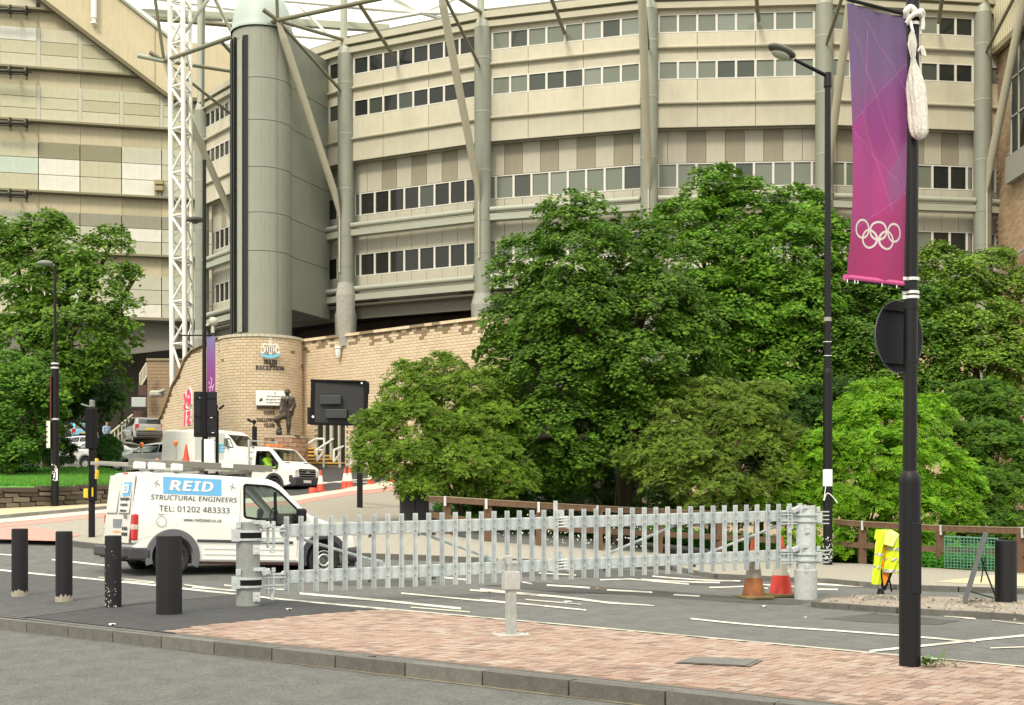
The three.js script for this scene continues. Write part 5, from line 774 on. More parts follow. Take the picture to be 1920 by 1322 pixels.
{ // lamp with a violet banner rising behind the white vans
  const D = 45, b = V((383 - 960) / F * D, G((383 - 960) / F * D, D), D), y = v => CY + (HV - v) / F * D - b.y;
  const t = lampPost('black lamp post with a narrow violet banner before the block wall', b, y(300), 0.1, 0.075, 2.0, 0);
  const gl = new MB(); gl.add(new THREE.SphereGeometry(0.16, 18, 12), tr(0.32, y(603), 0)).bar(new THREE.Vector3(0, y(612), 0), new THREE.Vector3(0.28, y(606), 0), 0.04).cyl(0.07, 0.05, 0.3, 0.3, y(616), 0); gl.build('globe', mat(0.45, 0.45, 0.38, 0.4), t); const ar = new MB(); for (const v of [629, 741]) ar.bar(new THREE.Vector3(v === 629 ? -0.9 : 0, y(v), 0.02), new THREE.Vector3(0.42, y(v), 0.02), 0.025); ar.build('banner_arm', M.blackPlastic, t);
  const cv = document.createElement('canvas'); cv.width = 96; cv.height = 512; const c = cv.getContext('2d'), g = c.createLinearGradient(0, 0, 0, 512); g.addColorStop(0, '#7a76a8'); g.addColorStop(0.5, '#84448f'); g.addColorStop(1, '#8a2a80'); c.fillStyle = g; c.fillRect(0, 0, 96, 512); c.strokeStyle = '#e6dcea'; c.lineWidth = 5; for (const q of [[30, 500, 60, 380], [20, 450, 70, 440], [60, 380, 40, 360], [60, 480, 80, 420], [40, 420, 20, 400], [50, 500, 84, 500]]) { c.beginPath(); c.moveTo(q[0], q[1]); c.lineTo(q[2], q[3]); c.stroke(); }
  const tx = new THREE.CanvasTexture(cv); tx.colorSpace = THREE.SRGBColorSpace; const bn = thing('banner', 'narrow violet banner on the lamp before the block wall', 'banner', b); const h = y(630) - y(740), pg = new THREE.PlaneGeometry(0.31, h, 6, 20), pp = pg.attributes.position; for (let i = 0; i < pp.count; i++) pp.setZ(i, 0.02 * Math.sin(pp.getX(i) * 18)); pg.computeVertexNormals(); const m = put('cloth', pg, phys(1, 1, 1, 0.7, { map: tx, transmission: 0.2, thickness: 0 }), bn); m.position.set(0.24, (y(630) + y(740)) / 2, 0.02);
}

// ------------------------------------------------------------------ traffic signals and sign backs
{
  const D = 40.5, x = u => (u - 960) / F * D, gy = G(x(386), D), b = V(x(385), gy, D), y = v => CY + (HV - v) / F * D - gy, t = thing('signal_board', 'black signal backboard on a post behind the white van', 'traffic signal', b);
  new MB().cyl(0.085, 0.085, y(735) + 0.2, 0, y(735) / 2 - 0.1, 0, 16).build('post', M.black, t);
  new MB().rbox(0.72, y(735) - y(820), 0.1, 0.02, 0.03, (y(735) + y(820)) / 2, 0.12).build('backboard', M.blackPlastic, t); const rb = new MB(); for (const v of [748, 782, 814]) rb.box(0.7, 0.03, 0.02, 0.03, y(v), 0.178); rb.box(0.18, y(735) - y(820) - 0.02, 0.05, -0.02, (y(735) + y(820)) / 2, 0.19); rb.build('rib', M.blackMatt, t); const bl = new MB(); for (const [u, v] of [[379, 747], [399, 784], [402, 812]]) bl.box(0.08, 0.025, 0.02, x(u) - x(385), y(v), 0.2); bl.build('clip', M.steel, t);
  const pr = new MB(); pr.box(0.09, y(770) + 0.1, 0.09, 0.36, y(770) / 2 - 0.05, -0.05); pr.build('side_post', M.black, t); const cm = new MB(); cm.bar(new THREE.Vector3(0.36, y(770), 0), new THREE.Vector3(0.36, y(763), 0), 0.03).rbox(0.12, 0.1, 0.14, 0.02, 0.34, y(762), 0.05).bar(new THREE.Vector3(0.44, y(767), 0), new THREE.Vector3(0.6, y(760), 0.05), 0.035); cm.build('camera', M.blackPlastic, t);
  const pa = new MB(); pa.box(0.3, y(824) - y(880), 0.012, 0.16, (y(824) + y(880)) / 2, 0.2); pa.build('notice', M.paper, t); const bx = new MB(); bx.rbox(0.14, 0.26, 0.1, 0.02, 0.04, y(838), 0.14); bx.build('junction_box', M.blackPlastic, t);
}
{
  const b = gv(674, 952, 0.1), D = -b.z, y = v => CY + (HV - v) / F * D - b.y, x = u => (u - 674) / F * D, t = thing('signal_board', 'large black sign seen from behind beside the leafy shrub', 'sign', b);
  new MB().box(0.16, y(790) + 0.2, 0.16, 0, y(790) / 2 - 0.1, -0.1).build('post', M.black, t);
  const w = x(690) - x(583), h = y(713) - y(797), cx = (x(690) + x(583)) / 2, cy = (y(713) + y(797)) / 2, pn = new MB(); pn.rbox(w, h, 0.06, 0.02, cx, cy, 0, 0.06, -0.035); pn.build('back_panel', mat(0.02, 0.021, 0.023, 0.6), t);
  const f = new MB(); for (const [a, bb, c, d] of [[583, 713, 688, 717], [583, 793, 690, 798], [583, 713, 590, 797], [683, 717, 690, 797]]) f.rbox(Math.max(0.05, x(c) - x(a)), Math.max(0.06, y(bb) - y(d)), 0.13, 0.015, (x(a) + x(c)) / 2, (y(bb) + y(d)) / 2, 0.05, 0, -0.02); f.build('frame', M.blackMatt, t);
  const bx = new MB(); for (const [a, bb, c, d] of [[601, 742, 641, 759], [612, 768, 652, 785]]) bx.rbox(x(c) - x(a), y(bb) - y(d), 0.16, 0.02, (x(a) + x(c)) / 2, (y(bb) + y(d)) / 2, 0.1); bx.build('control_box', mat(0.032, 0.036, 0.04, 0.45), t);
  const sd = new MB(); sd.rbox(x(590) - x(576), y(764) - y(795), 0.14, 0.02, (x(590) + x(576)) / 2, (y(764) + y(795)) / 2, -0.05).rbox(x(692) - x(682), y(717) - y(738), 0.1, 0.02, (x(692) + x(682)) / 2, (y(717) + y(738)) / 2, -0.05); sd.build('bracket', M.blackPlastic, t);
  const lt = new MB(); lt.cyl(0.04, 0.04, 0.03, x(588), y(782), 0.13, 12, Math.PI / 2).cyl(0.03, 0.03, 0.03, x(679), y(719), 0.1, 12, Math.PI / 2); lt.build('stud', M.white, t);
}
{
  const b = gv(172, 1007, 0.1), D = -b.z, y = v => CY + (HV - v) / F * D - b.y, x = u => (u - 172) / F * D, t = thing('traffic_signal', 'black traffic signal post with yellow push-button boxes behind the left bollards', 'traffic signal', b);
  new MB().cyl(0.072, 0.066, y(830) + 0.1, 0, y(830) / 2 - 0.05, 0, 16).build('post', M.black, t);
  const hd = new MB(); hd.rbox(0.2, y(766) - y(842), 0.26, 0.03, -0.01, (y(766) + y(842)) / 2, 0); for (const v of [780, 802, 824]) hd.add(new THREE.CylinderGeometry(0.09, 0.1, 0.16, 14, 1, true, 0, 4.4), tr(-0.02, y(v), -0.2, Math.PI / 2)); hd.build('signal_head', M.blackMatt, t);
  const lo = new MB(); lo.rbox(0.14, y(846) - y(940), 0.16, 0.02, 0.03, (y(846) + y(940)) / 2, 0.02); lo.build('lower_head', M.blackMatt, t);
  const cm = new MB(); cm.rbox(0.08, 0.16, 0.16, 0.02, 0.01, y(757), 0).bar(new THREE.Vector3(0, y(764), 0), new THREE.Vector3(-0.22, y(758), 0.05), 0.02); cm.build('detector', mat(0.2, 0.22, 0.2, 0.5), t);
  const yl = new MB(); yl.rbox(x(184) - x(178), 0.17, 0.14, 0.015, x(181), y(867), 0.02).rbox(0.07, 0.2, 0.14, 0.015, x(181), y(890), 0.02, 0, -0.15).rbox(0.1, 0.2, 0.14, 0.015, x(163), y(925), 0.02).rbox(0.03, 0.2, 0.05, 0.01, x(176.5), y(923), 0.1); yl.build('push_button_box', M.yellow, t);
  const wp = new MB(); wp.box(0.02, 0.22, 0.14, x(180), y(879), 0.02); wp.build('plate', mat(0.45, 0.47, 0.7, 0.5), t);
}
{ const D = 57, x = (473 - 960) / F * D, gy = G(x, D), y = v => CY + (HV - v) / F * D - gy, t = thing('camera_post', 'short dark post with two small cameras in front of the drum wall', 'camera post', V(x, gy, D)); new MB().cyl(0.11, 0.11, y(800), 0.1, y(800) / 2, 0, 14).build('post', M.blackPlastic, t); const c = new MB(); c.add(new THREE.SphereGeometry(0.1, 12, 8), tr(0.08, y(791), 0)).bar(new THREE.Vector3(0.08, y(800), 0), new THREE.Vector3(0.08, y(793), 0), 0.03).bar(new THREE.Vector3(-0.02, y(791), 0), new THREE.Vector3(-0.2, y(786), 0.1), 0.05); c.build('camera', M.blackPlastic, t); }

// ------------------------------------------------------------------ timber rail fence
{
  const t = thing('timber_fence', 'brown timber post and rail fence with metal straps below the trees', 'fence');
  const posts = [[806, 931, 990], [838, 932, 1001], [915, 937, 1015], [1013, 943, 1023], [1122, 949, 1031], [1235, 955, 1037], [1350, 960, 1044], [1480, 968, 1051], [1617, 978, 1057], [1764, 986, 1065], [1916, 990, 1074], [2080, 999, 1084]].map(([u, v, b]) => { const p = gv(u, b, 0.1), D = -p.z; return { x: p.x, d: D, y0: p.y, y1: CY + (HV - v) / F * D }; });
  const geo = new RoundedBoxGeometry(1, 1, 1, 1, 0.03);
  posts.forEach((p, i) => { if (i === 0) return; const w = 0.2; const m = put('post', geo, M.timber, t); m.position.set(p.x, (p.y0 + p.y1 - 0.1) / 2, -p.d - 0.02); m.scale.set(w, p.y1 - p.y0 - 0.06, 0.14); const s = new MB(); s.box(0.06, 0.24, 0.012, p.x - 0.04, p.y1 - 0.1, -p.d + 0.125).box(0.06, 0.012, 0.17, p.x - 0.04, p.y1 + 0.016, -p.d + 0.045); s.build('strap', M.steel, t); });
  for (let i = 0; i + 1 < posts.length; i++) { const a = posts[i], b = posts[i + 1]; const r1 = new MB(); r1.beam(V(a.x, a.y1 - 0.065, a.d - 0.04), V(b.x, b.y1 - 0.065, b.d - 0.04), 0.13, 0.14); r1.build('rail', M.timber, t); const c1 = new MB(); c1.beam(V(a.x, a.y1 + 0.004, a.d - 0.04), V(b.x, b.y1 + 0.004, b.d - 0.04), 0.15, 0.02); c1.build('rail_cap', M.timberTop, t); const ya = lerp(a.y0, a.y1, 0.44), yb = lerp(b.y0, b.y1, 0.44); const r2 = new MB(); r2.beam(V(a.x, ya, a.d - 0.03), V(b.x, yb, b.d - 0.03), 0.06, 0.15); r2.build('rail', M.timber, t); }
}
{ // black equipment cabinet at the end of the fence
  const b = gv(777, 985, 0.1), s = F / -b.z, t = thing('street_cabinet', 'black street equipment cabinet at the end of the timber fence', 'cabinet', b, 0.12); const w = 54 / s, h = 68 / s; new MB().rbox(w, h, 0.45, 0.02, 0, h / 2, -0.1).build('body', mat(0.012, 0.012, 0.016, 0.5), t); new MB().rbox(w + 0.05, 0.05, 0.5, 0.015, 0, h + 0.01, -0.1).build('lid', mat(0.014, 0.014, 0.018, 0.5), t); new MB().box(0.012, h - 0.1, 0.01, 0.02, h / 2, 0.128).build('door_gap', M.blackMatt, t); const k = new MB(); for (const [x, y] of [[-0.25, h - 0.06], [0.03, 0.12], [0.22, h - 0.02]]) k.cyl(0.018, 0.018, 0.02, x, y, 0.13, 10, Math.PI / 2); k.build('lock', M.steel, t);
  const e = gv(815, 990, 0.1), t2 = thing('street_cabinet', 'low black box beside the street equipment cabinet', 'cabinet', e, 0.1); new MB().rbox(0.3, 0.46, 0.3, 0.02, 0, 0.23, 0).build('body', mat(0.015, 0.015, 0.019, 0.5), t2); new MB().box(0.04, 0.1, 0.01, 0.04, 0.34, 0.153).build('label', M.yellow, t2);
}

// ------------------------------------------------------------------ cones
function cone(u, v, top, label, o = {}) {
  const p = o.at ?? gv(u, v), s = F / -p.z, h = (v - top) / s, t = thing('traffic_cone', label, 'traffic cone', p, o.turn ?? 0.3, o.group), r0 = 0.2 * h, r1 = 0.036 * h;
  const rad = f => lerp(r0, r1, f), cut = [0.055, 0.36, 0.74, 1.0], ms = [o.base ?? M.coneR, o.mid ?? M.coneW, o.tip ?? M.coneR];
  const names = ['lower_band', 'reflective_band', 'tip'];
  for (let k = 0; k < 3; k++) { const a = cut[k], b = cut[k + 1]; const pr = [[rad(a), a * h], [rad(b), b * h]]; if (k === 2) pr.push([r1 * 0.8, h], [r1 * 0.7, h - 0.03]); if (k === 0) pr.unshift([rad(a) * 1.2, a * h - 0.006]); new MB().lathe(pr, 0, 0, 0, 24).build(names[k], ms[k], t); }
  const b = new MB(); b.rbox(r0 * 2.6, 0.055 * h, r0 * 2.6, 0.02 * h, 0, 0.03 * h, 0); b.build('foot', o.foot ?? M.coneR, t); return t;
}
M.coneR = phys(0.68, 0.075, 0.035, 0.5, { map: T.dirty }); M.coneW = mat(0.78, 0.77, 0.74, 0.5, { map: T.dirty });
const dirtyW = mat(0.36, 0.32, 0.25, 0.85, { map: T.patch }), dirtyO = mat(0.36, 0.13, 0.045, 0.85, { map: T.patch }), footB = mat(0.2, 0.15, 0.06, 0.9, { map: T.patch });
cone(1413, 1123, 1012, 'grimy brown and orange traffic cone behind the gate', { mid: dirtyW, base: dirtyO, tip: mat(0.6, 0.13, 0.04, 0.7, { map: T.dirty }), foot: footB });
cone(1464, 1119, 1006, 'clean red traffic cone next to the sleeved gate post', { mid: mat(0.6, 0.57, 0.5, 0.6, { map: T.dirty }), base: phys(0.72, 0.05, 0.035, 0.5, { map: T.dirty }), foot: footB, turn: 0.1 });
const cg = 'traffic cones along the far pink kerb';
cone(601, 923, 881, 'far traffic cone standing alone right of the tipper truck', { group: cg });
{ const p = gv(586, 926), t = thing('traffic_cone', 'cut-down orange cone base beside the tipper bumper', 'traffic cone', p, 0.2, cg); new MB().lathe([[0.16, 0.02], [0.13, 0.24], [0.001, 0.24]], 0, 0, 0, 20).build('stump', M.coneR, t); new MB().rbox(0.4, 0.04, 0.4, 0.015, 0, 0.02, 0).build('foot', M.coneR, t); }
cone(647, 917, 877, 'left one of the two touching far cones by the signal post', { group: cg, turn: 0.5 }); cone(655.5, 917, 876, 'right one of the two touching far cones by the signal post', { group: cg });
cone(694, 912, 875, 'far traffic cone just right of the signal post', { group: cg }); cone(734, 908, 878, 'far traffic cone half hidden by the leafy shrub', { group: cg });
cone(349, 869, 833, 'plain orange cone riding on the truck bed', { at: V((349 - 960) / F * 51.5, CY + (HV - 869) / F * 51.5, 51.5), mid: M.coneR });

// ------------------------------------------------------------------ far island: jacket over a road sign, leaning board
{
  const b = gv(1652, 1114, 0.09), D = -b.z, s = F / D, X = u => (u - 1652) / s, Y = v => CY + (HV - v) / F * D - b.y;
  const t = thing('road_sign', 'orange triangular road sign standing point down on the far island', 'sign', b), sh = (k) => poly([[-0.12, 0.93], [0.42, 0.93], [0.085, 0.06], [0.025, 0.06]]);
  new MB().ext(sh(1), 0.02, tr(0, 0, -0.03)).build('frame', M.blackMatt, t); new MB().ext(poly([[-0.07, 0.89], [0.36, 0.89], [0.06, 0.13], [0.035, 0.13]]), 0.008, tr(0.01, 0.02, -0.008)).build('face', mat(0.82, 0.28, 0.015, 0.5), t); new MB().cyl(0.07, 0.045, 0.1, 0, 0.04, -0.02, 14).bar(new THREE.Vector3(0.05, 0.8, -0.05), new THREE.Vector3(0.3, 0.02, -0.4), 0.015).build('stand', M.blackPlastic, t);
  // jacket: draped over the top, one sleeve hanging on the left, hem band on the right
  const j = thing('safety_jacket', 'yellow high-visibility jacket with grey bands draped over the road sign', 'jacket', b);
  const cl = phys(0.66, 0.85, 0.015, 0.7, { bumpMap: T.fine, bumpScale: 0.01 }), band = mat(0.45, 0.45, 0.42, 0.4);
  const sheet = (rows, z, amp, n = 14) => { const g = new THREE.PlaneGeometry(1, 1, n, 24), p = g.attributes.position; for (let i = 0; i < p.count; i++) { const fx = p.getX(i) + 0.5, fy = (0.5 - p.getY(i)) * (rows.length - 1), k = Math.min(rows.length - 2, Math.floor(fy)), f = fy - k, r0 = rows[k], r1 = rows[k + 1], l = lerp(r0[1], r1[1], f), r = lerp(r0[2], r1[2], f), v = lerp(r0[0], r1[0], f), v2 = lerp(r0[3] ?? r0[0], r1[3] ?? r1[0], f); const e = Math.sin(fx * Math.PI); p.setXYZ(i, X(lerp(l, r, fx)), Y(lerp(v, v2, fx)), z + 0.09 * e + amp * Math.sin(fx * 13 + fy * 2.5) + 0.4 * amp * Math.sin(fx * 29 - fy * 5)); } g.computeVertexNormals(); return g; };
  put('body', sheet([[993, 1648, 1670], [1000, 1646, 1684], [1015, 1656, 1689], [1025, 1661, 1689], [1045, 1658, 1688], [1060, 1655, 1686], [1070, 1653, 1684, 1077]], 0.02, 0.012), cl, j);
  put('sleeve', sheet([[996, 1644, 1662], [1010, 1641, 1659], [1025, 1639, 1656], [1045, 1637, 1653], [1065, 1635, 1650], [1085, 1633, 1650], [1095, 1632, 1650]], 0.06, 0.01, 10), cl, j);
  put('lining', sheet([[1012, 1655, 1664], [1030, 1653, 1661], [1050, 1650, 1658], [1068, 1648, 1655]], -0.01, 0.006), mat(0.75, 0.27, 0.02, 0.6), j); put('collar_flap', sheet([[993, 1650, 1668], [1004, 1648, 1684], [1020, 1652, 1674, 1026]], 0.1, 0.014, 10), phys(0.8, 0.82, 0.25, 0.6), j);
  put('back', sheet([[993, 1648, 1670], [1010, 1646, 1688], [1065, 1656, 1688]], -0.2, -0.012), cl, j);
  for (const [v0, v1, l, r, z] of [[1037, 1042, 1637.4, 1654.6, 0.066], [1060, 1065, 1635, 1651, 0.066], [1027, 1032, 1661, 1689, 0.03], [1046, 1051, 1658, 1688, 0.03], [1067, 1073, 1653, 1684, 0.03]]) put('reflective_band', sheet([[v0, l, r], [v1, l, r]], z, 0.01), band, j);
  // dark panel standing edge-on just left of the pole
  const q = gv(1696, 1125, 0.09), pn = thing('barrier_panel', 'narrow dark panel on edge right behind the banner pole', 'panel', q); new MB().rbox(0.08, 1.08, 0.24, 0.015, 0.0, 0.56, -0.1, -0.3).build('panel', M.blackMatt, pn); new MB().rbox(0.2, 0.05, 0.4, 0.02, 0.05, 0.03, -0.1, -0.3).build('foot', M.blackPlastic, pn);
}
{
  const b = gv(1806, 1128, 0.09), D = -b.z, s = F / D, Y = v => CY + (HV - v) / F * D - b.y, t = thing('folding_sign', 'grey folding sign board seen edge-on leaning towards the black bollard', 'sign', b);
  const A = new THREE.Vector3(-0.02, 0.01, 0.1), B = new THREE.Vector3((1850 - 1806) / s, Y(998), -0.05), d = B.clone().sub(A), L = d.length(); d.normalize(); const zax = new THREE.Vector3(-0.33, 0, 1).normalize(), side = new THREE.Vector3().crossVectors(d, zax).normalize(), m = new THREE.Matrix4().makeBasis(side, d, zax); m.setPosition(A.clone().add(B).multiplyScalar(0.5));
  new MB().add(new RoundedBoxGeometry(0.04, L, 0.62, 2, 0.01), m).build('board', mat(0.13, 0.145, 0.155, 0.45), t);
  const f = new MB(); f.add(new THREE.BoxGeometry(0.07, L, 0.03), m.clone().multiply(tr(-0.0, 0, 0.32))); f.build('edge', mat(0.06, 0.065, 0.07, 0.5), t);
  const st = new MB(); st.bar(new THREE.Vector3(0.3, 0.72, -0.1), new THREE.Vector3(0.62, 0.02, -0.25), 0.014).bar(new THREE.Vector3(0.1, 0.16, 0.05), new THREE.Vector3(0.62, 0.02, -0.05), 0.012).bar(new THREE.Vector3(0.31, 0.72, 0.1), new THREE.Vector3(0.28, 0.3, 0), 0.01); st.build('strut', mat(0.02, 0.05, 0.035, 0.6), t);
  // green mesh behind, fixed to the fence
  const g0 = gp(1768, 1066, 0.1), g1 = gp(1868, 1072, 0.1), n = thing('mesh_panel', 'green plastic mesh panel tied to the timber fence', 'mesh'); const a = V(g0[0], 0, g0[1] - 0.12), c = V(g1[0], 0, g1[1] - 0.12), h0 = G(...g0) + 0.1, mb = new MB(); for (let k = 0; k <= 16; k++) { const p = a.clone().lerp(c, k / 16); mb.box(0.02, 0.72, 0.01, p.x, h0 + 0.4, p.z); } for (let k = 0; k <= 10; k++) { const y = h0 + 0.04 + k * 0.072; mb.beam(new THREE.Vector3(a.x, y, a.z), new THREE.Vector3(c.x, y, c.z), 0.01, 0.016); } mb.build('mesh', mat(0.09, 0.24, 0.17, 0.7), n); const fr = new MB(); fr.beam(new THREE.Vector3(a.x, h0 + 0.78, a.z), new THREE.Vector3(c.x, h0 + 0.76, c.z), 0.03, 0.03); fr.build('edge', mat(0.12, 0.28, 0.2, 0.7), n);
}
{ // small litter on the road
  const gs = [[487 * 0.29 + 400, 1145, 0.5, 0.5, 0.48], [916, 1112, 0.8, 0.5, 0.2], [1121, 1106, 0.6, 0.25, 0.1], [1064, 1131, 0.75, 0.75, 0.72], [1433, 1139, 0.75, 0.75, 0.7], [210, 1174, 0.7, 0.7, 0.66]];
  const nm = ['pale scrap of litter on the tarmac patch', 'yellow scrap of litter on the road near the catch post', 'orange scrap of litter behind the catch post', 'white paper scrap on the road before the gate', 'white paper scrap near the sleeved gate post', 'small white scrap near the near kerb'];
  gs.forEach(([u, v, r, g, b], i) => { const p = gv(u, v), s = 0.03 + 0.02 * (i === 3); tag(put('litter', (() => { const q = new THREE.PlaneGeometry(s * 2.4, s * 1.6, 3, 3); const pp = q.attributes.position; for (let k = 0; k < pp.count; k++) pp.setZ(k, 0.012 * Math.sin(k * 2.3)); q.rotateX(-Math.PI / 2); q.computeVertexNormals(); return q; })(), mat(r, g, b, 0.8)), nm[i], 'litter').position.set(p.x, p.y + 0.022, p.z); });
}

// ------------------------------------------------------------------ vehicles: a shell swept across its side outline, with real window openings
const arch = (cx, R, y0, n = 14) => { const a0 = Math.asin(Math.min(1, y0 / R)), r = []; return { R, pts: c => { const out = []; for (let k = 0; k <= n; k++) { const a = Math.PI - (k / n) * Math.PI; out.push([cx + Math.cos(a) * R, c + Math.sin(a) * R]); } return out; } }; };
function roundPoly(pts, n = 4) { // [x, y, corner radius]
  const out = [], N = pts.length;
  pts.forEach(([x, y, r], i) => {
    if (!r) return out.push([x, y]);
    const [px, py] = pts[(i + N - 1) % N], [nx, ny] = pts[(i + 1) % N], l0 = Math.hypot(px - x, py - y), l1 = Math.hypot(nx - x, ny - y), q = Math.min(r, l0 * 0.49, l1 * 0.49), a = [x + (px - x) / l0 * q, y + (py - y) / l0 * q], b = [x + (nx - x) / l1 * q, y + (ny - y) / l1 * q];
    for (let k = 0; k <= n; k++) { const t = k / n; out.push([(1 - t) ** 2 * a[0] + 2 * t * (1 - t) * x + t * t * b[0], (1 - t) ** 2 * a[1] + 2 * t * (1 - t) * y + t * t * b[1]]); }
  });
  return out;
}
function inset(pts, r) { // anticlockwise outline moved inwards
  const N = pts.length;
  return pts.map(([x, y], i) => { const [ax, ay] = pts[(i + N - 1) % N], [bx, by] = pts[(i + 1) % N]; let n0 = [ay - y, x - ax], n1 = [y - by, bx - x]; const l0 = Math.hypot(...n0) || 1, l1 = Math.hypot(...n1) || 1; let nx = n0[0] / l0 + n1[0] / l1, ny = n0[1] / l0 + n1[1] / l1; const l = Math.hypot(nx, ny) || 1; nx /= l; ny /= l; const c = Math.max(0.5, (nx * n0[0] + ny * n0[1]) / l0); return [x + nx * r / c, y + ny * r / c]; });
}
function shell(t, o) { // o: outline, w half width, r edge radius, taper(x, y), glass(mx, my), windows [outlines], paint
  const P = o.outline, N = P.length, Q = inset(P, o.r), tp = o.taper ?? (() => 1), paint = [], gl = [];
  const cs = []; for (let k = 0; k <= 4; k++) { const a = k / 4 * Math.PI / 2; cs.push([o.w - o.r + o.r * Math.sin(a), o.r * (1 - Math.cos(a))]); }
  const prof = [...cs.slice().reverse().map(([z, i]) => [-z, i]), [-(o.w - o.r - 0.07), 0], [0, 0], [o.w - o.r - 0.07, 0], ...cs];
  const at2 = (i, [z, ins]) => { const f = ins / o.r, x = lerp(P[i][0], Q[i][0], f), y = lerp(P[i][1], Q[i][1], f); return [x, y, z * tp(x, y)]; };
  for (let i = 0; i < N; i++) { const j = (i + 1) % N, g = o.glass?.((P[i][0] + P[j][0]) / 2, (P[i][1] + P[j][1]) / 2); for (let k = 0; k + 1 < prof.length; k++) { const out = g && k >= 5 && k <= 6 ? gl : paint, a = at2(i, prof[k]), b = at2(j, prof[k]), c = at2(j, prof[k + 1]), d = at2(i, prof[k + 1]); out.push(...a, ...b, ...c, ...a, ...c, ...d); } }
  const mk = arr => { let g = new THREE.BufferGeometry(); g.setAttribute('position', new THREE.BufferAttribute(new Float32Array(arr), 3)); g.computeVertexNormals(); return clean(g); };
  const sides = (outline, z, holes = [], d = 0.2) => [-1, 1].map(s => { const sh = poly(outline); for (const h of holes) sh.holes.push(poly(h)); let g = new TessellateModifier(d, 5).modify(new THREE.ShapeGeometry(sh).toNonIndexed()); const p = g.attributes.position; for (let i = 0; i < p.count; i++) p.setZ(i, s * z * tp(p.getX(i), p.getY(i))); g.computeVertexNormals(); return clean(g); });
  put('body', mergeGeometries([mk(paint), ...sides(Q, o.w, o.windows ?? [])]), o.paint, t);
  if (gl.length) put('windscreen', mk(gl), o.glassM ?? M.carGlass, t);
  for (const wd of o.windows ?? []) { for (const g of sides(wd, o.w - 0.012)) put('side_window', g, o.glassM ?? M.carGlass, t); const sh = poly(inset(wd, -0.02)); sh.holes.push(poly(inset(wd, 0.022))); const gs = [-1, 1].map(s => { let g = new TessellateModifier(0.3, 3).modify(new THREE.ShapeGeometry(sh).toNonIndexed()); const p = g.attributes.position; for (let i = 0; i < p.count; i++) p.setZ(i, s * (o.w + 0.004) * tp(p.getX(i), p.getY(i))); g.computeVertexNormals(); return clean(g); }); for (const g of gs) put('window_seal', g, M.blackMatt, t); }
}
function wheel(t, x, z, R, wd, rimM, spokes = 8) {
  const s = Math.sign(z), W = new THREE.Group(); W.name = 'wheel'; W.position.set(x, R, z); t.add(W);
  new MB().add(new THREE.LatheGeometry([[R * 0.6, -wd / 2], [R * 0.93, -wd / 2], [R, -wd * 0.36], [R, wd * 0.36], [R * 0.93, wd / 2], [R * 0.6, wd / 2], [R * 0.6, -wd / 2]].map(q => new THREE.Vector2(...q)), 36), tr(0, 0, 0, Math.PI / 2)).build('tyre', M.rubber, W);
  const b = new MB(); b.add(new THREE.LatheGeometry([[0.001, wd * 0.3], [R * 0.16, wd * 0.32], [R * 0.2, wd * 0.2], [R * 0.5, wd * 0.24], [R * 0.56, wd * 0.42], [R * 0.62, wd * 0.46]].map(q => new THREE.Vector2(...q)), 30), tr(0, 0, 0, s > 0 ? Math.PI / 2 : -Math.PI / 2)); b.build('rim', rimM, W);
  const h = new MB(); for (let k = 0; k < spokes; k++) { const a = k / spokes * Math.PI * 2; h.cyl(R * 0.055, R * 0.055, 0.02, Math.cos(a) * R * 0.4, Math.sin(a) * R * 0.4, s * wd * 0.23, 8, Math.PI / 2); } h.build('rim_hole', M.blackMatt, W);
}
const vanBackM = phys(0.62, 0.61, 0.57, 0.4, { clearcoat: 0.5, clearcoatRoughness: 0.1 });

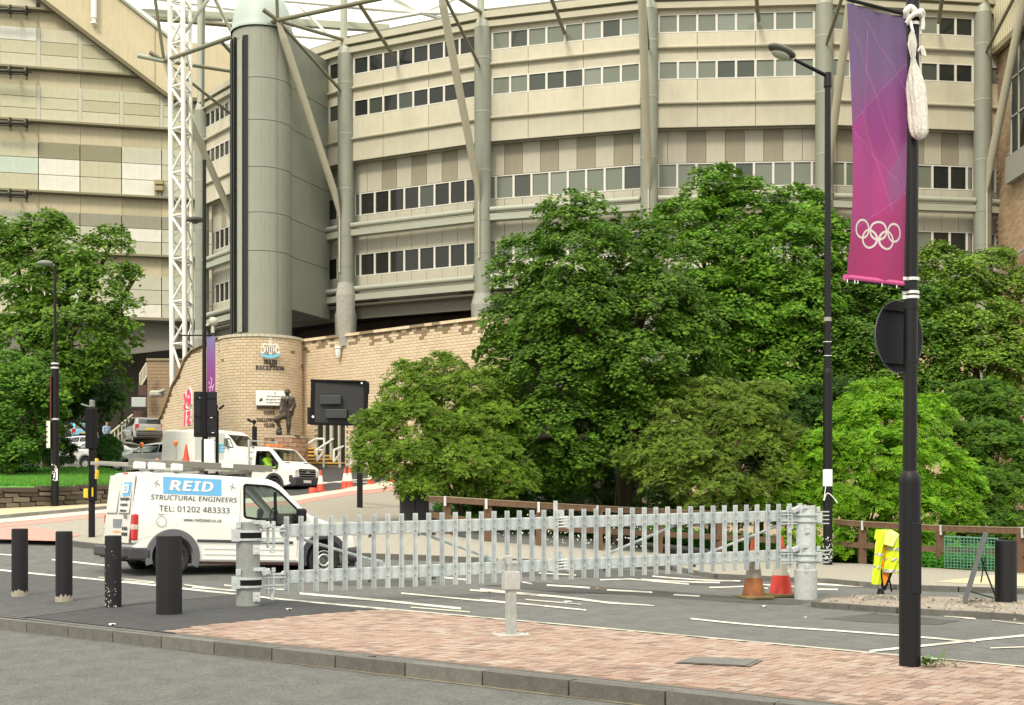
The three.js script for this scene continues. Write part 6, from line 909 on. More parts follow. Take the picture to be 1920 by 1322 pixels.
{ // the engineers' van
  const t = thing('van', 'white panel van lettered for structural engineers behind the gate post and bollards', 'van'), w = 0.86, phi = 33.5 * Math.PI / 180;
  t.position.copy(V(-5.97 - 0.552 * 0.8, 0.305, 22.4 + 0.834 * 0.8)); t.rotation.set(0, phi, -2.0 * Math.PI / 180, 'YZX');
  const X = x => x - 0.72; // origin under the rear wheel
  const A = (cx, R, yc) => { const o = []; for (let k = 0; k <= 14; k++) { const a = Math.PI * (1.08 - 1.16 * k / 14); o.push([X(cx) + Math.cos(a) * R, yc + Math.sin(a) * R]); } return o; };
  const body = [[X(0.03), 0.36], [X(0.04), 0.3], ...A(0.72, 0.4, 0.34), [X(1.2), 0.25], [X(3.1), 0.25], ...A(3.62, 0.4, 0.34), [X(4.12), 0.26], [X(4.3), 0.3]];
  const topL = roundPoly([[X(4.34), 0.5, 0.05], [X(4.3), 0.74, 0.12], [X(4.02), 0.93, 0.1], [X(3.3), 1.15, 0.12], [X(2.62), 1.79, 0.25], [X(0.1), 1.82, 0.14], [X(0.0), 1.0, 0.1], [X(0.02), 0.55, 0.05]], 5);
  const outline = [...body, ...topL];
  const taper = (x, y) => (1 - 0.11 * Math.max(0, y - 0.95) / 0.85) * (1 - 0.13 * Math.pow(Math.max(0, x - X(3.35)) / 1.0, 1.6));
  const win = roundPoly([[X(2.02), 1.07, 0.05], [X(2.46), 1.02, 0.1], [X(2.62), 0.94, 0.1], [X(3.02), 0.97, 0.06], [X(3.1), 1.2, 0.06], [X(2.66), 1.59, 0.1], [X(2.5), 1.65, 0.08], [X(2.02), 1.66, 0.05]], 3);
  shell(t, { outline, w, r: 0.06, taper, glass: (x, y) => x > X(2.68) && x < X(3.28) && y > 1.14, windows: [win], paint: M.vanWhite });
  const side = y => w * taper(0, y), tilt = -Math.atan2(side(1) - side(1.7), 0.7);
  const dec = (g, x, y, m, name, lift = 0.006) => { const o = put(name, clean(g), m, t); o.position.set(X(x), y, side(y) + lift); o.rotation.x = tilt; return o; };
  // lettering: local x from the rear corner
  dec(new THREE.BoxGeometry(1.06, 0.3, 0.004), 1.06, 1.585, M.blue, 'logo_panel', 0.004);
  dec(text('REID', 0.185, 0.8, font, 0.22, 0.004), 1.02, 1.5, mat(0.42, 0.43, 0.42, 0.5), 'logo_shadow', 0.007); dec(text('REID', 0.18, 0.77, font, 0.22, 0.004), 1.03, 1.5, M.paper, 'lettering', 0.01);
  dec(text('STRUCTURAL ENGINEERS', 0.085, 1.56, fontR, 0.15, 0.003), 1.09, 1.33, M.ink, 'lettering'); dec(text('TEL: 01202 483333', 0.1, 1.28, fontR, 0, 0.003), 1.1, 1.13, M.ink, 'lettering'); dec(text('www.reidsteel.co.uk', 0.062, 0.7, fontR, 0, 0.003), 1.24, 0.965, M.ink, 'lettering');
  for (const x of [0.42, 1.8]) { const b = new MB(), gm = mat(0.4, 0.4, 0.4, 0.6); b.add(new THREE.TorusGeometry(0.035, 0.008, 4, 12, 4), tr(0.01, 0, 0)).add(new THREE.TorusGeometry(0.03, 0.007, 4, 12, 3), tr(-0.02, 0.03, 0)).box(0.02, 0.03, 0.006, 0, 0.09, 0); dec(b.geo(), x, 1.57, gm, 'emblem'); }
  { const b = new MB(); b.add(new THREE.TorusGeometry(0.088, 0.005, 5, 28), tr(0, 0, 0)); b.cyl(0.008, 0.008, 0.006, -0.05, -0.01, 0.003, 8, Math.PI / 2); dec(b.geo(), 0.5, 0.95, mat(0.3, 0.29, 0.27, 0.5), 'fuel_flap', 0.003); dec(text('diesel', 0.03, 0.1, fontR, 0, 0.002), 0.49, 1.06, M.ink, 'lettering'); }
  // body lines, mouldings and arches
  const sm = new MB(); sm.rbox(1.82, 0.05, 0.03, 0.012, X(2.06), 0.63, w + 0.008); sm.build('side_moulding', mat(0.05, 0.05, 0.058, 0.6), t);
  const sw = new MB(); for (const y of [0.5, 0.4, 0.31]) sw.rbox(1.62, 0.035, 0.02, 0.008, X(2.1), y, w + 0.001); sw.build('swage', M.vanWhite, t); const sill = new MB(); sill.box(1.9, 0.05, 0.05, X(2.15), 0.24, w - 0.05); sill.build('sill', mat(0.06, 0.02, 0.015, 0.7), t);
  const dl = new MB(); dl.box(0.008, 1.25, 0.004, X(1.93), 1.0, w + 0.001, 0, 0, 0); dl.box(0.008, 0.5, 0.004, X(3.06), 0.62, w + 0.001).box(1.1, 0.008, 0.004, X(2.5), 0.3, w + 0.001); dl.build('door_gap', mat(0.35, 0.34, 0.32, 0.7), t);
  const dh = new MB(); dh.rbox(0.16, 0.03, 0.03, 0.01, X(2.12), 0.86, w + 0.01); dh.build('door_handle', M.blackPlastic, t);
  const plast = mat(0.045, 0.045, 0.052, 0.6);
  for (const [cx, r0, a0, a1] of [[0.72, 0.4, -0.12, 1.1], [3.62, 0.4, -0.1, 1.1]]) for (const s of [1, -1]) { const sh = new THREE.Shape(); sh.absarc(0, 0, r0 + 0.075, Math.PI * a0, Math.PI * a1, false); sh.absarc(0, 0, r0 - 0.02, Math.PI * a1, Math.PI * a0, true); new MB().ext(sh, 0.04, tr(X(cx), 0.34, s > 0 ? w * taper(X(cx), 0.4) - 0.022 : -w * taper(X(cx), 0.4) - 0.022), 0.012, 20).build('wheel_arch', cx < 2 ? mat(0.12, 0.12, 0.135, 0.6) : plast, t); }
  // rear: bumper, doors, glass, lamps, plate
  const rb = new MB(); rb.rbox(0.42, 0.22, 1.78, 0.04, X(0.14), 0.38, 0); rb.rbox(0.16, 0.2, 1.76, 0.05, X(-0.1), 0.4, 0); rb.build('rear_bumper', plast, t);
  const back = (name, m, wd, h, y, z, off = 0.006) => { const g = new THREE.BoxGeometry(0.012, h, wd), o = put(name, clean(g), m, t); const lx = y > 1 ? lerp(0, 0.085, (y - 1) / 0.8) : lerp(0.02, 0, (y - 0.55) / 0.45); o.position.set(X(lx - off), y, z); o.rotation.z = y > 1 ? -0.105 : 0.04; return o; };
  back('rear_door', vanBackM, 0.74, 1.2, 1.16, 0.38, 0.004).rotation.z = -0.07; back('rear_door', vanBackM, 0.74, 1.2, 1.16, -0.38, 0.004).rotation.z = -0.07;
  for (const z of [0.37, -0.37]) { back('rear_seal', mat(0.16, 0.16, 0.16, 0.6), 0.62, 0.64, 1.38, z, 0.015); back('rear_panel', vanBackM, 0.58, 0.6, 1.38, z, 0.021); }
  back('logo_panel', M.blue, 0.42, 0.24, 1.5, 0.4, 0.034); const rl = (str, size, wd, y, z, m = M.ink, off = 0.036) => { const g = text(str, size, wd, font, 0, 0.003), o = put('lettering', clean(g), m, t); const lx = y > 1 ? lerp(0, 0.085, (y - 1) / 0.8) : 0; o.position.set(X(lx - off), y, z); o.rotation.set(0, -Math.PI / 2, 0); return o; };
  rl('REID', 0.15, 0.36, 1.43, 0.4, M.paper, 0.05); rl('Structural Engineers', 0.06, 0.52, 1.3, 0.37); rl('Tel: 01202 483333', 0.045, 0.42, 1.2, 0.36); rl('reidsteel.co.uk', 0.045, 0.36, 1.1, 0.36); rl('WE WORK', 0.06, 0.3, 0.78, 0.5, M.ink, 0.03); rl('WORLDWIDE', 0.06, 0.34, 0.68, 0.5, M.ink, 0.03); rl('TDCi', 0.07, 0.2, 0.98, 0.5, M.ink, 0.025);
  back('number_plate', mat(0.62, 0.34, 0.06, 0.5), 0.46, 0.16, 0.68, 0.02, 0.03); back('plate_recess', mat(0.2, 0.22, 0.25, 0.5), 0.5, 0.2, 0.87, 0.02, 0.02); 
  const lampP = s => { const b = new MB(); b.rbox(0.1, 0.46, 0.2, 0.03, X(0.05), 0.84, s * (w - 0.085)); b.build('rear_lamp', M.redLamp, t); const c = new MB(); c.rbox(0.108, 0.12, 0.205, 0.03, X(0.05), 0.84, s * (w - 0.085)); c.build('rear_lamp_lens', mat(0.55, 0.46, 0.4, 0.3), t); }; lampP(1); lampP(-1);
  const sl = new MB(); sl.box(0.03, 0.03, 0.2, X(0.1), 1.78, 0); sl.build('brake_lamp', M.redLamp, t);
  // front: bumper, headlamp, mirror
  const fb = new MB(); fb.rbox(0.36, 0.3, 1.62, 0.09, X(4.24), 0.43, 0); fb.rbox(0.2, 0.12, 1.4, 0.04, X(4.26), 0.26, 0); fb.build('front_bumper', plast, t); for (const s of [1, -1]) { const h = new MB(); h.rbox(0.34, 0.16, 0.2, 0.05, X(4.12), 0.72, s * (w * 0.78), s * 0.3, -0.25); h.build('headlamp', phys(0.7, 0.7, 0.66, 0.15, { clearcoat: 1 }), t); }
  for (const s of [1, -1]) { const m = new MB(); m.rbox(0.14, 0.25, 0.2, 0.05, X(3.08), 1.14, s * (w + 0.1), s * 0.2); m.rbox(0.08, 0.06, 0.16, 0.02, X(3.07), 1.02, s * w * 0.97); m.build('mirror', M.blackPlastic, t); }
  const bp = new MB(); bp.box(0.05, 0.62, 0.03, X(2.62), 1.24, w * 0.965, 0, 0, -0.13); bp.box(0.05, 0.62, 0.03, X(2.62), 1.24, -w * 0.965, 0, 0, 0.13); bp.build('quarter_pillar', M.blackMatt, t);
  // cab interior
  const inn = new MB(), dk = mat(0.04, 0.042, 0.045, 0.8); inn.box(0.5, 0.25, 1.4, X(3.1), 0.95, 0); inn.box(1.9, 0.05, 1.55, X(2.5), 0.42, 0).box(0.05, 1.3, 1.45, X(1.82), 1.05, 0); inn.build('dashboard', dk, t); for (const z of [0.4, -0.4]) { const s = new MB(); s.rbox(0.5, 0.16, 0.5, 0.06, X(2.35), 0.72, z).rbox(0.16, 0.62, 0.46, 0.06, X(2.1), 1.0, z, 0, 0.18).rbox(0.1, 0.2, 0.26, 0.04, X(2.03), 1.4, z); s.build('seat', dk, t); } const stw = new MB(); stw.add(new THREE.TorusGeometry(0.18, 0.016, 8, 24), tr(X(2.78), 1.08, 0.4, 0, Math.PI / 2, 0.4)); stw.build('steering_wheel', M.blackPlastic, t);
  // roof rack with ladder beams and plastic tube caps
  const rk = new MB(); for (const x of [0.35, 1.25, 2.15]) { rk.rbox(0.07, 0.05, 1.5, 0.012, X(x), 1.9, 0); for (const s of [1, -1]) rk.box(0.08, 0.14, 0.05, X(x), 1.86, s * 0.68); } rk.build('rack_bar', mat(0.1, 0.095, 0.08, 0.5), t);
  const ld = new MB(); for (const z of [0.68, 0.35]) ld.rbox(2.55, 0.11, 0.035, 0.008, X(1.32), 1.975, z); for (let k = 0; k < 9; k++) ld.box(0.03, 0.03, 0.33, X(0.2 + k * 0.28), 1.97, 0.51); ld.build('ladder', mat(0.22, 0.215, 0.18, 0.45, { metalness: 0.3 }), t);
  const ld2 = new MB(); for (const z of [-0.2, -0.6]) ld2.rbox(2.9, 0.06, 0.04, 0.01, X(1.1), 1.96, z); ld2.build('pole_load', mat(0.35, 0.34, 0.3, 0.5), t);
  const cap = new MB(); for (const [x, z, l] of [[0.12, 0.74, 0.2], [0.42, 0.74, 0.3], [0.78, 0.74, 0.2]]) cap.rbox(l, 0.13, 0.12, 0.03, X(x), 1.905, z); cap.build('rack_tube', M.paper, t); const lb = new MB(); lb.box(0.22, 0.1, 0.01, X(1.72), 2.0, 0.705); lb.build('rack_label', M.paper, t);
  for (const [x, z] of [[0.72, w - 0.12], [0.72, -w + 0.12], [3.62, w - 0.13], [3.62, -w + 0.13]]) wheel(t, X(x), z, 0.315, 0.21, mat(0.16, 0.16, 0.155, 0.5), 10);
  for (const s of [1]) { const r = new MB(); r.add(new THREE.TorusGeometry(0.105, 0.02, 8, 24), tr(X(3.62), 0.315, w - 0.035)).add(new THREE.TorusGeometry(0.175, 0.012, 8, 30), tr(X(3.62), 0.315, w - 0.04)); r.build('wheel_trim', M.chrome, t); }
  const un = new MB(); un.box(3.9, 0.16, 1.3, X(2.1), 0.3, 0); un.build('underbody', M.blackMatt, t);
}

function figure(caps, res, c, half, k = 0.05) { // one continuous surface round tapered capsules; cap: [ax, ay, az, ra, bx, by, bz, rb, zscale]
  const mc = new MarchingCubes(res, M.skin, false, false, 400000); mc.isolation = 0; const f = mc.field, n = res;
  const box = caps.map(q => q);
  for (let z = 0; z < n; z++) for (let y = 0; y < n; y++) for (let x = 0; x < n; x++) {
    const X = c[0] + (x - n / 2) / (n / 2) * half, Y = c[1] + (y - n / 2) / (n / 2) * half, Z = c[2] + (z - n / 2) / (n / 2) * half; let s = 0, best = 9;
    for (const q of box) { const zs = q[8] ?? 1, ax = X - q[0], ay = Y - q[1], az = (Z - q[2]) * zs, bx = q[4] - q[0], by = q[5] - q[1], bz = (q[6] - q[2]) * zs, l = bx * bx + by * by + bz * bz, h = l ? Math.min(1, Math.max(0, (ax * bx + ay * by + az * bz) / l)) : 0, d = Math.hypot(ax - bx * h, ay - by * h, az - bz * h) - lerp(q[3], q[7], h); if (d < best) best = d; if (d < 0.3) s += Math.exp(-d / k * 1.4); }
    f[x + y * n + z * n * n] = s > 0 ? Math.log(s) * k / 1.4 : -best;
  }
  mc.update(); const cnt = mc.count, g = new THREE.BufferGeometry(), p = new Float32Array(mc.positionArray.subarray(0, cnt * 3)); 
  for (let i = 0; i < cnt; i++) for (let a = 0; a < 3; a++) p[i * 3 + a] = c[a] + p[i * 3 + a] * half;
  g.setAttribute('position', new THREE.BufferAttribute(p, 3)); g.setAttribute('normal', new THREE.BufferAttribute(new Float32Array(mc.normalArray.subarray(0, cnt * 3)), 3)); return clean(g);
}
const headCaps = (x, y, z, r = 0.1) => [[x, y + 0.02, z, r * 0.86, x, y + 0.06, z - 0.015, r * 0.9], [x, y - 0.06, z + 0.02, r * 0.62, x, y, z + 0.01, r * 0.78], [x, y - 0.01, z + r * 0.86, 0.014, x, y + 0.02, z + r * 0.8, 0.01], [x - r * 0.86, y, z, 0.016, x - r * 0.9, y + 0.04, z - 0.01, 0.018], [x + r * 0.86, y, z, 0.016, x + r * 0.9, y + 0.04, z - 0.01, 0.018]];

{ // tipper truck with its driver
  const D = 53.3, u = 520, phi = -28.5 * Math.PI / 180, t = thing('truck', 'white dropside truck with orange beacons and a driver at the wheel', 'truck', V((523 - 960) / F * D + 0.3, CY + (HV - 926) / F * D, D + 0.5), phi), w = 0.95, X = x => x;
  const A = (cx, R, yc) => { const o = []; for (let k = 0; k <= 12; k++) { const a = Math.PI * (1.05 - 1.1 * k / 12); o.push([cx + Math.cos(a) * R, yc + Math.sin(a) * R]); } return o; };
  // origin on the ground under the front wheel; nose towards +x
  const outline = [[-1.25, 0.45], ...A(0, 0.42, 0.36), [0.55, 0.32], ...roundPoly([[0.98, 0.36, 0.1], [1.02, 0.75, 0.1], [0.95, 1.05, 0.12], [0.35, 1.33, 0.12], [-0.28, 1.92, 0.2], [-1.18, 1.98, 0.12], [-1.25, 0.9, 0.02]], 5)];
  const taper = (x, y) => (1 - 0.12 * Math.max(0, y - 1.05) / 0.9) * (1 - 0.1 * Math.pow(Math.max(0, x - 0.3) / 0.7, 1.6));
  const win = roundPoly([[-0.98, 1.12, 0.06], [0.2, 1.02, 0.08], [0.22, 1.25, 0.05], [-0.3, 1.76, 0.08], [-0.98, 1.78, 0.06]], 3);
  shell(t, { outline, w, r: 0.06, taper, glass: (x, y) => x > -0.24 && x < 0.32 && y > 1.34, windows: [win], paint: M.vanWhite });
  const fb = new MB(); fb.rbox(0.55, 0.4, 1.78, 0.08, 0.8, 0.5, 0); fb.build('front_bumper', mat(0.045, 0.045, 0.05, 0.6), t);
  for (const s of [1, -1]) { const sh = new THREE.Shape(); sh.absarc(0, 0, 0.5, -0.2, Math.PI * 1.02, false); sh.absarc(0, 0, 0.4, Math.PI * 1.02, -0.2, true); new MB().ext(sh, 0.04, tr(0, 0.36, s > 0 ? w - 0.02 : -w - 0.02), 0.01).build('wheel_arch', mat(0.045, 0.045, 0.05, 0.6), t); const lo = new MB(); lo.rbox(0.6, 0.3, 0.04, 0.02, 0.62, 0.62, s * (w * 0.93)); lo.build('lower_panel', mat(0.05, 0.05, 0.055, 0.6), t); const hl = new MB(); hl.rbox(0.2, 0.3, 0.24, 0.05, 0.9, 0.86, s * 0.72, s * 0.25); hl.build('headlamp', phys(0.72, 0.72, 0.68, 0.15, { clearcoat: 1 }), t); const mr = new MB(); mr.rbox(0.1, 0.3, 0.2, 0.04, 0.12, 1.28, s * (w + 0.16)); mr.build('mirror', M.blackPlastic, t); }
  const gr = new MB(); gr.rbox(0.06, 0.34, 1.1, 0.03, 1.0, 0.86, 0); gr.build('grille', M.blackMatt, t); const gs = new MB(); for (const y of [0.76, 0.86, 0.96]) gs.box(0.02, 0.025, 1.06, 1.035, y, 0); gs.rbox(0.02, 0.09, 0.2, 0.01, 1.04, 0.88, 0); gs.build('grille_bar', mat(0.3, 0.3, 0.3, 0.4), t);
  const np = new MB(); np.box(0.015, 0.11, 0.5, 1.085, 0.5, 0.1); np.build('number_plate', M.paper, t); 
  const hs = new MB(); hs.box(0.08, 0.012, 0.28, 0.45, 1.29, 0.62, 0, -0.4).box(0.08, 0.012, 0.28, 0.45, 1.29, -0.62, 0, -0.4); hs.build('bonnet_vent', M.blackMatt, t);
  const be = new MB(); be.rbox(0.24, 0.1, 0.9, 0.04, -0.75, 2.04, 0); be.build('light_bar', M.orangeLamp, t);
  const inn = new MB(), dk = mat(0.035, 0.036, 0.04, 0.8); inn.box(0.4, 0.25, 1.5, 0.15, 1.0, 0).box(0.06, 1.1, 1.6, -1.12, 1.3, 0).box(1.5, 0.06, 1.6, -0.5, 0.6, 0); inn.build('dashboard', dk, t); for (const z of [0.45, -0.4]) { const s = new MB(); s.rbox(0.5, 0.2, 0.52, 0.06, -0.62, 0.92, z).rbox(0.18, 0.7, 0.48, 0.06, -0.92, 1.28, z, 0, 0.15).rbox(0.12, 0.2, 0.28, 0.04, -0.97, 1.66, z); s.build('seat', dk, t); } const stw = new MB(); stw.add(new THREE.TorusGeometry(0.2, 0.018, 8, 24), tr(-0.1, 1.2, 0.45, 0, Math.PI / 2, 0.6)); stw.build('steering_wheel', M.blackPlastic, t);
  for (const z of [w - 0.13, -w + 0.13]) { wheel(t, 0, z, 0.33, 0.22, mat(0.45, 0.42, 0.3, 0.5), 8); wheel(t, -5.2, z, 0.33, 0.24, mat(0.45, 0.42, 0.3, 0.5), 8); }
  // bed
  const bed = new MB(); bed.box(6.2, 0.12, 1.95, -4.4, 0.95, 0).box(6.4, 0.2, 0.8, -4.2, 0.7, 0); bed.build('bed', mat(0.45, 0.45, 0.43, 0.5), t);
  for (const s of [1, -1]) { const d = new MB(); d.rbox(6.15, 0.42, 0.05, 0.015, -4.4, 1.24, s * 0.97); d.build('dropside', M.white, t); } const tb = new MB(); tb.rbox(0.05, 0.42, 1.9, 0.015, -7.5, 1.24, 0); tb.build('tailboard', M.white, t);
  const hb = new MB(); for (const z of [0.9, -0.9]) hb.rbox(0.08, 1.05, 0.08, 0.02, -1.36, 1.75, z); for (const y of [1.5, 1.75, 2.0, 2.24]) hb.box(0.05, 0.05, 1.8, -1.36, y, 0); hb.build('headboard', mat(0.5, 0.5, 0.48, 0.5), t);
  const cr = new MB(); cr.rbox(0.07, 0.9, 0.07, 0.02, -7.4, 1.75, 0.93).rbox(0.07, 0.9, 0.07, 0.02, -5.4, 1.75, 0.93); cr.build('stanchion', mat(0.4, 0.4, 0.38, 0.5), t);
  for (const [x, y, z] of [[-7.4, 2.27, 0.93], [-5.4, 2.3, 0.93], [-6.5, 1.55, 0.93]]) { const b = new MB(); b.add(new THREE.SphereGeometry(0.1, 14, 10), tr(x, y - 0.05, z)).cyl(0.08, 0.1, 0.1, x, y - 0.13, z); b.build('beacon', M.orangeLamp, t); }
  // driver
  const dr = thing('person', 'truck driver in a lime and orange hi-vis jacket holding the steering wheel', 'person', [0, 0, 0]); dr.position.copy(t.position); dr.rotation.y = t.rotation.y; const Z = 0.45;
  const torso = figure([[-0.7, 1.05, Z, 0.17, -0.72, 1.38, Z, 0.18], [-0.72, 1.4, Z - 0.15, 0.09, -0.72, 1.4, Z + 0.15, 0.09], [-0.72, 1.4, Z + 0.2, 0.075, -0.5, 1.18, Z + 0.24, 0.06], [-0.5, 1.18, Z + 0.24, 0.058, -0.22, 1.24, Z + 0.14, 0.045], [-0.72, 1.4, Z - 0.2, 0.075, -0.48, 1.18, Z - 0.22, 0.06], [-0.48, 1.18, Z - 0.22, 0.058, -0.22, 1.24, Z - 0.14, 0.045], [-0.68, 1.0, Z - 0.1, 0.1, -0.25, 1.02, Z - 0.1, 0.085], [-0.68, 1.0, Z + 0.1, 0.1, -0.25, 1.02, Z + 0.1, 0.085]], 64, [-0.5, 1.2, Z], 0.6);
  put('jacket', torso, mat(0.45, 0.72, 0.05, 0.7), dr); const hd = figure([[-0.72, 1.47, Z, 0.06, -0.7, 1.58, Z, 0.06], [-0.7, 1.66, Z, 0.09, -0.71, 1.7, Z, 0.095], [-0.67, 1.6, Z, 0.06, -0.68, 1.66, Z, 0.075], [-0.6, 1.65, Z, 0.014, -0.605, 1.67, Z, 0.01]], 40, [-0.7, 1.62, Z], 0.22, 0.03); put('head', hd, M.skin, dr); const hr = new MB(), hs2 = new THREE.SphereGeometry(0.105, 18, 12, 0, 7, 0, 1.5); hr.add(hs2, tr(-0.725, 1.7, Z, 0, 0, 0.35)); hr.build('hair', mat(0.05, 0.035, 0.025, 0.9), dr); const vs = new MB(); vs.rbox(0.06, 0.36, 0.05, 0.02, -0.555, 1.26, Z + 0.1).rbox(0.06, 0.36, 0.05, 0.02, -0.555, 1.26, Z - 0.1); vs.build('vest_band', mat(0.8, 0.3, 0.03, 0.6), dr);
}
{ // high-roofed white van behind the truck
  const D = 58, phi = -24 * Math.PI / 180, gy = CY + (HV - 898) / F * D, t = thing('van', 'high-roofed white van with grey doors parked behind the truck', 'van', V((322 - 960) / F * D, gy, D + 0.3), phi), w = 0.98;
  const outline = roundPoly([[0, 0.4, 0.05], [4.5, 0.4, 0.1], [4.72, 0.9, 0.15], [4.1, 1.35, 0.2], [3.6, 1.9, 0.3], [3.1, 2.14, 0.25], [0.12, 2.18, 0.2]], 5);
  const win = roundPoly([[3.66, 1.36, 0.04], [4.02, 1.32, 0.04], [3.8, 1.72, 0.06], [3.66, 1.74, 0.04]], 3);
  shell(t, { outline, w, r: 0.12, taper: (x, y) => 1 - 0.1 * Math.max(0, y - 1) / 1.4, glass: (x, y) => x > 3.56 && x < 4.1 && y > 1.36, windows: [win], paint: M.vanWhite });
  const gp2 = new MB(); gp2.rbox(1.6, 1.5, 0.02, 0.01, 2.75, 1.22, w * 0.97 + 0.012, 0, 0, -0.03); gp2.build('sliding_door', mat(0.52, 0.52, 0.5, 0.5), t); const em = new MB(); em.box(0.05, 0.22, 0.01, 2.75, 1.8, w * 0.95 + 0.03).box(0.7, 0.02, 0.01, 2.75, 1.66, w * 0.955 + 0.03); em.build('emblem', M.ink, t);
  const bl = mat(0.05, 0.5, 0.78, 0.5), le = new MB(); le.add(new THREE.TorusGeometry(0.2, 0.06, 6, 20, 4.4), tr(2.85, 1.3, w + 0.01, 0, 0, 0.9)); le.build('lettering', bl, t); const l2 = new MB(); for (const y of [1.15, 1.3, 1.45]) l2.box(0.3, 0.06, 0.01, 3.4, y, w + 0.01); l2.box(0.07, 0.36, 0.01, 3.28, 1.3, w + 0.01); l2.build('lettering', bl, t);
  const bk = new MB(); bk.rbox(0.03, 1.5, 0.78, 0.02, 0.04, 1.25, 0.42, 0, -0.05).rbox(0.03, 1.5, 0.78, 0.02, 0.04, 1.25, -0.42, 0, -0.05); bk.build('rear_door', mat(0.5, 0.51, 0.49, 0.5), t); const dg = new MB(); dg.box(0.03, 0.02, 1.6, 0.015, 1.75, 0, 0, -0.05); dg.build('door_line', mat(0.2, 0.2, 0.2, 0.6), t);
  for (const [x, z] of [[0.9, w - 0.12], [0.9, -w + 0.12], [3.9, w - 0.12], [3.9, -w + 0.12]]) wheel(t, x, z, 0.34, 0.22, mat(0.3, 0.3, 0.3, 0.5), 6); const ub = new MB(); ub.box(4.4, 0.2, 1.8, 2.3, 0.4, 0); ub.build('underbody', M.blackMatt, t); const mr = new MB(); mr.rbox(0.1, 0.36, 0.24, 0.05, 3.75, 1.55, w + 0.16); mr.build('mirror', mat(0.12, 0.15, 0.12, 0.4), t);
}
function car(label, paint, pos, turn, o = {}) { // nose towards +x, origin on the ground at the middle
  const t = thing('car', label, 'car', pos, turn), w = o.w ?? 0.85, h = o.h ?? 1.62, A = (cx, R, yc) => { const q = []; for (let k = 0; k <= 12; k++) { const a = Math.PI * (1.05 - 1.1 * k / 12); q.push([cx + Math.cos(a) * R, yc + Math.sin(a) * R]); } return q; };
  const outline = [[-2.0, 0.3], ...A(-1.28, 0.37, 0.3), [0, 0.22], ...A(1.3, 0.37, 0.3), [1.95, 0.26], ...roundPoly([[2.1, 0.45, 0.08], [2.05, 0.72, 0.12], [1.2, 0.98, 0.12], [0.45, h - 0.1, 0.25], [-0.5, h, 0.5], [-1.72, h - 0.12, 0.2], [-2.02, 0.98, 0.1], [-2.1, 0.6, 0.1]], 5)];
  const tp = (x, y) => (1 - 0.24 * Math.max(0, y - 0.92) / (h - 0.92)) * (1 - 0.12 * Math.pow(Math.max(0, Math.abs(x) - 1.4) / 0.7, 2));
  const w1 = roundPoly([[-0.42, 0.98, 0.04], [0.92, 0.97, 0.05], [0.42, h - 0.17, 0.08], [-0.42, h - 0.12, 0.05]], 3), w2 = roundPoly([[-1.62, 1.02, 0.05], [-0.5, 0.98, 0.04], [-0.5, h - 0.12, 0.05], [-1.5, h - 0.2, 0.1]], 3);
  shell(t, { outline, w, r: 0.09, taper: tp, glass: (x, y) => (x > 0.5 && x < 1.16 && y > 1.0) || (x < -1.72 && x > -2.0 && y > 1.04), windows: [w1, w2], paint, glassM: o.clear ? M.carGlass : M.carGlassDark });
  for (const s of [1, -1]) { new MB().rbox(0.16, 0.34, 0.22, 0.05, -1.98, 0.86, s * (w - 0.16)).build('rear_lamp', M.redLamp, t); new MB().rbox(0.24, 0.16, 0.34, 0.05, 1.94, 0.72, s * (w - 0.28)).build('headlamp', phys(0.72, 0.72, 0.7, 0.12, { clearcoat: 1 }), t); new MB().rbox(0.1, 0.14, 0.2, 0.04, 0.7, 1.05, s * (w + 0.08)).build('mirror', paint, t); }
  const bp = new MB(); bp.rbox(0.2, 0.2, 1.5, 0.05, -2.06, 0.46, 0); bp.build('rear_bumper', o.bump ?? mat(0.07, 0.07, 0.08, 0.6), t); const np = new MB(); np.box(0.015, 0.12, 0.52, -2.13, 0.74, 0); np.build('number_plate', mat(0.75, 0.55, 0.05, 0.5), t); const gr = new MB(); gr.rbox(0.05, 0.14, 0.9, 0.03, 2.08, 0.56, 0); gr.build('grille', M.blackMatt, t);
  const inn = new MB(); inn.box(2.2, 0.5, 1.3, -0.4, 0.62, 0).rbox(0.14, 0.6, 0.45, 0.05, -0.35, 1.1, 0.35).rbox(0.14, 0.6, 0.45, 0.05, -0.35, 1.1, -0.35); inn.build('seat', M.blackMatt, t);
  for (const [x, z] of [[-1.28, w - 0.12], [-1.28, -w + 0.12], [1.3, w - 0.12], [1.3, -w + 0.12]]) wheel(t, x, z, 0.3, 0.2, mat(0.35, 0.35, 0.34, 0.4), 7); return t;
}
const carPaint = (r, g, b) => phys(r, g, b, 0.35, { metalness: 0.25, clearcoat: 0.9, clearcoatRoughness: 0.06 });
const cpos = (u, v, D) => V((u - 960) / F * D, CY + (HV - v) / F * D, D);
car('silver people carrier parked rear-on beside the sweeping block wall', carPaint(0.3, 0.3, 0.29), cpos(269, 833, 72.3), 2.02, { h: 1.5 });
car('pale blue car seen from behind next to the round clipped bush', carPaint(0.16, 0.42, 0.55), cpos(150, 838, 80), 2.05, { h: 1.5 });
car('white car with sloping windscreen to the right of the clipped bush', carPaint(0.62, 0.63, 0.63), gv(222, 881), -0.35, { h: 1.42, clear: true });
car('silver car half hidden behind the white truck bed', carPaint(0.5, 0.52, 0.52), gv(300, 889), 2.8, { h: 1.45, clear: true });
car('silver car low behind the lawn left of the clipped bush', carPaint(0.5, 0.51, 0.53), gv(150, 866), 2.9, { h: 1.3 });
M.benches = 0;

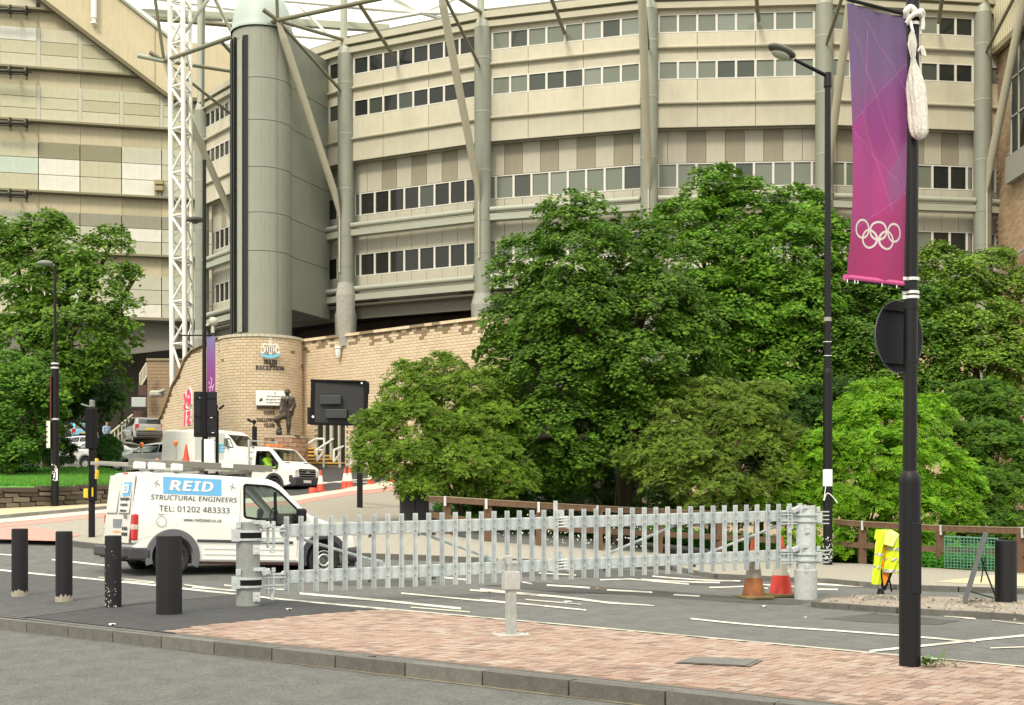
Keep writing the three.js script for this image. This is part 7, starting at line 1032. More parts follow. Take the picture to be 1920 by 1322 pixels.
// ------------------------------------------------------------------ statue, plinth, steps and rails
{
  const D = 60.2, s = F / D, X = u => (u - 960) / s, Y = v => CY + (HV - v) / s, base = Y(818);
  const pl = thing('plinth', 'curved tan block plinth under the bronze statue', 'plinth', V(X(534), 0, D + 0.35)), r = rng(8), R = 1.0, geo = new RoundedBoxGeometry(0.4, 0.2, 0.12, 1, 0.012);
  new MB().cyl(R - 0.05, R - 0.05, 3.2, 0, base - 1.75, 0, 32).build('core', M.mortar, pl); new MB().cyl(R + 0.05, R + 0.05, 0.1, 0, base - 0.05, 0, 36).build('top_slab', mat(0.6, 0.48, 0.36, 0.85, { map: T.stone }), pl);
  const pm = [[0.52, 0.3, 0.19], [0.47, 0.27, 0.17], [0.57, 0.36, 0.24], [0.44, 0.24, 0.15]].map(c => mat(...c, 0.9, { map: T.stone, bumpMap: T.fine, bumpScale: 0.01 })); for (let row = 0; row < 9; row++) for (let k = 0; k < 13; k++) { const a = Math.PI * 0.02 + (k + (row % 2) * 0.5) * 0.415 / R; if (a > Math.PI) continue; const m = put('block', geo, pm[Math.floor(r() * 4)], pl); m.position.set(Math.cos(a) * (R - 0.04), base - 0.21 - row * 0.213, Math.sin(a) * (R - 0.04)); m.rotation.y = Math.PI / 2 - a; }
  const st = thing('statue', 'bronze statue of a suited man with one foot on a ball', 'statue', V(X(537), base, D)), H = (818 - 730) / s; const q = (u, v, z = 0) => [(u - 537) / s, (818 - v) / s, z];
  const C = (a, ra, b, rb, zs) => [...a, ra, ...b, rb, zs ?? 1];
  const body = figure([
    C(q(536, 779), 0.12, q(538, 770), 0.19, 1.2), C(q(538, 772), 0.2, q(539.5, 757), 0.235, 1.35), C(q(539.5, 758), 0.24, q(540, 750), 0.2, 1.35), C(q(532, 748.5), 0.1, q(547.5, 748.5), 0.1), C(q(539.5, 748), 0.11, q(539, 742), 0.07),
    C(q(541.5, 778), 0.145, q(541.5, 797, 0.03), 0.105), C(q(541.5, 797, 0.03), 0.105, q(540.5, 813, 0), 0.08), C(q(540.5, 815.5, 0), 0.058, q(541.5, 816.3, 0.17), 0.05),
    C(q(534.5, 779), 0.145, q(520.5, 786.5, 0.3), 0.115), C(q(520.5, 786.5, 0.3), 0.112, q(526.5, 804, 0.22), 0.078), C(q(526.5, 805.5, 0.22), 0.058, q(522, 806.8, 0.34), 0.048),
    C(q(531, 748.5), 0.1, q(528, 760, 0.02), 0.086), C(q(528, 760, 0.02), 0.084, q(527.3, 771, 0.14), 0.062), C(q(527.3, 772, 0.15), 0.054, q(527.5, 776, 0.19), 0.034),
    C(q(548.5, 748.5), 0.1, q(551.5, 760, -0.02), 0.086), C(q(551.5, 760, -0.02), 0.084, q(546.5, 771, 0.1), 0.066),
    C(q(547, 777, 0.0), 0.09, q(547, 766, 0.0), 0.13, 1.4), C(q(532, 776, 0.05), 0.1, q(533, 766, 0.02), 0.13, 1.4),
    ...headCaps((539 - 537) / s, (818 - 736) / s, 0.05, 0.122)], 110, [0, 1.15, 0.05], 1.25, 0.045);
  put('figure', body, M.bronze, st);
  const jk = new MB(); jk.ext(poly([[-0.12, 1.78], [0.0, 1.3], [0.14, 1.76], [0.05, 1.66], [0.02, 1.36], [-0.02, 1.64]]), 0.012, tr(0.02, -0.02, 0.235)); jk.build('lapel', mat(0.05, 0.04, 0.032, 0.5), st);
  const ft = []; for (let k = 0; k < 4; k++) { ft.push(C([q(527.5, 775)[0] + (k - 1.5) * 0.022, q(527.5, 775)[1], 0.19], 0.014, [q(527.5, 775)[0] + (k - 1.5) * 0.024, q(527.5, 778.6 - Math.abs(k - 1.4) * 0.4)[1], 0.215], 0.011)); } ft.push(C([q(527.5, 774)[0] + 0.05, q(527.5, 773)[1], 0.18], 0.014, [q(527.5, 775)[0] + 0.07, q(527.5, 776)[1], 0.2], 0.011)); put('hand', figure(ft, 44, [q(527.5, 776)[0] + 0.01, q(527.5, 776)[1], 0.2], 0.13, 0.012), M.bronze, st);
  const bs = new THREE.SphereGeometry(0.145, 24, 16), bp = q(525, 814, 0.26); const ball = new MB(); ball.add(bs, tr(bp[0], 0.15, bp[2])); ball.build('ball', mat(0.06, 0.05, 0.045, 0.5), st); const bsL = new MB(); for (const a of [0, 1.05, 2.1]) bsL.add(new THREE.TorusGeometry(0.146, 0.005, 4, 28), tr(bp[0], 0.15, bp[2], a, a * 0.7)); bsL.build('ball_seam', M.blackMatt, st); new MB().rbox(1.3, 0.05, 0.9, 0.02, 0.05, 0.0, 0.1).build('base_plate', M.bronze, st);
  const pq = new MB(); pq.rbox(0.16, 0.14, 0.06, 0.01, X(516) - X(534), base - 0.24, 0.92); pq.build('plaque', M.ink, pl);
}
{
  const stp = thing('steps', 'broad entrance steps edged in yellow beside the plinth', 'steps'), t = [0.97, 0.24], D0 = 62, P0 = [(556 - 960) / F * 62, 62], y0 = CY + (HV - 872) / F * 62, geo = new THREE.BoxGeometry(1, 1, 1), ang = Math.atan2(t[1], t[0]), L = 8.4;
  for (let k = 0; k < 5; k++) { const y = y0 + 0.02 + 0.19 * k, off = 0.4 * k, cx = P0[0] + t[0] * L / 2 - t[1] * off, cd = P0[1] + t[1] * L / 2 + t[0] * off; const m = put('step', geo, mat(0.3, 0.22, 0.14, 0.9, { map: T.stone }), stp); m.position.set(cx - t[1] * 2, y + 0.0 - 0.3, -(cd + t[0] * 2)); m.rotation.y = ang; m.scale.set(L, 0.78, 4); const e = put('nosing', geo, M.yellowEdge, stp); e.position.set(cx + t[1] * 0.0, y + 0.095, -(cd + 0.01)); e.rotation.y = ang; e.scale.set(L, 0.075, 0.16); }
  const g = 'white tubular handrails on the entrance steps', lab = ['white handrail nearest the plinth', 'white handrail second from the plinth', 'middle white handrail of the entrance steps', 'white handrail behind the signal post', 'white handrail half behind the leafy shrub'];
  [[563, 857, 592, 823], [594, 859, 627, 822], [626, 860, 655, 833], [658, 865, 690, 836], [690, 868, 702, 846]].forEach(([ua, va, ub, vb], i) => {
    const h = thing('handrail', lab[i] + (i < 2 ? ' on the yellow-edged steps' : ''), 'handrail', [0, 0, 0], 0, g), A = at(ua, va - 16, 61.6), B = at(ub, vb, 63.2), dn = p => p.clone().add(new THREE.Vector3(0, -0.95, 0)), b = new MB(), r = 0.055; const A2 = A.clone().add(new THREE.Vector3(-0.02, 0, 0.35)), m = A.clone().lerp(B, 0.38); b.bar(A, B, r).bar(A, A.clone().add(new THREE.Vector3(0, -0.55, 0)), r).bar(A.clone().add(new THREE.Vector3(0, -0.55, 0)), m.clone().add(new THREE.Vector3(0, -0.3, 0)), r).bar(m, m.clone().add(new THREE.Vector3(0.0, -1.25, 0)), r).bar(B, dn(B), r).bar(B, B.clone().add(new THREE.Vector3(0.42, 0, 0)), r).bar(B.clone().add(new THREE.Vector3(0.42, 0, 0)), B.clone().add(new THREE.Vector3(0.42, -0.55, 0)), r).bar(B.clone().add(new THREE.Vector3(0.42, -0.55, 0)), B.clone().add(new THREE.Vector3(0, -0.55, 0)), r); for (const p of [A, B, A.clone().add(new THREE.Vector3(0, -0.55, 0))]) b.add(new THREE.SphereGeometry(r, 8, 6), tr(p.x, p.y, p.z)); b.build('rail', M.steelWhite, h);
  });
}
{ // people far off by the cars
  const person = (u, v, D, h, top, legs, label, skinTop, o = {}) => { const s = F / D, p = thing('person', label, 'person', V((u - 960) / s, CY + (HV - v) / s - h, D), o.turn ?? 0.4), f = h / 1.75;
    const up = figure([[0, 0.95, 0, 0.14, 0, 1.2, 0, 0.15, 1.3], [0, 1.2, 0, 0.15, 0, 1.4, 0, 0.12, 1.3], [-0.16, 1.4, 0, 0.075, 0.16, 1.4, 0, 0.075], [-0.2, 1.39, 0, 0.065, -0.27, 1.12, 0.02, 0.05], [-0.27, 1.12, 0.02, 0.05, -0.2, 0.95, 0.16, 0.04], [0.2, 1.39, 0, 0.065, 0.26, 1.12, -0.03, 0.05], [0.26, 1.12, -0.03, 0.05, 0.26, 0.86, 0.04, 0.04]].map(q => q), 48, [0, 1.15, 0], 0.48, 0.04); put('jacket', up, top, p).scale.setScalar(f);
    const lg = figure([[-0.09, 0.95, 0, 0.12, -0.1, 0.5, 0.03, 0.075], [-0.1, 0.5, 0.03, 0.075, -0.1, 0.07, -0.03, 0.05], [0.09, 0.95, 0, 0.12, 0.1, 0.5, 0.04, 0.075], [0.1, 0.5, 0.04, 0.075, 0.11, 0.07, 0.06, 0.05], [-0.1, 0.05, -0.02, 0.045, -0.1, 0.04, 0.12, 0.04], [0.11, 0.05, 0.07, 0.045, 0.11, 0.04, 0.2, 0.04]], 48, [0, 0.5, 0], 0.56, 0.035); put('trousers', lg, legs, p).scale.setScalar(f);
    const hd = figure([[0, 1.45, 0, 0.055, 0, 1.54, 0.01, 0.055], ...headCaps(0, 1.62, 0.01, 0.1)], 40, [0, 1.6, 0], 0.2, 0.025); put('head', hd, M.skin, p).scale.setScalar(f); const ha = new MB(), sg = new THREE.SphereGeometry(0.108, 16, 10, 0, 7, 0, 1.5); ha.add(sg, tr(0, 1.65, -0.01, -0.25)); put(o.hat ? 'hat' : 'hair', ha.geo(), skinTop, p).scale.setScalar(f); };
  person(124, 798, 73, 1.75, mat(0.03, 0.03, 0.045, 0.8), mat(0.02, 0.02, 0.03, 0.8), 'person in dark clothes and a red cap standing beside the blue car', mat(0.35, 0.06, 0.05, 0.8), { hat: true });
  person(177, 789, 76, 1.72, mat(0.5, 0.5, 0.52, 0.8), mat(0.05, 0.05, 0.08, 0.8), 'person in a pale top and orange hat behind the signal post', mat(0.6, 0.14, 0.06, 0.8), { hat: true, turn: -0.6 });
  person(200, 791, 77, 1.7, mat(0.35, 0.45, 0.62, 0.8), mat(0.08, 0.08, 0.14, 0.8), 'person in a light blue top above the round clipped bush', mat(0.16, 0.09, 0.05, 0.8), { turn: 0.9 });
}

// ------------------------------------------------------------------ trees and shrubs
function leafGeo(kind) {
  const g = new THREE.BufferGeometry(), p = [];
  if (kind === 'maple') { // five-lobed leaf folded along its midrib
    const o = []; const L = [[-90, 0.12], [-52, 0.62], [-30, 0.36], [-2, 0.86], [22, 0.46], [90 - 42, 0.8]]; // right half outline in degrees from +x, mirrored
    const half = [[0, -0.28], [0.34, -0.3], [0.3, -0.08], [0.72, 0.06], [0.4, 0.26], [0.52, 0.62], [0.2, 0.46], [0, 0.95]];
    for (const s of [1, -1]) for (let k = 0; k + 1 < half.length; k++) { const a = half[k], b = half[k + 1], z = q => -Math.abs(q[0]) * 0.35 - 0.12 * q[1] * q[1]; const A = [s * a[0], a[1], z(a)], B = [s * b[0], b[1], z(b)], C = [0, 0.12, 0]; s > 0 ? p.push(...C, ...A, ...B) : p.push(...C, ...B, ...A); }
  } else { // a sprig of five oval leaves
    for (let k = 0; k < 5; k++) { const t = k / 4, side = k === 4 ? 0 : (k % 2 ? 1 : -1), bx = 0, by = -0.5 + 0.9 * t, ang = side * 0.95, c = Math.cos(ang), s = Math.sin(ang), l = 0.62, w = 0.2; const P = (x, y) => [bx + x * c + y * s, by - x * s + y * c, -0.22 * Math.abs(x) * 2 - 0.15 * y + 0.1 * side * y]; const A = P(0, 0), B = P(w, l * 0.45), C = P(0, l), D = P(-w, l * 0.45); p.push(...A, ...B, ...C, ...A, ...C, ...D); }
  }
  g.setAttribute('position', new THREE.BufferAttribute(new Float32Array(p), 3)); g.computeVertexNormals(); return g;
}
const LEAF = { maple: leafGeo('maple'), sprig: leafGeo('sprig') };
const leafM = new THREE.MeshPhysicalMaterial({ color: 0xffffff, roughness: 0.7, specularIntensity: 0.35, transmission: 0.46, thickness: 0, side: THREE.DoubleSide, ior: 1.35 });
function crown(parent, blobs, o) { // blobs: [x, y, d, rx, ry, rz] in metres
  const r = rng(o.seed), list = [], up = new THREE.Vector3(0, 1, 0), n = new THREE.Vector3(), q = new THREE.Quaternion(), q2 = new THREE.Quaternion(), zed = new THREE.Vector3(0, 0, 1), dir = new THREE.Vector3(), c = new THREE.Color();
  const gauss = () => (r() + r() + r() - 1.5) * 1.15;
  for (const [x, y, d, rx, ry, rz] of blobs) {
    const area = 4 * Math.PI * Math.pow((Math.pow(rx * ry, 1.6) + Math.pow(rx * rz, 1.6) + Math.pow(ry * rz, 1.6)) / 3, 1 / 1.6), ns = Math.max(6, Math.round(area / (Math.PI * o.spray * o.spray) * o.cover));
    for (let k = 0; k < ns; k++) {
      dir.set(r() * 2 - 1, r() * 2 - 1, r() * 2 - 1); if (dir.lengthSq() > 1 || dir.lengthSq() < 0.01) { k--; continue; } dir.normalize();
      if (dir.z < -0.35 && r() < 0.75) { dir.z *= -1; }                       // most sprays on the sides that can be seen
      if (dir.y < -0.5 && r() < 0.4) dir.y *= -1;
      const f = r() < 0.22 ? 0.45 + 0.4 * r() : 0.86 + 0.24 * r(), cx = x + dir.x * rx * f, cy = y + dir.y * ry * f, cz = -d + dir.z * rz * f;
      n.copy(dir).multiplyScalar(o.face ?? 0.55).addScaledVector(up, 0.8).addScaledVector(new THREE.Vector3(gauss(), gauss(), gauss()), 0.3).normalize(); q.setFromUnitVectors(zed, n);
      const tone = 0.82 + 0.36 * r(), R = o.spray * (0.65 + 0.7 * r()), m = Math.round(o.leaves * (0.6 + 0.8 * r()) * (R / o.spray)), yy = o.young;
      for (let j = 0; j < m; j++) {
        const a = r() * 6.283, rad = R * Math.sqrt(r()), v = new THREE.Vector3(Math.cos(a) * rad, Math.sin(a) * rad, gauss() * R * 0.22 - rad * rad * 0.35 / R).applyQuaternion(q);
        const nn = n.clone().add(new THREE.Vector3(gauss(), gauss(), gauss()).multiplyScalar(o.ruffle ?? 0.45)).normalize(); q2.setFromUnitVectors(zed, nn).multiply(new THREE.Quaternion().setFromAxisAngle(zed, a + Math.PI / 2 + gauss()));
        const s = o.leaf * (0.65 + 0.6 * r()), t = tone * (0.85 + 0.3 * r()), w = r() < (o.odd ?? 0) ? o.oddC : r() < yy ? o.youngC : o.color;
        list.push([cx + v.x, cy + v.y, cz + v.z, q2.clone(), s, w[0] * t, w[1] * t, w[2] * t]);
      }
    }
  }
  const im = new THREE.InstancedMesh(LEAF[o.kind], leafM, list.length), M4 = new THREE.Matrix4(), S = new THREE.Vector3(), P = new THREE.Vector3();
  list.forEach((l, i) => { im.setMatrixAt(i, M4.compose(P.set(l[0], l[1], l[2]), l[3], S.set(l[4], l[4], l[4]))); im.setColorAt(i, c.setRGB(l[5], l[6], l[7])); });
  im.name = 'crown'; im.userData.kind = 'stuff'; im.castShadow = im.receiveShadow = true; parent.add(im); leafTotal += list.length; return im;
}
let leafTotal = 0;
function limbs(parent, base, blobs, o) { // trunk and limbs reaching into the crown
  const r = rng(o.seed + 100), b = new MB(), top = blobs.reduce((m, q) => Math.max(m, q[1]), 0), cx = o.lean ?? base.x, fork = new THREE.Vector3(lerp(base.x, cx, 0.5), base.y + (top - base.y) * (o.fork ?? 0.3), base.z);
  b.tube([base.clone().add(new THREE.Vector3(0, -0.3, 0)), base.clone().lerp(fork, 0.5).add(new THREE.Vector3(0.06, 0, 0.03)), fork], o.trunk, 8, 10);
  b.build('trunk', M.bark, parent);
  const L = new MB(); for (const [x, y, d] of blobs) { const e = new THREE.Vector3(x, y, -d), m = fork.clone().lerp(e, 0.5).add(new THREE.Vector3((r() - 0.5) * 0.5, 0.35 * r(), (r() - 0.5) * 0.5)); L.tube([fork.clone().add(new THREE.Vector3(0, -0.25, 0)), m, e], o.trunk * 0.42, 6, 10); for (let k = 0; k < 3; k++) { const q = m.clone().lerp(e, 0.3 + 0.3 * k), w = q.clone().add(new THREE.Vector3((r() - 0.5) * 1.6, 0.3 + 0.6 * r(), (r() - 0.5) * 1.6)); L.bar(q, w, o.trunk * 0.2, 0.01, 5); } }
  L.build('limb', M.bark, parent);
}
function tree(name, label, cat, base, px5, o) { // px5: [u, v, D, ru, rv] in photo pixels
  const blobs = px5.map(([u, v, D, ru, rv]) => { const p = at(u, v, D), s = F / D; return [p.x, p.y, D, ru / s, rv / s, Math.min(2.2, 0.5 * (ru + rv) / s * 0.95)]; });
  const t = thing(name, label, cat); limbs(t, base, blobs, o); crown(t, blobs, o); return t;
}
const gb = (x, d) => V(x, G(x, d), d);
const mapleO = { kind: 'maple', leaf: 0.098, spray: 0.4, leaves: 66, cover: 1.75, young: 0.2, color: [0.099, 0.211, 0.018], youngC: [0.186, 0.331, 0.024], trunk: 0.17 };
tree('maple_tree', 'large dark green maple tree in the middle of the tree bank', 'tree', gb((1168 - 960) / F * 38, 38), [
  [1085, 420, 38, 75, 60], [1000, 500, 38, 75, 65], [1110, 500, 37, 110, 75], [1220, 470, 38.5, 85, 70], [975, 590, 37.5, 70, 65], [1080, 600, 36.4, 120, 80], [1210, 580, 37, 100, 80], [960, 680, 37.4, 65, 60], [1050, 700, 36.2, 105, 70], [1170, 690, 36.2, 105, 70], [1280, 640, 37.5, 80, 80], [950, 770, 37, 70, 55], [1040, 800, 36, 95, 65], [1150, 790, 36.6, 90, 60], [1010, 880, 36.4, 90, 45], [1090, 860, 35.8, 70, 40], [1225, 760, 36.4, 80, 50], [930, 840, 36.4, 60, 50]],
  { ...mapleO, seed: 11, fork: 0.3, trunk: 0.24 });
tree('maple_tree', 'green maple tree rising highest behind the middle tree', 'tree', gb((1420 - 960) / F * 43, 43), [
  [1345, 360, 43, 55, 48], [1300, 430, 42.5, 75, 65], [1400, 400, 43, 90, 60], [1500, 410, 43, 75, 60], [1330, 510, 41.6, 95, 75], [1450, 490, 41.6, 110, 80], [1545, 480, 42.5, 60, 75], [1370, 600, 40.8, 110, 75], [1490, 590, 41, 105, 75], [1400, 680, 40.6, 110, 60], [1510, 680, 40.6, 95, 60], [1470, 750, 40, 110, 60], [1330, 700, 40.4, 90, 60], [1560, 740, 40.2, 80, 60]],
  { ...mapleO, seed: 12, leaf: 0.105, young: 0.34, color: [0.114, 0.257, 0.018], youngC: [0.211, 0.399, 0.024] });
tree('maple_tree', 'dense green maple behind the round sign and banner pole', 'tree', gb((1660 - 960) / F * 41.5, 41.5), [
  [1585, 560, 41.5, 65, 65], [1650, 520, 42, 70, 60], [1700, 580, 41, 75, 65], [1610, 650, 40.4, 90, 60], [1720, 660, 40.2, 90, 65], [1640, 720, 40, 100, 45], [1750, 740, 40, 85, 50], [1560, 670, 40.6, 60, 60]],
  { ...mapleO, seed: 13, color: [0.087, 0.199, 0.018], young: 0.25 });
tree('maple_tree', 'bright topped maple in the corner between the pole and the brick building', 'tree', gb((1830 - 960) / F * 42, 42), [
  [1755, 500, 42.5, 55, 45], [1800, 530, 42, 65, 55], [1860, 510, 42.4, 50, 50], [1910, 560, 42, 60, 55], [1820, 610, 41, 85, 60], [1900, 640, 40.6, 70, 65], [1830, 690, 40, 85, 60], [1910, 720, 40, 60, 60], [1760, 640, 40.5, 60, 60]],
  { ...mapleO, seed: 14, leaf: 0.098, young: 0.42, color: [0.124, 0.239, 0.020], youngC: [0.236, 0.376, 0.030], odd: 0.04, oddC: [0.3, 0.28, 0.12] });
const shrubO = { kind: 'sprig', leaf: 0.115, spray: 0.3, leaves: 32, cover: 2.0, young: 0.3, trunk: 0.07, ruffle: 0.6 };
tree('hawthorn_bush', 'leafy mid-green bush spreading left over the signal post', 'bush', gb((860 - 960) / F * 35, 35), [
  [830, 700, 36, 55, 38], [775, 745, 35.4, 65, 45], [860, 750, 35.6, 80, 55], [715, 790, 34.6, 48, 34], [790, 800, 34.6, 80, 50], [880, 820, 34.8, 85, 55], [700, 830, 34, 40, 26], [770, 860, 34, 75, 38], [860, 880, 34, 85, 45], [930, 880, 34.4, 70, 50], [800, 905, 33.6, 55, 24], [760, 690, 36, 25, 16], [925, 800, 35, 60, 45], [905, 735, 35.6, 55, 45], [950, 900, 34.2, 55, 32], [690, 860, 33.8, 30, 18]],
  { ...shrubO, seed: 21, color: [0.143, 0.257, 0.022], youngC: [0.248, 0.376, 0.030], odd: 0.02, oddC: [0.2, 0.14, 0.05], fork: 0.18, trunk: 0.09 });
tree('hawthorn_bush', 'olive brown bush in front of the middle maple', 'bush', gb((1330 - 960) / F * 35.4, 35.4), [
  [1340, 755, 36, 95, 45], [1270, 800, 35.4, 75, 50], [1390, 800, 35.4, 95, 55], [1300, 860, 34.6, 95, 50], [1400, 870, 34.8, 85, 50], [1250, 890, 34.4, 55, 40], [1340, 915, 34.2, 90, 35], [1430, 745, 36, 60, 32], [1300, 735, 36.2, 50, 28], [1465, 830, 35.4, 60, 40], [1205, 850, 34.8, 40, 26], [1460, 900, 34.4, 50, 34]],
  { ...shrubO, seed: 22, leaf: 0.11, color: [0.143, 0.234, 0.026], youngC: [0.248, 0.342, 0.040], odd: 0.035, oddC: [0.24, 0.19, 0.1], fork: 0.15 });
tree('bright_bush', 'bright yellow-green bush behind the street lamp and fence', 'bush', gb((1610 - 960) / F * 35, 35), [
  [1640, 745, 36, 60, 34], [1740, 770, 36, 45, 34], [1800, 900, 35, 45, 40], [1500, 850, 35.2, 45, 32], [1625, 790, 35.6, 75, 50], [1700, 800, 35.6, 65, 50], [1560, 850, 35, 75, 50], [1650, 860, 34.6, 90, 55], [1740, 880, 35, 75, 55], [1500, 910, 34.6, 60, 42], [1580, 930, 34.4, 80, 45], [1680, 940, 34.4, 90, 45], [1770, 950, 34.6, 65, 45], [1440, 930, 34.6, 45, 32], [1560, 1000, 34.2, 90, 38], [1700, 1010, 34.2, 90, 38]],
  { ...shrubO, seed: 23, color: [0.186, 0.405, 0.018], youngC: [0.298, 0.513, 0.022], leaf: 0.115, fork: 0.12 });
tree('dark_bush', 'dark glossy green bush at the right edge above the fence', 'bush', gb((1860 - 960) / F * 36.5, 36.5), [
  [1830, 760, 38, 70, 50], [1890, 780, 37.6, 60, 55], [1800, 830, 37, 55, 50], [1860, 840, 36.6, 75, 55], [1920, 860, 36.4, 50, 60], [1830, 910, 36, 65, 50], [1895, 930, 35.6, 65, 55], [1830, 985, 35.2, 80, 45], [1920, 1000, 35, 60, 45], [1770, 1030, 34.6, 60, 30]],
  { ...shrubO, seed: 24, color: [0.081, 0.188, 0.018], youngC: [0.161, 0.308, 0.022], young: 0.35, leaf: 0.115, fork: 0.12 });
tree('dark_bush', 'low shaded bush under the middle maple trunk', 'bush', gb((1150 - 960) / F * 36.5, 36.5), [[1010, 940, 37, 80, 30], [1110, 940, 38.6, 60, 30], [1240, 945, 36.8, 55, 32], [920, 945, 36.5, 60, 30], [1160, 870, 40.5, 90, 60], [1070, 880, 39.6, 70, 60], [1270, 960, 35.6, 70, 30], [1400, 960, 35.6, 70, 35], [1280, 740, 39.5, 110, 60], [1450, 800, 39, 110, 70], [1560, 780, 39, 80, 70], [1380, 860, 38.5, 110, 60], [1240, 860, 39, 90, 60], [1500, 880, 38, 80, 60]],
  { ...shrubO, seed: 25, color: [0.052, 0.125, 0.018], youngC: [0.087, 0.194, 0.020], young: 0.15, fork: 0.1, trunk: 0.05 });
tree('lime_tree', 'large green tree on the left in front of the panelled stand', 'tree', gb((70 - 960) / F * 55, 56), [
  [95, 420, 57, 40, 38], [20, 445, 57, 55, 52], [60, 480, 56.5, 60, 60], [130, 480, 56, 60, 48], [208, 455, 57, 36, 34], [60, 550, 55, 80, 60], [170, 540, 55.4, 70, 50], [250, 525, 56.4, 38, 30], [40, 640, 54.4, 80, 60], [140, 620, 54.2, 85, 60], [220, 610, 55, 45, 50], [100, 700, 53.6, 80, 50], [190, 690, 54, 60, 45], [20, 720, 53.4, 50, 50]],
  { kind: 'maple', leaf: 0.15, spray: 0.55, leaves: 54, cover: 1.45, young: 0.3, color: [0.109, 0.228, 0.020], youngC: [0.198, 0.331, 0.025], seed: 31, trunk: 0.22, fork: 0.22 });
tree('lime_tree', 'leafy left-hand tree drooping to the grass beside the slim lamp', 'tree', gb((20 - 960) / F * 50, 50), [[40, 690, 51, 70, 45], [25, 760, 50, 65, 55], [90, 740, 50.4, 50, 45], [20, 830, 49.6, 60, 42], [80, 810, 50.6, 40, 40], [-20, 800, 50, 50, 60]],
  { kind: 'maple', leaf: 0.13, spray: 0.5, leaves: 56, cover: 1.6, young: 0.25, color: [0.087, 0.211, 0.018], youngC: [0.161, 0.308, 0.022], seed: 32, trunk: 0.16, fork: 0.2 });
tree('lime_tree', 'dark drooping tree above the blue car on the left', 'tree', gb((170 - 960) / F * 58, 60), [[150, 760, 57, 45, 30], [195, 740, 57, 45, 38], [160, 715, 57, 55, 35], [115, 775, 56.5, 30, 26]],
  { kind: 'maple', leaf: 0.17, spray: 0.5, leaves: 36, cover: 1.5, young: 0.15, color: [0.050, 0.131, 0.024], youngC: [0.099, 0.217, 0.030], seed: 33, trunk: 0.14, fork: 0.35 });
{ const p = gb((204 - 960) / F * 56, 56), t = thing('clipped_bush', 'round clipped dark green bush on the lawn', 'bush'), c = at(204, 845, 56), s = F / 56; limbs(t, p, [[c.x, c.y, 56, 0.5, 0.5, 0.5]], { seed: 41, trunk: 0.05 }); crown(t, [[c.x, c.y, 56, 25 / s, 30 / s, 0.58]], { kind: 'sprig', leaf: 0.085, spray: 0.14, leaves: 20, cover: 3.2, young: 0.2, color: [0.043, 0.137, 0.022], youngC: [0.087, 0.228, 0.030], seed: 41, ruffle: 0.9, face: 1.2 }); }
tree('dark_bush', 'dark hedge-like bush at the back of the lawn on the left', 'bush', gb((60 - 960) / F * 55, 55), [[80, 850, 54, 40, 24], [30, 865, 53, 45, 24], [115, 845, 56, 22, 26]], { ...shrubO, leaf: 0.16, spray: 0.35, seed: 42, color: [0.037, 0.103, 0.020], youngC: [0.062, 0.160, 0.025], trunk: 0.04 });
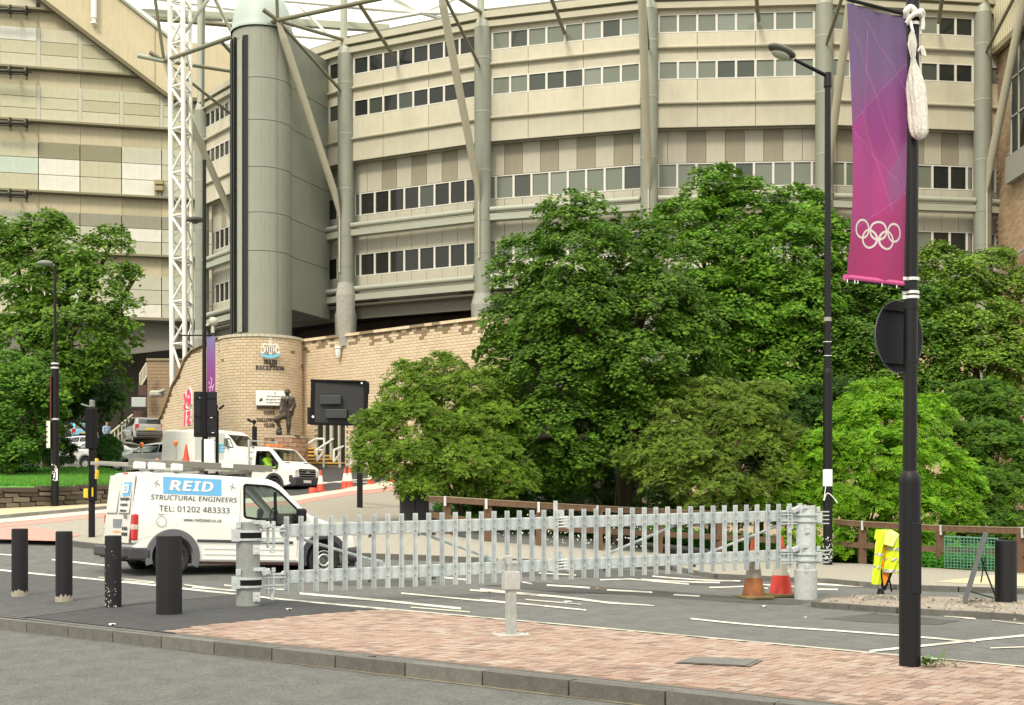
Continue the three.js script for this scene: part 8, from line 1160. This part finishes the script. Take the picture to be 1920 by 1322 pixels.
{ // undergrowth with small white flowers behind the fence
  const r = rng(51), N = 26000, im = new THREE.InstancedMesh(LEAF.sprig, leafM, N), o = new THREE.Object3D(), c = new THREE.Color(); let n = 0;
  while (n < N) { const f = r(), u = 815 + 1160 * f, v = lerp(988, 1074, ss(0, 1, f)) , [x, d0] = gp(u, v, 0.1), d = d0 + 0.25 + 4.2 * r() * r(), X = x / d0 * d; o.position.set(X, G(X, d) + 0.05 + 0.55 * r() * (0.5 + 0.5 * ss(0.2, 2.5, d - d0)), -d); o.rotation.set(-0.9 + (r() - 0.5) * 1.3, r() * 6.3, (r() - 0.5) * 1.2, 'YXZ'); o.scale.setScalar(0.1 + 0.08 * r()); o.updateMatrix(); im.setMatrixAt(n, o.matrix); const k = 0.65 + 0.7 * r(); im.setColorAt(n++, c.setRGB(0.1 * k, 0.34 * k, 0.03 * k)); }
  im.name = 'undergrowth'; im.castShadow = im.receiveShadow = true; tag(im, 'green weeds and ground cover behind the timber fence', 'undergrowth', null, 'stuff'); scene.add(im);
  const fl = new THREE.InstancedMesh(new THREE.IcosahedronGeometry(0.02, 0), mat(0.75, 0.75, 0.7, 0.8), 170); for (let i = 0; i < 170; i++) { const u = 890 + 330 * r(), v = lerp(1013, 1036, (u - 890) / 330), [x, d] = gp(u, v, 0.1), D = d + 0.2 + 1.4 * r(); o.position.set(x / d * D, G(x / d * D, D) + 0.1 + 0.65 * r(), -D); o.scale.setScalar(0.5 + 0.8 * r()); o.rotation.set(0, 0, 0); o.updateMatrix(); fl.setMatrixAt(i, o.matrix); } fl.name = 'flowers'; tag(fl, 'small white flowers among the weeds behind the gate', 'flowers', null, 'stuff'); scene.add(fl);
}
{ // weed at the foot of the banner pole
  const t = thing('weed', 'small green weed growing at the foot of the banner pole', 'weed', poleP), r = rng(61), geo = (() => { const g = new THREE.BufferGeometry(), p = []; const prof = [[0, 0], [0.3, 0.16], [0.65, 0.15], [1, 0]]; for (const s of [1, -1]) for (let k = 0; k < 3; k++) { const [a, wa] = prof[k], [b, wb] = prof[k + 1], y = q => 0.5 * q - 0.55 * q * q, A = [a, y(a), 0], B = [b, y(b), 0], C = [b, y(b) + 0.04, s * wb], D = [a, y(a) + 0.04, s * wa]; p.push(...A, ...B, ...C, ...A, ...C, ...D); } g.setAttribute('position', new THREE.BufferAttribute(new Float32Array(p), 3)); g.computeVertexNormals(); return g; })();
  const gm = [[0.1, 0.2, 0.05], [0.14, 0.25, 0.07], [0.08, 0.16, 0.04]].map(c => phys(...c, 0.6, { transmission: 0.3, thickness: 0 }));
  for (let k = 0; k < 46; k++) { const a = -0.7 + 2.6 * r(), d = 0.09 + 0.03 * r(), cl = k < 30 ? 0.04 : 0.2; const m = put('leaf', geo, gm[k % 3], t); m.position.set(0.09 + (k < 30 ? 0.03 : 0.17) + (r() - 0.5) * cl * 1.6, 0.005 + 0.06 * r(), 0.06 + (r() - 0.5) * cl); m.rotation.set(0, r() * 6.3, 0.2 + 0.5 * r(), 'YXZ'); const s = 0.05 + 0.07 * r(); m.scale.set(s, s, s * 0.9); }
  const st = new MB(); for (let k = 0; k < 7; k++) st.bar(new THREE.Vector3(0.12 + 0.2 * r(), 0, 0.05 + 0.05 * r()), new THREE.Vector3(0.14 + 0.24 * r(), 0.1 + 0.08 * r(), 0.04), 0.003, 0.002, 4); st.build('stem', gm[1], t);
}
console.log('leaves', leafTotal);
renderer.render(scene, camera);
